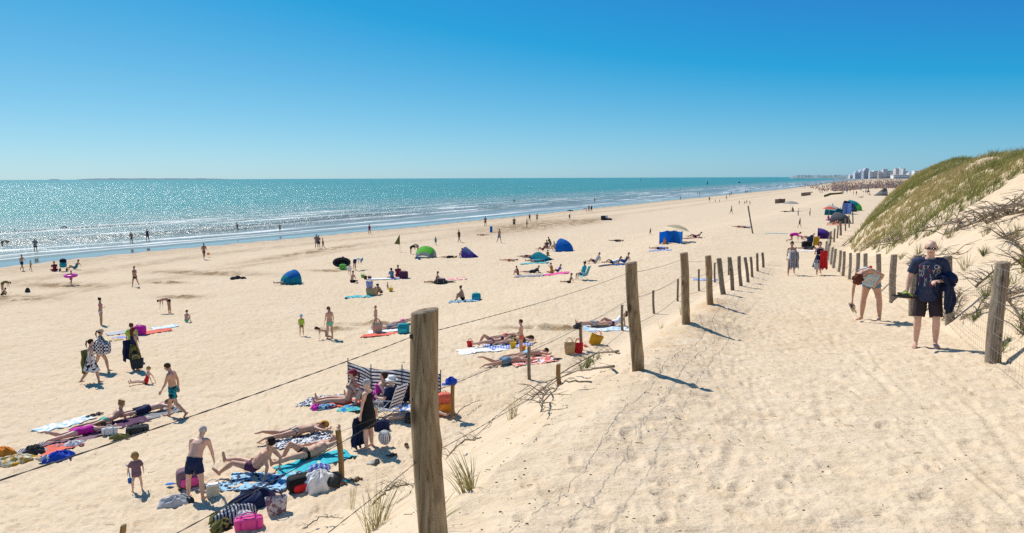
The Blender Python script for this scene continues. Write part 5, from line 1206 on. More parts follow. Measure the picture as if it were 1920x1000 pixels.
PP('person in black lounging in the turquoise deck chair', 1093, 525, 'sit_chair', 62, 'trunks:navy+shirt:turquoise', H=1.65, sk=2, hat='cap:black')
PP('person in a white shirt sitting with knees bent, facing the sea', 1116, 494, 'sit_lean', 80, 'trunks:plum+shirt:lightgrey', h=20, sk=2)
PP('bather in a white shirt propped on elbows on a dark towel', 1150, 495, 'supine_elbows', -88, 'trunks:navy+shirt:white', H=1.7, sk=2)
PP('bather leaning back on straight arms, rightmost of three facing the sea', 1171, 494, 'sit_lean', 80, 'trunks:blue+tank:greystripe', h=20, sk=2)
PP('orange clad bather sitting in front of the blue windbreak', 1247, 458, 'sit_cross', 40, 'onepiece:orange', h=13, sex='f', sk=2)
PP('dark red sunbather lying right of the blue windbreak with a knee up', 1304, 446, 'supine_elbows', -90, 'trunks:maroon', H=1.75, sk=3)
PP('sunbather lying on the sand below the blue windbreak', 1236, 468, 'supine', -90, 'trunks:black+shirt:violetstripe', H=1.75, sk=2)
PP('dark sunbather lying left of the blue windbreak', 1156, 454, 'supine', -90, 'trunks:navy+tank:charcoal', H=1.7, sk=3)
PP('child in black running on the sand left of the blue windbreak', 1219, 442, 'run', -40, 'briefs:lime+rash:black', h=14, sk=2)
PP('walker in green on the open sand beyond the leaning pole', 1371, 402, 'walk', -60, 'trunks:olive+rash:green', h=16, sk=3)
PP('sunbather in black lying behind the leaning pole', 1398, 428, 'supine', -90, 'trunks:navy+shirt:bluestripe', H=1.7, sk=3)
PP('sunbather lying left of the leaning pole', 1386, 427, 'supine', -90, 'trunks:maroon', H=1.7, sk=2)
PP('person in a pink shirt on hands and knees beside a toddler', 1484, 454, 'kneel_hands', -80, 'boxers:brown+shirt:magenta', h=17, sk=2)
PP('toddler in pink crawling in front of the person in pink', 1503, 450, 'kneel_hands', 70, 'rash:pink+briefs:pink', h=8, sk=2)
PP('boy in a dark swim shirt walking along behind the person in pink', 1499, 428, 'walk', -60, 'briefs:brown+rash:navy', h=19, sk=2)
PP('woman in black lying against the purple tent', 1516, 449, 'supine_elbows', -60, 'trunks:black+shirt:black', H=1.7, sex='f', sk=2)
PP('sunbather in navy lying on a white towel behind the path women', 1512, 468, 'supine', -80, 'trunks:navy+shirt:charcoal', H=1.7, sk=2)
PP('person in magenta sitting under the coral parasol', 1554, 414, 'sit_cross', 60, 'shirt:magenta', h=11, sk=2)
PP('tanned woman lying below the coral parasol', 1563, 421, 'supine_elbows', -70, 'onepiece:coral', H=1.7, sex='f', sk=2)
PP('person in blue sitting by the patterned shelter', 1577, 401, 'sit_cross', 30, 'shirt:navy', h=11, sk=2)
PP('person in stripes lying near the dark blue shelter', 1591, 399, 'sit_lean', 90, 'shirt:greystripe', h=11, sk=2)
PP('lone child sitting on the open sand left of the teal shelter', 1562, 389, 'sit_knees', 60, 'briefs:brown', h=7, sk=3)
PP('red clad person sitting under the pale blue parasol', 1487, 397, 'sit_cross', 70, 'shirt:red', h=9, sk=2)
PP('dark sunbather lying left of the pale blue parasol', 1472, 398, 'supine', -90, 'trunks:black', H=1.75, sk=3)
PP('magenta clad sunbather lying far off near the dune', 1615, 371, 'supine_elbows', -80, 'onepiece:magenta', H=1.75, sex='f', sk=2)
for k, (px, py, h, ps, yw, w_, lab) in enumerate([(1276, 376, 8, 'walk', 70, 'trunks:black', 'lone walker at the tide edge right of the umbrella'), (1312, 366, 6, 'stand', 0, 'trunks:navy', 'small bather standing in the shallows beyond the walkers'), (1330, 379, 10, 'stand', 0, 'onepiece:olive', 'tall bather on the wet sand left of two children'), (1341, 380, 6, 'stand', 40, 'briefs:brown', 'left child of two on the wet sand'), (1349, 380, 6, 'walk', 0, 'briefs:navy', 'right child of two on the wet sand'),
        (1362, 375, 9, 'walk', 80, 'trunks:charcoal', 'dark walker on the wet sand right of two children'), (1368, 368, 6, 'stand', 0, 'trunks:plum', 'left bather of a couple beyond the dark walker'), (1371, 367, 7, 'stand', 0, 'onepiece:black', 'right bather of a couple beyond the dark walker'), (1386, 384, 8, 'walk', 60, 'trunks:maroon', 'leftmost of four players behind the leaning pole'), (1396, 384, 7, 'stand', 0, 'briefs:beige', 'second of four players behind the leaning pole'), (1400, 383, 8, 'hips', 0, 'trunks:grey', 'third of four players behind the leaning pole'), (1406, 384, 8, 'run', 80, 'trunks:brown', 'rightmost of four players behind the leaning pole'),
        (1398, 363, 6, 'stand', 0, 'trunks:black', 'left bather of three at the tide edge above the pole'), (1401, 363, 6, 'walk', 0, 'onepiece:plum', 'middle bather of three at the tide edge above the pole'), (1407, 363, 5, 'stand', 0, 'trunks:navy', 'right bather of three at the tide edge above the pole'), (1496, 405, 8, 'walk', -40, 'trunks:olive', 'left volleyball player on the far sand'), (1518, 405, 9, 'stand', 60, 'trunks:brown', 'right volleyball player on the far sand')]):
    PP(lab, px, py, ps, yw, w_, h=h, sk=3)
for k, (px, py, hh_, lab) in enumerate([(964, 378, .9, 'dark surfer standing in the breaking wave'), (1022, 370, .5, 'swimmer head beyond the first breaker'), (1115, 379, 1.5, 'bather wading left of the twin swimmers'), (1119, 366, .7, 'left swimmer of twins in the shallow surf'), (1123, 366, .7, 'right swimmer of twins in the shallow surf'), (1153, 377, .8, 'low wader close to the wet sand'), (1276, 355, .8, 'swimmer in the green water far out'), (1308, 364, 1.3, 'wader right of the far swimmer'), (1327, 355, .8, 'left wader of two in the far surf'), (1343, 354, 1.0, 'right wader of two in the far surf'), (1413, 351, 1.3, 'tall wader in the far surf'), (27, 433, .3, 'swimmer with only the head above the glitter')]):
    PP(lab, px, py, 'stand', 20*k, 'trunks:black', H=1.7, sea=1.7-hh_, sk=3)
# ------------------------------------------------------------------ towels, bags, tents and the rest of the beach things
towel('blue floral towel under the tanned man leaning back', 482, 905, 1.7, 1.05, 58, cm('bluefloral'), rumple=.05)
towel('turquoise towel under the man in black briefs', 590, 868, 1.75, .85, -66, cm('turquoise'), rumple=.04)
towel('navy zigzag towel under the woman in the yellow headscarf', 570, 826, 1.4, .8, -78, cm('zebra'), rumple=.04)
towel('navy zigzag towel spread behind the woman in the red cap', 622, 750, 1.9, 1.2, 72, cm('zebra'), rumple=.03)
towel('bright pink red towel under the woman in the red cap', 655, 758, 1.6, .9, 75, cm('coral'), rumple=.05)
towel('green and blue print towel in front of the woman in black', 680, 766, 1.3, .7, 70, cm('greenprint'), rumple=.05)
towel('blue and white towel under the man in the black vest', 765, 764, 1.6, .9, 75, cm('bluewhite'), rumple=.05)
towel('dark plum towel under the woman propped on elbows', 215, 800, 1.8, .95, -68, cm('plum'), rumple=.04)
towel('crumpled mauve towel under the woman in magenta', 135, 828, 1.5, .8, -72, cm('mauve'), rumple=.07)
towel('coral red towel lying below the woman in magenta', 108, 842, 1.2, .75, -75, cm('coral'), rumple=.07)
towel('pale blue striped towel lying alone above the woman in magenta', 122, 796, 1.6, .75, -66, cm('paleblue'), rumple=.04)
towel('grey towel spread near the left edge', 44, 852, 1.5, .9, -62, cm('greystripe'), rumple=.07)
towel('grey towel under the pale bather in navy shorts', 292, 778, 1.5, .85, -72, cm('grey'), rumple=.03)
towel('grey towel spread furthest back beside the woman in lime', 230, 624, 1.5, .9, -80, cm('lightgrey'))
towel('yellow and white print towel in front of the couple with bags', 214, 637, 1.7, .9, -66, cm('yellowprint'), rumple=.04)
towel('pink striped towel between the grey and yellow towels', 240, 632, 1.5, .8, -70, cm('violetstripe'), rumple=.04)
towel('coral towel spread right of the woman in the dark dress', 288, 623, 1.8, .85, -80, cm('coral'), rumple=.04)
towel('light blue towel lying beyond the coral towel', 309, 614, 1.3, .9, -75, cm('paleblue'))
towel('white towel under the woman with raised knees', 905, 657, 1.9, 1.1, -78, cm('white'), rumple=.03)
towel('violet towel under the sunbathers beside the boy in red shorts', 952, 648, 1.7, 1.2, -72, cm('violetstripe'), rumple=.04)
towel('pink and white towel under the dark haired man', 1000, 677, 1.7, .9, -66, cm('redprint'), rumple=.04)
towel('pale blue towel under the reclining couple', 1136, 616, 1.9, 1.3, -80, cm('paleblue'), rumple=.04)
towel('pale blue towel under the woman hugging her knees', 870, 565, 1.9, 1.0, 80, cm('bluefloral'))
towel('coral and white towel spread right of the tanned boy', 846, 524, 2.3, 1.5, -85, cm('redprint'), rumple=.06)
towel('turquoise towel under the person in the grey shirt', 735, 523, 1.3, .8, 80, cm('turquoise'))
towel('magenta towel under the teenager in maroon', 748, 522, 1.4, .8, 85, cm('magenta'))
towel('turquoise striped towel lying alone on the open sand', 673, 557, 1.8, .9, 82, cm('turquoise'), rumple=.06)
towel('orange towel below the brown bag', 716, 628, 1.9, .8, 86, cm('coral'), rumple=.05)
towel('white towel under the sunbather in the striped top', 728, 620, 1.9, .9, -84, cm('white'), rumple=.04)
towel('pale lilac towel beside the child in maroon', 992, 518, 2.3, 1.1, 88, cm('greystripe'))
towel('pink mat under the person in violet', 1044, 514, 1.9, 1.2, 86, cm('pink'))
towel('dark towel under the bather in the white shirt', 1146, 497, 2.0, .9, 88, cm('navy'))
towel('blue towel under the rightmost bather facing the sea', 1170, 496, 1.6, .9, 85, cm('blue'))
towel('patterned mat in front of the turquoise sheet shelter', 1002, 494, 2.6, 1.1, 88, cm('greenprint'))
towel('blue mat beside the slim brown stake', 1322, 525, 1.5, .8, 85, cm('bluewhite'))
towel('red mat under the dark red sunbather', 1296, 447, 2.4, 1.0, 88, cm('maroon'))
towel('violet mat under the sunbather below the windbreak', 1238, 470, 2.0, 1.0, 88, cm('violetstripe'))
towel('white towel behind the two women on the path', 1510, 470, 2.0, 1.0, 85, cm('white'))
towel('long green and plum mats lying left of the person in pink', 1455, 438, 2.4, .6, 88, cm('greenprint'))
towel('red towel under the tanned woman by the coral parasol', 1568, 422, 2.4, 1.2, 88, cm('coral'))
heap('crumpled yellow and white towel at the left edge', 30, 868, 1.1, .6, .20, 20, cm('yellowprint'), 'crumpled_towel', 'towel')
heap('orange bag slumped at the left edge', 3, 856, .7, .5, .26, 20, cm('orange'), 'slumped_bag', 'bag')
heap('black bag slumped on the grey towel', 64, 852, .55, .4, .22, 15, cm('charcoal'), 'slumped_bag', 'bag')
heap('royal blue and grey clothes heap below the grey towel', 112, 863, .75, .42, .22, 25, cm('royal'), 'clothes_pile', 'clothes', parts=[(-.28, 0, .07, .35, cm('lightgrey'), 'grey_shirt')])
heap('crumpled white cloth on the coral towel', 140, 836, .55, .3, .14, 25, cm('white'), 'crumpled_cloth', 'cloth')
bag('small white bag in front of the woman in magenta', 206, 816, .42, .2, .22, 20, cm('white'), 'duffel', cm('lightgrey'))
bag('dark grey backpack lying in front of the woman on the plum towel', 258, 810, .62, .36, .24, 22, cm('charcoal'), 'duffel', cm('black'))
heap('green shrubby seaweed clump below the dark grey backpack', 224, 824, .5, .25, .10, 15, cm('olive'), 'seaweed', 'seaweed')
bag('magenta beach bag between the walking women and the coral towel', 263, 628, .55, .4, .5, 0, cm('magenta'), 'duffel')
q = hit(258, 694); bag('dark woven tote bag hanging beside the woman in the dark dress', 0, 0, .50, .26, .42, 10, cm('charcoal'), 'tote', cm('beige'), q+V(.05, -.12, .10))
q = hit(198, 694); bag('navy plaid bag carried at the hip of the woman in the khaki cap', 0, 0, .72, .32, .55, -8, cm('plaid'), 'duffel', cm('navy'), q+V(.02, -.22, .72))
q = hit(163, 718); hung_cloth('long green cloth bag hanging behind the woman in the floral dress', q+V(0, .05, 1.28), .34, .90, 70, cm('olive'), 'cloth_bag', 'bag')
q = hit(244, 694); hung_cloth('dark blue towel hanging over the shoulder of the woman in the dark dress', q+V(-.02, .02, 1.30), .42, .85, 60, cm('navy'))
bag('pink and maroon backpack lying behind the stooping old man', 357, 912, .56, .34, .42, 30, cm('mauve'), 'pack', cm('pink'))
q = hit(316, 912); s = spade('blue toy spade lying beside the pink backpack', cm('blue'), q+V(-.05, 0, .05), 80, .55, 1.45)
heap('grey patterned bag lying at the feet of the old man', 330, 946, .62, .36, .18, 15, cm('lightgrey'), 'slumped_bag', 'bag', parts=[(.2, 0, .05, .3, cm('charcoal'), 'dark_flap')])
bag('small white box by the right foot of the old man', 400, 932, .26, .12, .26, 20, cm('cream'), 'box', cm('white'))
for k, (px, py, yw) in enumerate([(380, 922, 60), (388, 915, 40)]): sandal('grey sandal beside the pink backpack, %s one' % ('left' if k == 0 else 'right'), px, py, yw, cm('grey'), 'grey sandals by the pink backpack')
heap('navy hoodie thrown over the heap beside the pink bag', 478, 948, .95, .55, .30, 18, cm('navy'), 'hoodie', 'clothes')
heap('grey and white patterned clothes spilling from the heap', 442, 972, .80, .48, .24, 30, cm('greystripe'), 'clothes_pile', 'clothes', parts=[(-.3, .05, .06, .4, cm('olive'), 'green_cloth'), (.1, -.15, .1, .35, cm('white'), 'white_cloth')])
heap('olive grey cloth at the lower end of the heap', 416, 990, .42, .34, .16, 30, cm('camo'), 'crumpled_cloth', 'cloth')
bag('open patterned beach bag standing at the right of the heap', 519, 962, .40, .24, .32, 25, cm('lilacprint'), 'tote', cm('plum'))
bag('hot pink toiletry bag lying in front of the clothes heap', 467, 992, .52, .24, .24, 20, cm('pink'), 'duffel', cm('magenta'))
bag('black and red backpack lying left of the white jacket', 564, 918, .56, .34, .34, 35, cm('black'), 'pack', cm('red'))
heap('crumpled white jacket on the black backpack', 598, 916, .62, .52, .34, 50, cm('white'), 'jacket', 'clothes', parts=[(.25, -.1, .1, .5, cm('charcoal'), 'dark_lining')])
heap('purple and white clothes on the edge of the turquoise towel', 598, 886, .48, .34, .15, 20, cm('violetstripe'), 'clothes_pile', 'clothes')
heap('magenta and blue clothes in front of the woman in the red cap', 610, 766, .8, .35, .12, 15, cm('bluefloral'), 'clothes_pile', 'clothes', parts=[(-.25, 0, .03, .35, cm('magenta'), 'magenta_cloth')])
for k, (px, py, yw, c_, lab) in enumerate([(655, 903, -60, 'teal', 'teal sandal at the foot of the golden stake'), (668, 902, -75, 'brown', 'brown sandal right of the teal one'), (698, 869, -60, 'lightgrey', 'grey sandal lying flat on the bank sand'), (706, 867, -10, 'charcoal', 'dark sandal tipped beside the grey one'), (734, 855, -65, 'charcoal', 'long dark sandal on the sand below the shadow of the woman'), (762, 838, 10, 'brown', 'brown shoe standing upright near the thick post'), (640, 912, -50, 'brown', 'dark brown strap sandal right of the white jacket')]):
    sandal(lab, px, py, yw, cm(c_), None, .28)
def helmet(label, c):
    t = thing('bike_helmet', label, 'helmet', tuple(c)); b = MB(); b.ball((0, 0, .0), (.13, .12, .16), 16, 10); b.obj('helmet_shell', cm('maroon'), t)
    for k in range(5):
        a = -.8+.4*k; b = MB(); b.tube([(.135*math.sin(a)*math.cos(p)*1.02, -.126*math.cos(p)*math.cos(a*.6), .166*math.sin(p)) for p in np.linspace(-1.4, 1.4, 10)], .018, 6); b.obj('rim_band', cm('white'), t)
    b = MB(); b.tube([(.14*math.cos(a), -.02, .17*math.sin(a)) for a in np.linspace(0, 6.28, 24)], .022, 6); b.obj('edge', cm('white'), t)
helmet('white and maroon helmet hanging from the folding chair', hit(722, 838)+V(0, .02, .22))
bag('dark bag under the folding chair', 716, 806, .4, .25, .3, 0, cm('navy'), 'duffel')
bag('dark bag left of the nearest post', 772, 792, .35, .25, .28, 0, cm('charcoal'), 'pack')
windbreak('navy and white striped windbreak curving behind the sunbathers', [(653, 737), (696, 752), (754, 754), (826, 768)], 1.0, cmt('bluestripe'))
q = ST[1]['t']; o = heap('bright blue cloth knotted on top of the golden stake', 850, 785, .30, .22, .16, 10, cm('royal'), 'knotted_cloth', 'cloth', parts=[(-.12, 0, -.25, .3, cm('royal'), 'hanging_end'), (-.1, -.03, -.12, .25, cm('blue'), 'hanging_end')]); o.location = tuple(q+V(-.03, -.02, -.08))
bag('orange inflatable bag right of the nearest post', 834, 778, .45, .3, .65, 10, cm('coral'), 'pack', cm('orange'))
bag('tall straw basket standing by the grey stake', 1068, 664, .40, .26, .42, 8, cm('straw'), 'basket', cm('beige'))
bag('bright red bag between the straw basket and the stake', 1084, 662, .36, .25, .38, -5, cm('red'), 'tote', cm('red'))
t = bag('mustard yellow bag tipped over right of the grey stake', 1113, 646, .5, .22, .42, 12, cm('mustard'), 'tote', cm('coral')); t.rotation_euler = (.15, .35, .2)
sandal('coral flip-flop under the mustard bag', 1098, 650, 40, cm('coral'), None, .3); heap('dark cap hung on the grey stake', 1085, 640, .3, .25, .16, 0, cm('charcoal'), 'cap', 'cap').location = tuple(ST[4]['t']+V(-.12, -.03, -.22))
heap('brown branch of washed up weed beside the pink towel', 1046, 674, .45, .2, .07, 15, cm('charcoal'), 'seaweed', 'seaweed')
for k, (px, py, c_, lab) in enumerate([(962, 652, 'yellow', 'yellow sand bucket beside the violet towel'), (980, 659, 'orange', 'orange beach bucket behind the boy in red shorts'), (881, 651, 'red', 'small red pot on the corner of the white towel'), (733, 547, 'yellow', 'yellow bucket in front of the toddler'), (786, 487, 'blue', 'blue bucket in front of the green tent'), (680, 521, 'green', 'green sand bucket near the digging man'), (685, 524, 'brown', 'brown pot near the digging man'), (693, 524, 'plum', 'dark pot right of the brown one')]):
    bucket(lab, px, py, .16 if py < 560 else .13, .26 if py < 560 else .22, cm(c_))
bag('teal bag beside the woman hugging her knees', 893, 562, .55, .4, .5, 10, cm('teal'), 'pack', cm('turquoise'))
bag('brown canvas bag at the feet of the sunbather in stripes', 708, 624, .5, .35, .5, 10, cm('beige'), 'tote', cm('brown'))
bag('teal backpack leaning near the thick post', 757, 625, .55, .4, .52, 0, cm('teal'), 'pack', cm('turquoise'))
bag('dark backpack behind the tanned boy', 826, 532, .8, .5, .4, 5, cm('charcoal'), 'duffel', cm('lightgrey'))
heap('black clothes trailing right of the dark backpack', 840, 531, 1.1, .5, .15, 5, cm('charcoal'), 'clothes_pile', 'clothes')
bag('dark violet bag right of the teenager in maroon', 757, 522, .7, .45, .55, 0, cm('plum'), 'duffel')
bag('straw basket in front of the woman in maroon', 697, 554, .75, .5, .5, 0, cm('straw'), 'basket')
bag('blue striped bag behind the straw basket', 693, 541, .5, .3, .5, 0, cm('violetstripe'), 'tote')
q = hit(712, 524); b = MB(); rbox(b, (0, 0, .05), (1.9, .8, .07), .5); o = b.obj('bodyboard', cm('white'), None, True, tuple(q)); o.rotation_euler = (0, 0, .15); tag(o, 'white bodyboard lying left of the turquoise towel', 'bodyboard')
def dinghy(label, px, py):
    c = hit(px, py); t = thing('inflatable_boat', label, 'boat', tuple(c), .1); b = MB(); b.tube([(.70*math.cos(a), .10*math.sin(a)*.6, .50+.34*math.sin(a)) for a in np.linspace(0, 6.283, 28)], .13, 10, cap=False); b.obj('tube_hull', cm('charcoal'), t)
    b = MB(); b.ball((0, .04, .50), (.66, .06, .30), 16, 8); b.obj('floor_panel', cm('black'), t)
dinghy('black inflatable boat tipped on its side behind the children', 641, 503)
bag('green bag under the black inflatable boat', 643, 506, .6, .4, .5, 0, cm('green'), 'duffel')
shelter('royal blue pop-up shelter over the sunbather in a pale shirt', 541, 533, 1.75, 1.2, 1.02, 140, cmt('tentblue'), cmt('tentteal'))
shelter('green and grey pop-up tent beside the olive flag', 795, 484, 2.2, 1.5, 1.15, 170, cmt('tentgreen'), cmt('lightgrey'), shape='wedge')
shelter('blue and white striped shelter with a person in front', 883, 483, 1.6, 1.3, 1.05, -115, cmt('violetstripe'), cmt('violet'), shape='wedge')
shelter('bright turquoise dome tent beside the standing man in khaki', 1062, 471, 1.9, 1.5, 1.35, -130, cmt('tentblue'), cmt('tentblue'))
shelter('low turquoise sheet shelter over sunbathers', 1020, 489, 2.4, 1.5, .75, -125, cmt('turquoise'), cmt('tentteal'), shape='wedge')
chair('turquoise deck chair below the second tall post', 1093, 526, 62, cm('turquoise'), .95)
windbreak('bright blue windbreak standing on the open sand', [(1236, 458), (1250, 456), (1263, 456), (1279, 458)], 1.25, cmt('tentblue'), pole_over=.05)
parasol('cream parasol opened behind the blue windbreak', 1264, 455, 1.35, 1.75, cmt('cream'), tilt=(.2, .1))
bag('dark cool box left of the white crate', 1131, 413, .9, .5, .8, 0, cm('charcoal'), 'box'); bag('white crate right of the dark cool box', 1136, 411, .8, .5, .7, 0, cm('white'), 'box')
for k in range(3): heap('dark clothes lying right of the white crate, the heap %s' % ['nearest the crate', 'in the middle', 'farthest from the crate'][k], 1138+3*k, 413, .8, .5, .35, 0, cm(['black', 'charcoal', 'navy'][k]), 'clothes_pile', 'clothes')
q = hit(750, 473); t = thing('beach_flag', 'olive green pennant flag flying on a thin pole beside the green tent', 'flag', tuple(q)); b = MB(); b.tube([(0, 0, -.2), (0, 0, 2.0)], .015, 6); b.obj('pole', mat('pole_wood', (.10, .09, .09), .6), t)
b = MB(); b.add([(0, 0, 2.0), (-.02, .03, .85), (-.62, .05, .95), (0, .03, 2.0), (-.02, .06, .85), (-.62, .08, .95)], [[0, 1, 2], [3, 5, 4], [0, 2, 5, 3], [1, 4, 5, 2], [0, 3, 4, 1]]); b.obj('pennant', cm('olive'), t, False)
def buggy(label, px, py):
    c = hit(px, py); t = thing('pushchair', label, 'pushchair', tuple(c), .4); b = MB(); rbox(b, (0, 0, .62), (.55, .7, .5), .5); b.obj('seat', cm('teal'), t); b = MB(); b.ball((0, .15, .95), (.32, .35, .28), 10, 6); b.obj('hood', cm('black'), t)
    for x in (-.28, .28):
        for y in (-.3, .35):
            b = MB(); b.tube([(x-.03, y, .14), (x+.03, y, .14)], .14, 12); b.obj('wheel', cm('charcoal'), t)
        b = MB(); b.tube([(x, -.3, .14), (x, .3, .7), (x, .62, 1.05)], .018, 6); b.obj('frame_tube', mat('white_metal', (.7, .7, .7), .4), t)
    b = MB(); b.tube([(-.28, .62, 1.05), (.28, .62, 1.05)], .02, 6); b.obj('handle', cm('black'), t)
buggy('dark teal pushchair standing between the sitting pair at the tide edge', 119, 509)
shelter('purple dome tent beside the dune fence', 1547, 447, 1.8, 1.4, 1.05, -110, cmt('violet'), cmt('purple')); chair('yellow backed beach chair behind the woman with the red towel', 1529, 468, 150, cmt('yellow'), 1.1, low=.35)
bag('black bag lying left of the yellow chair', 1515, 465, 1.1, .6, .6, 0, cm('black'), 'duffel'); bag('dark blue cool bag behind the black bag', 1521, 458, .7, .5, .6, 0, cm('navy'), 'box')
parasol('small coral parasol near the dune fence', 1554, 412, .95, 1.9, cmt('coral')); parasol('pale blue parasol over the red clad person', 1482, 397, 1.6, 2.0, cmt('lightgrey'))
shelter('patterned grey shelter beside the tanned woman', 1580, 419, 2.8, 2, 1.5, -150, cmt('greystripe'), cmt('grey')); shelter('teal dome tent at the fence near the dune', 1604, 395, 3.2, 2.4, 2.0, -130, cmt('tentteal'), cmt('tentgreen')); shelter('dark blue shelter left of the teal dome tent', 1595, 397, 3.0, 2.2, 2.0, -130, cmt('navy'), cmt('denim')); shelter('white and teal shelter above the coral parasol', 1567, 403, 3.4, 2.2, 1.6, -140, cmt('white'), cmt('teal'))
windbreak('striped plum windbreak in front of the dark blue shelter', [(1580, 402), (1588, 402), (1596, 401)], 1.9, cmt('violetstripe')); shelter('grey tent far off beside the dune crest', 1650, 367, 4.2, 3.2, 2.6, 40, cmt('grey'), cmt('lightgrey'), shape='wedge')
for (pp_, hh_, c_, lab) in [([(1453, 382), (1462, 381), (1472, 381)], 1.3, 'sandprint', 'low grey brown windbreak on the far sand'), ([(1502, 368), (1511, 367), (1520, 366)], 1.4, 'sandprint', 'brown windbreak behind the left volleyball player'), ([(1545, 370), (1556, 366), (1580, 364)], 0.8, 'olive', 'long low olive windbreak on the far sand')]:
    windbreak(lab, pp_, hh_, cmt(c_), pole_over=.1)
q1, q2 = hit(1497, 405), hit(1519, 405); t = thing('volleyball_net', 'faint low net strung between the two volleyball players', 'net', tuple(q1)); b = MB(); b.tube([(0, 0, 0), (0, 0, 1.3)], .04, 5); b.obj('pole', WOOD_GREY, t); b = MB(); b.tube([q2-q1, q2-q1+V(0, 0, 1.3)], .04, 5); b.obj('pole', WOOD_GREY, t)
b = MB(); [b.tube([V(0, 0, z), q2-q1+V(0, 0, z)], .012, 4) for z in (.8, .95, 1.1, 1.25)]; b.obj('netting', cm('cream'), t)
heap('dark ball lying on the sand near the left edge', 52, 548, .35, .35, .3, 0, cm('charcoal'), 'ball', 'ball')
for k, (px, py) in enumerate([(438, 524), (446, 523), (456, 523)]): heap('dark clump of weed on the open sand, %s of three in a row' % ['left', 'middle', 'right'][k], px, py, .55, .4, .22, 0, cm('charcoal'), 'seaweed', 'seaweed', seed=k)
for k, (px, py, l_) in enumerate([(163, 782, .35), (172, 779, .35), (182, 776, .4)]): sandal('dark shoe lying on the sand above the magenta swimmer, %s of three' % ['left', 'middle', 'right'][k], px, py+2, -60, cm('charcoal'), None, l_)

# ------------------------------------------------------------------ grass, branches, litter
def blade_arrays(P, L, lean, n, rng, spread, w=.006, curve=.5):
    """n curved blades per root; returns verts, quads"""
    m = len(P)*n; root = np.repeat(P, n, 0); Ls = np.repeat(L, n)*rng.uniform(.55, 1.1, m); a = rng.uniform(0, 2*math.pi, m); tl = rng.uniform(.05, 1, m)*spread
    root = root+np.stack([np.cos(a), np.sin(a), 0*a], 1)*(rng.uniform(0, .5, m)*np.repeat(L, n)*.22)[:, None]
    d = np.stack([np.cos(a)*tl, np.sin(a)*tl, np.ones(m)], 1)+np.asarray(lean); d /= np.linalg.norm(d, axis=1)[:, None]
    side = np.stack([-np.sin(a+.6), np.cos(a+.6), 0*a], 1)*w; out_ = []
    for q, wd in ((0, 1), (.45, .85), (.8, .5), (1, .06)):
        c = root+d*(Ls*q)[:, None]; c = c+np.stack([d[:, 0]*Ls*curve*q*q, d[:, 1]*Ls*curve*q*q, -Ls*curve*.45*q*q*(tl+.2)], 1)
        out_ += [c-side*wd, c+side*wd]
    Vv = np.stack(out_, 1).reshape(-1, 3); base = np.arange(m)*8; F = np.concatenate([np.stack([base+2*i, base+2*i+1, base+2*i+3, base+2*i+2], 1) for i in range(3)])
    return Vv, F
def quads_obj(name, Vv, F, material, parent=None):
    me = bpy.data.meshes.new(name); me.vertices.add(len(Vv)); me.vertices.foreach_set('co', Vv.astype(np.float32).ravel()); me.loops.add(F.size); me.loops.foreach_set('vertex_index', F.astype(np.int32).ravel())
    me.polygons.add(len(F)); me.polygons.foreach_set('loop_start', np.arange(0, F.size, 4, dtype=np.int32)); me.update(); me.materials.append(material)
    o = bpy.data.objects.new(name, me); COL.objects.link(o)
    if parent is not None: o.parent = parent
    return o
def grass_mat():
    m, t, p = new_mat('marram_grass'); N = NT(t); h = N.attr('hue').outputs['Fac']
    c = N.ramp(h, 0., .6, (.13, .165, .040, 1), (.27, .26, .075, 1)); c = N.mix(N.ramp(h, .6, 1.), c, (.46, .37, .17))
    N.l(c, p.inputs['Base Color']); p.inputs['Roughness'].default_value = .6; p.inputs['Specular IOR Level'].default_value = .25
    tr = N.n('BsdfTranslucent'); N.l(c, tr.inputs[0]); mx = N.n('MixShader'); mx.inputs[0].default_value = .3; N.l(p.outputs[0], mx.inputs[1]); N.l(tr.outputs[0], mx.inputs[2])
    N.l(mx.outputs[0], t.nodes['Material Output'].inputs[0]); return m
GRASS = grass_mat()
ln_ = np.array([hit(*p)[:2] for p in [(1575, 462), (1600, 466), (1640, 463), (1690, 450), (1745, 428), (1790, 399), (1830, 371), (1867, 352), (1918, 322)]]); print('LINE', ln_.round(1).tolist()); ln_u = ln_[:, 0]/ln_[:, 1]
def dune_grass():
    rng = np.random.default_rng(5); N_ = 95000; x = rng.uniform(14, 66, N_); y = rng.uniform(22, 112, N_)
    d = x-Xr(y)-.5-.9*sstep(40, 62, y); yl = np.interp(x/y, ln_u, ln_[:, 1]); n = fbm(x/3.2, y/3.2, 301, 4); n2 = fbm(x/1.1, y/1.1, 311, 2); edge = y-yl
    ok = (d > .9+.8*n2) & (edge > -1.5+2.5*n2) & (n+.55*n2 > -.50-.14*sstep(2, 12, edge)) & (d < 22)
    keep = rng.uniform(0, 1, N_) < .85; ok &= keep; x, y = x[ok], y[ok]; z = terrain(x, y, False); print('tufts', len(x))
    P = np.stack([x, y, z-.03], 1); L = rng.uniform(.36, .62, len(x))*(1+.35*fbm(x/2, y/2, 320)); Vv, F = blade_arrays(P, L, (.30, -.10, 0), 9, rng, .75, .010)
    o = quads_obj('dune_grass', Vv, F, GRASS); tag(o, 'olive marram grass covering the dune', kind='stuff')
    hue = np.clip(.52+.95*fbm(x/5, y/5, 330, 3)+.25*rng.normal(size=len(x))*.6, 0, 1); fattr(o, 'hue', np.repeat(np.clip(np.repeat(hue, 9)+.12*rng.normal(size=len(x)*9), 0, 1), 8))
dune_grass()
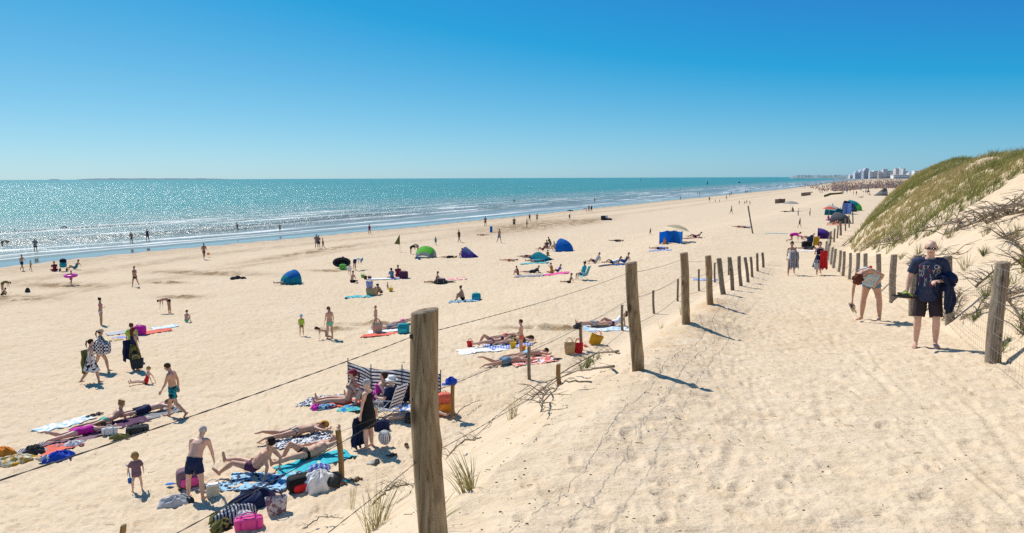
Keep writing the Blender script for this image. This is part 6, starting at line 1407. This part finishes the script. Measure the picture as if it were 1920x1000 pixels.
def tuft(label, px, py, L, nb, hue, spread=.8, lean=(0, 0, 0), name='grass_tuft', w=.004, group=None):
    c = hit(px, py); rng = np.random.default_rng(px); k = max(1, nb//12); P = np.zeros((k, 3)); P[:, :2] = rng.normal(size=(k, 2))*L*.09; P[:, 2] = terrain(P[:, 0]+c[0], P[:, 1]+c[1])-c[2]-.02
    Vv, F = blade_arrays(P, np.full(k, L), lean, 12, rng, spread, w); o = quads_obj(name, Vv, F, GRASS); o.location = tuple(c); tag(o, label, 'grass tuft', group); fattr(o, 'hue', np.repeat(np.clip(hue+.15*rng.normal(size=k*12), 0, 1), 8)); return o
tuft('tall straw grass tuft left of the thick post', 695, 996, .52, 60, .93, .55, (.05, 0, 0)); tuft('dark grey green grass tuft right of the thick post', 872, 925, .31, 60, .82, .45, (-.25, 0, 0)); tuft('thin bent grass stalks close to the thick post', 768, 912, .55, 14, .88, .5, (-.35, 0, 0), w=.003)
tuft('dry upright grass tuft beside the dead branches', 958, 785, .45, 48, .95, .35); tuft('sparse straw stalks rising in front of the sandy bank', 650, 960, .7, 10, .9, .3, w=.003); tuft('yellow blade tuft leaning on the foot of the thick post', 812, 992, .3, 12, .9, .9, (.4, 0, 0))
tuft('small dry tuft at the edge of the path mound', 1278, 590, .35, 20, .8, .5); tuft('small dry sprig left of the path mound', 1238, 617, .3, 18, .9, .5)
def shrub(label, px, py, R, hgt, n, hue, name='dune_shrub'):
    c = hit(px, py); t = thing(name, label, 'shrub', tuple(c)); rng = np.random.default_rng(px+1); rr = random.Random(px)
    P = np.stack([rng.normal(size=n)*R*.45, rng.normal(size=n)*R*.35, np.abs(rng.normal(size=n))*hgt*.35], 1); P[:, 2] += terrain(P[:, 0]+c[0], P[:, 1]+c[1], False)-c[2]
    Vv, F = blade_arrays(P, np.full(n, hgt*.5), (0, 0, .2), 10, rng, 1.1, .006, .4); o = quads_obj('foliage', Vv, F, GRASS, t); fattr(o, 'hue', np.repeat(np.clip(hue+.2*rng.normal(size=n*10), 0, 1), 8))
    for k in range(9):
        a = rr.uniform(0, 6.28); b = MB(); e = R*rr.uniform(.5, 1.1); b.tube([(0, 0, -.05), (e*.4*math.cos(a), e*.4*math.sin(a), hgt*.3), (e*math.cos(a), e*math.sin(a), hgt*rr.uniform(.2, .7))], [.014, .009, .004], 5); b.obj('branch', WOOD_GREY, t)
def branches(label, pts, n, L, thick, seed, name='dead_branch', up=.35, cat='branch'):
    """one big limb lying along pts with side twigs"""
    W3 = [hit(*p)+V(0, 0, .06+.10*math.sin(i*1.3)) for i, p in enumerate(pts)]; c = W3[0]; t = thing(name, label, cat, tuple(c)); rr = random.Random(seed)
    fine = []
    for i in range(len(W3)-1):
        for q in np.linspace(0, 1, 6, endpoint=False): fine.append(W3[i]*(1-q)+W3[i+1]*q+V(rr.uniform(-.02, .02), rr.uniform(-.02, .02), rr.uniform(-.012, .012)+.02)-c)
    fine.append(W3[-1]-c); b = MB(); b.tube(fine, list(np.linspace(thick, thick*.35, len(fine))), 7); b.obj('limb', WOOD_GREY, t); tw = MB()
    for k in range(n):
        p = fine[rr.randrange(len(fine))]; a = rr.uniform(0, 6.28); e = L*rr.uniform(.3, 1); u = rr.uniform(-.05, up)*e; mid = p+V(math.cos(a)*e*.5+rr.uniform(-.1, .1)*e, math.sin(a)*e*.5, u+.08*e); tip = p+V(math.cos(a+.4)*e, math.sin(a+.4)*e, u*.8)
        for v in (mid, tip): v[2] = max(v[2], T(v[0]+c[0], v[1]+c[1])-c[2]+.015)
        r_ = thick*rr.uniform(.15, .4); tw.tube([p, mid, tip], [r_, r_*.7, r_*.3], 5)
        for _ in range(2): a2 = a+rr.uniform(-1, 1); e2 = e*.4; tw.tube([mid, mid+V(math.cos(a2)*e2, math.sin(a2)*e2, rr.uniform(-.02, .3)*e2)], [r_*.5, r_*.2], 4)
    tw.obj('twig_sprays', WOOD_GREY, t)
shrub('bright green shrub sprouting among dead branches left of the tall pale post', 1102, 690, .42, .36, 30, .12)
branches('long dead limb arching down the bank in front of the green shrub', [(1160, 664), (1120, 672), (1060, 700), (1010, 735), (975, 768)], 40, .55, .030, 3)
branches('thin dead limb lying along the top of the sandy bank', [(1150, 700), (1085, 708), (1010, 730), (930, 780), (870, 838)], 26, .4, .018, 5)
branches('dead twig bundle curling down beside the dry upright tuft', [(1030, 735), (1022, 770), (1014, 795)], 30, .35, .020, 8); branches('short dead twig lying on the bank sand', [(1110, 728), (1060, 742), (1020, 770)], 8, .2, .012, 9)
branches('old root line trailing over the bank right of the thick post', [(902, 828), (865, 858), (836, 876)], 18, .2, .014, 11); branches('grey root tangle beside the tall straw tuft', [(700, 960), (725, 950), (760, 930), (775, 915)], 40, .22, .012, 12); branches('knotted root edge at the bottom of the bank', [(570, 998), (600, 990), (640, 985)], 20, .15, .014, 13)
branches('driftwood twig lying right of the blue knotted stake', [(846, 792), (870, 775), (900, 757)], 16, .25, .016, 14)
for k, (pts, n, L, th, lab) in enumerate([([(1940, 385), (1880, 402), (1830, 425), (1770, 440)], 80, .9, .05, 'great heap of dark dead branches high on the right of the dune'), ([(1930, 400), (1890, 415), (1850, 428)], 60, .8, .045, 'second heap of dead branches below the crest at the right edge'), ([(1800, 420), (1740, 436), (1680, 452)], 34, .6, .045, 'line of dead branches edging the dune grass above the bald man'), ([(1690, 452), (1650, 462), (1605, 474)], 40, .7, .045, 'low line of dead branches at the foot of the dune grass'), ([(1940, 505), (1905, 470), (1880, 455)], 34, .7, .04, 'bundle of dead branches behind the tilted grey post'), ([(1930, 555), (1880, 570), (1850, 590), (1800, 600)], 44, .5, .03, 'tangle of roots and branches between man and tilted post'), ([(1800, 560), (1785, 590), (1765, 610)], 50, .45, .025, 'dry bush at the fence behind the navy jacket'), ([(1935, 630), (1900, 600), (1885, 570)], 28, .5, .025, 'dead twigs right of the tilted grey post'), ([(1700, 500), (1740, 490), (1800, 486)], 30, .6, .03, 'dead twigs on bare sand above the bald man'), ([(1580, 462), (1592, 452), (1600, 445)], 6, .4, .05, 'dead limb leaning at the toe of the grassy dune'), ([(1830, 545), (1870, 520), (1925, 505)], 40, .6, .028, 'slanting dead branches on the dune above the tangle')]):
    branches(lab, pts, n, L, th, 30+k, 'dead_branches', .5)
shrub('dark green bush leaning on the dead branches at the right edge', 1925, 500, .6, .5, 26, .35); shrub('light green bush low at the right edge', 1922, 625, .4, .38, 22, .2)
for k, (px, py, r_, h_, hue, lab) in enumerate([(1845, 478, .5, .3, .2, 'low green plant on bare sand right of the bald head'), (1865, 530, .45, .35, .2, 'green leafy plant left of the tilted post'), (1848, 560, .35, .4, .25, 'upright green plant below the leafy one'), (1830, 598, .5, .3, .2, 'green plant creeping at the fence foot'), (1755, 470, .5, .5, .55, 'spiky plant left of the bald head'), (1810, 505, .4, .5, .8, 'dry spiky plant right of the navy shoulder'), (1780, 445, .5, .5, .7, 'dry plant on the bare slope above the bald man'), (1850, 440, .5, .5, .6, 'dry plant high on the bare slope'), (1905, 445, .5, .5, .5, 'dry plant by the heaped branches'), (1720, 478, .4, .5, .5, 'plant behind the grey post left of the man'), (1690, 485, .4, .4, .45, 'plant behind the dark grey post')]):
    tuft(lab, px, py, h_*.85, 36 if hue > .4 else 84, hue, 1.0 if hue < .4 else .7, name='dune_plant', w=.0055)
def litter():
    rng = np.random.default_rng(9); rr = random.Random(2); mb = MB(); pts = []
    for k in range(900): y = 2.2*math.exp(rr.uniform(0, 2.2)); pts.append((Xf(y)+rr.uniform(-.2, 4.6), y, .8))
    for k in range(800): y = 2.2*math.exp(rr.uniform(0, 1.9)); pts.append((Xf(y)+rr.gauss(-.2, 1.0), y, 1.))
    for k in range(700): y = rr.uniform(13, 45); pts.append((Xf(y)-6-rr.uniform(0, 26), y, 1.7))
    P = np.array(pts); Z = terrain(P[:, 0], P[:, 1])
    for (x, y, f), z in zip(pts, Z):
        a = rr.uniform(0, 6.28); r_ = rr.choice((.003, .004, .005, .008))*f
        if rr.random() < .7: mb.ball((x, y, z+r_*.3), (r_*1.5, r_, r_*.6), 5, 3)
        else: L = r_*rr.uniform(2.5, 7); mb.tube([(x-L*math.cos(a), y-L*math.sin(a), z+.004), (x, y, z+.008), (x+L*math.cos(a+.3), y+L*math.sin(a+.3), z+.004)], r_*.35, 4)
    o = mb.obj('debris', mat('dry_debris', (.16, .11, .065), .9, .5, 9)); tag(o, 'bits of twig, weed and shell strewn over the sand', kind='stuff')
litter()

# ------------------------------------------------------------------ far shore: crowd, town, headland, boats
def crowd():
    rr = random.Random(11); cols = ['red', 'navy', 'black', 'white', 'blue', 'magenta', 'teal', 'maroon']; poses = [('stand', 0), ('walk', 60), ('sit_knees', 80), ('supine_elbows', -80), ('hips', 0), ('sit_cross', 120)]
    prot = {}
    for i, c_ in enumerate(cols):
        ps, yw = poses[i % len(poses)]; sx = 'mf'[i % 2]
        t, B = make_person('x', 1.7, ps, [('onepiece' if sx == 'f' else 'trunks', cm(c_))]+([('rash', cm(c_))] if i % 4 == 2 else []), sx, 2+i % 2, ('short', 'hair_dark'), vox=.042, hands=0); prot[c_] = (t, ps)
    words = {'stand': 'standing', 'walk': 'walking', 'sit_knees': 'sitting', 'supine_elbows': 'lying', 'hips': 'standing', 'sit_cross': 'sitting'}; used = set(); n = 0
    while n < 138:
        py = 343+24*rr.random()**1.6; x0 = np.interp(py, [343, 350, 358, 367], [1545, 1500, 1478, 1560]); x1 = np.interp(py, [343, 350, 358, 367], [1672, 1655, 1645, 1632]); px = rr.uniform(x0, x1)
        if py > 352 and px < x0+60 and rr.random() < .6: continue
        c_ = rr.choice(cols); c = hit(px, py); t, ps = prot[c_]
        o = t if c_ not in used else copy_tree(t); used.add(c_); place(o, c, rr.uniform(0, 360)); o.scale = [rr.uniform(.8, 1.1)]*3; n += 1
        tag(o, 'tiny far-off %s bather in %s on the crowded sand below the town' % (words[ps], c_), 'person', 'tiny far bathers below the town, %s in %s' % (words[ps], c_))
    for c_ in cols:
        if c_ not in used: bpy.data.objects.remove(prot[c_][0])
    mb = MB()
    for k in range(4600):
        py = 334.0+22*rr.random()**2.0; px = rr.uniform(np.interp(py, [334, 356], [1480, 1540]), np.interp(py, [334, 356], [1730, 1680]))
        if px < 1560 and rr.random() < .7: continue
        c = hit_z(px, py, 2.0); c[2] = T(c[0], c[1])
        if c[1] < 120 or c[1] > 2500: continue
        c[2] = max(c[2], -.6); h = rr.uniform(1.2, 1.75) if rr.random() < .5 else rr.uniform(.5, .9); w = .26 if h > 1 else rr.uniform(.3, .9); mi = rr.randrange(7)
        mb.tube([c+V(0, 0, -.1), c+V(0, 0, h*.45)], [w*.55, w*.8], 5, 0); mb.tube([c+V(0, 0, h*.42), c+V(0, 0, h*.84)], [w*.85, w*.75], 5, mi); mb.ball(c+V(0, 0, h*.93), .13, 5, 4, 7)
    o = mb.obj('crowd', [skin(2), cm('mauve'), skin(3), skin(1), cm('lightgrey'), cm('denim'), cm('beige'), cm('hair_brown')]); tag(o, 'dense mass of bathers on the far beach', kind='stuff')
crowd()
def building(label, x0, x1, top, dist, wall, roof, kind='flat', floors=5, depth_m=18):
    X0, X1 = (x0-CX)/F_PX*dist, (x1-CX)/F_PX*dist; yh = 337.5-.0037*(x0+x1)/2; zt = CAMZ+(yh-top)/F_PX*dist; z0 = 2.0; w = X1-X0; t = thing('apartment_building', label, 'building', ((X0+X1)/2, dist, z0)); H = zt-z0; hw = H*(1 if kind == 'flat' else .72)
    b = MB(); b.box((0, 0, hw/2), (w, depth_m, hw)); b.obj('wall', wall, t, False); b = MB()
    if kind == 'flat': b.box((0, 0, hw+.5), (w*1.03, depth_m*1.05, 1.0))
    elif kind == 'gable': b.add([(-w*.52, -depth_m*.53, hw), (w*.52, -depth_m*.53, hw), (w*.52, depth_m*.53, hw), (-w*.52, depth_m*.53, hw), (-w*.12, 0, H), (w*.12, 0, H)], [[0, 1, 5, 4], [1, 2, 5], [2, 3, 4, 5], [3, 0, 4], [3, 2, 1, 0]])
    else: b.add([(-w*.5, -depth_m*.52, hw), (w*.5, -depth_m*.52, hw), (w*.5, depth_m*.52, hw), (-w*.5, depth_m*.52, hw), (-w*.1, -depth_m*.5, H), (w*.5, -depth_m*.5, H*.94), (w*.5, depth_m*.5, H*.94), (-w*.1, depth_m*.5, H)], [[0, 1, 5, 4], [1, 2, 6, 5], [2, 3, 7, 6], [3, 0, 4, 7], [4, 5, 6, 7], [3, 2, 1, 0]])
    b.obj('roof', roof, t, False)
    for f in range(floors):
        z = hw*(f+.55)/floors; b = MB(); b.box((0, -depth_m/2-.25, z), (w*.9, .5, hw/floors*.42)); b.obj('window_band', mat('far_glass', (.30, .34, .40), .3), t, False)
wh, gr, sl_, bg_ = mat('render_white', (.80, .80, .78)), mat('render_grey', (.64, .66, .70)), mat('slate', (.40, .43, .50)), mat('render_beige', (.70, .67, .62))
D_ = 2600
for (x0, x1, tp, w_, r_, k_, fl, lab) in [(1588, 1593, 327, bg_, sl_, 'gable', 3, 'low beige house leftmost in the far town'), (1597, 1606, 320.5, gr, sl_, 'gable', 6, 'grey gabled block left of the big stepped tower in the far town'), (1606, 1613, 318, gr, sl_, 'slope', 7, 'middle grey block of the stepped tower in the far town'), (1613, 1622, 315.5, sl_, sl_, 'slope', 8, 'tallest dark stepped tower of the far town'), (1624, 1631, 322.5, wh, wh, 'flat', 4, 'small white block right of the tallest tower'), (1632, 1639, 321, bg_, wh, 'flat', 5, 'pale block left of a dark gabled one in the far town'), (1640, 1648, 319.5, bg_, sl_, 'gable', 6, 'dark roofed block in the middle of the far town'), (1649, 1657, 318, gr, sl_, 'flat', 6, 'grey block with dark flat roof in the far town'), (1658, 1670, 321, gr, gr, 'flat', 5, 'long low grey block in the far town'), (1672, 1679, 316.8, bg_, sl_, 'flat', 7, 'beige block left of the pointed white tower'), (1680, 1686, 313.5, wh, wh, 'gable', 8, 'white pointed tower of the far town'), (1686, 1690, 317, gr, sl_, 'flat', 6, 'slim grey block right of the pointed tower'), (1688, 1696, 321.5, wh, wh, 'flat', 4, 'low white block near the dune'), (1697, 1706, 322, wh, sl_, 'gable', 4, 'white house with slate roof near the dune'), (1707, 1716, 321, wh, wh, 'flat', 4, 'last white block before the dune'), (1717, 1727, 319.5, bg_, mat('tile_red', (.30, .12, .08)), 'gable', 4, 'red roofed block peeping over the dune')]:
    building(lab, x0, x1, tp, D_+random.uniform(-60, 60), w_, r_, k_, fl)
building('dark flat block just over the grassy dune shoulder', 1751, 1761, 308.5, 900, gr, sl_, 'flat', 6); building('grey block with pale gable end over the dune shoulder', 1762.5, 1780, 307.5, 905, sl_, sl_, 'flat', 6)
building('white sea front arcade at the foot of the far town', 1668, 1700, 328.5, 2300, wh, wh, 'flat', 2)
def ridge(name, label, x0, x1, top, dist, m, seed, dep=400, tree=False):
    n = 120; rows = np.zeros((4, n, 3))
    for i in range(n):
        q = i/(n-1); px = x0+(x1-x0)*q; X = (px-CX)/F_PX*dist; yh = 337.5-.0037*px; e = min(1, q*6, (1-q)*6); h = CAMZ+(yh-top)/F_PX*dist*e**.6; h = h*(.85+.25*vnoise(np.array([q*40.]), np.array([0.]), seed)[0]) if h > 0 else 0
        rows[0, i] = (X*(1-dep*.25/dist), dist-dep*.25, -1); rows[1, i] = (X, dist, max(-1, h)); rows[2, i] = (X*(1+dep/dist), dist+dep, max(-1, h*.9)); rows[3, i] = (X*(1+dep*2/dist), dist+dep*2, -1)
    o = grid_obj(name, rows, m); o.data.polygons.foreach_set('use_smooth', np.zeros(len(o.data.polygons), bool)); tag(o, label, kind='structure')
far_m = mat('hazed_woods', (.20, .27, .28), .9, .3, .02); isl = mat('hazed_island', (.12, .20, .24), .9, .2, .01)  # bluish air haze put into the base colours of far woods and islands
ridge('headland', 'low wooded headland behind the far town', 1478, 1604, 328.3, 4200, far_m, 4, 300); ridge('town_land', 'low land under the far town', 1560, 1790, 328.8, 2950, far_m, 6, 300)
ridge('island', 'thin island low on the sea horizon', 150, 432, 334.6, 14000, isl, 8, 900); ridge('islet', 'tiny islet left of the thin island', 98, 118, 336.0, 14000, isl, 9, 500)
def boat(label, px, py, s, sail=None, hullc='white'):
    q = hit_z(px, py, 0); t = thing('sailboat' if sail else 'motor_boat', label, 'boat', tuple(q), .6); b = MB(); rows = []
    for i in range(9):
        u = i/8*2-1; w = .22*(1-abs(u)**2.4)+.01
        rows += [(-w*s, u*s*.5*1.0, .16*s+.03*s*u*u), (-w*.6*s, u*s*.47, -.03*s), (w*.6*s, u*s*.47, -.03*s), (w*s, u*s*.5, .16*s+.03*s*u*u)]
    b.add(rows, [[i*4+k, i*4+(k+1) % 4, (i+1)*4+(k+1) % 4, (i+1)*4+k] for i in range(8) for k in range(4)]+[[0, 1, 2, 3], [35, 34, 33, 32]]); b.obj('hull', cm(hullc), t)
    if sail:
        b = MB(); b.tube([(0, 0, 0), (0, 0, 1.5*s)], .02*s, 5); b.obj('mast', cm('charcoal'), t); b = MB(); b.add([(0, -.02*s, .25*s), (.05*s, -.5*s, .28*s), (0, 0, 1.45*s), (.02*s, -.02*s, .25*s), (.07*s, -.5*s, .28*s), (.02*s, 0, 1.45*s)], [[0, 1, 2], [5, 4, 3], [0, 3, 4, 1], [1, 4, 5, 2], [2, 5, 3, 0]]); b.obj('sail', cm(sail), t, False)
    else: b = MB(); rbox(b, (0, -.05*s, .26*s), (.25*s, .4*s, .2*s), .4); b.obj('cabin', cm('charcoal'), t)
boat('small white sailing boat on the green sea', 1201, 341, 5.5, 'white'); boat('red sailed board far out above the surf', 1326, 346, 3.2, 'maroon', 'charcoal'); boat('dark motor boat low on the horizon near the headland', 1423, 333.2, 16, None, 'charcoal'); boat('dark inflatable boat in the green water', 1386, 343, 5, None, 'charcoal')
bpy.context.view_layer.update()
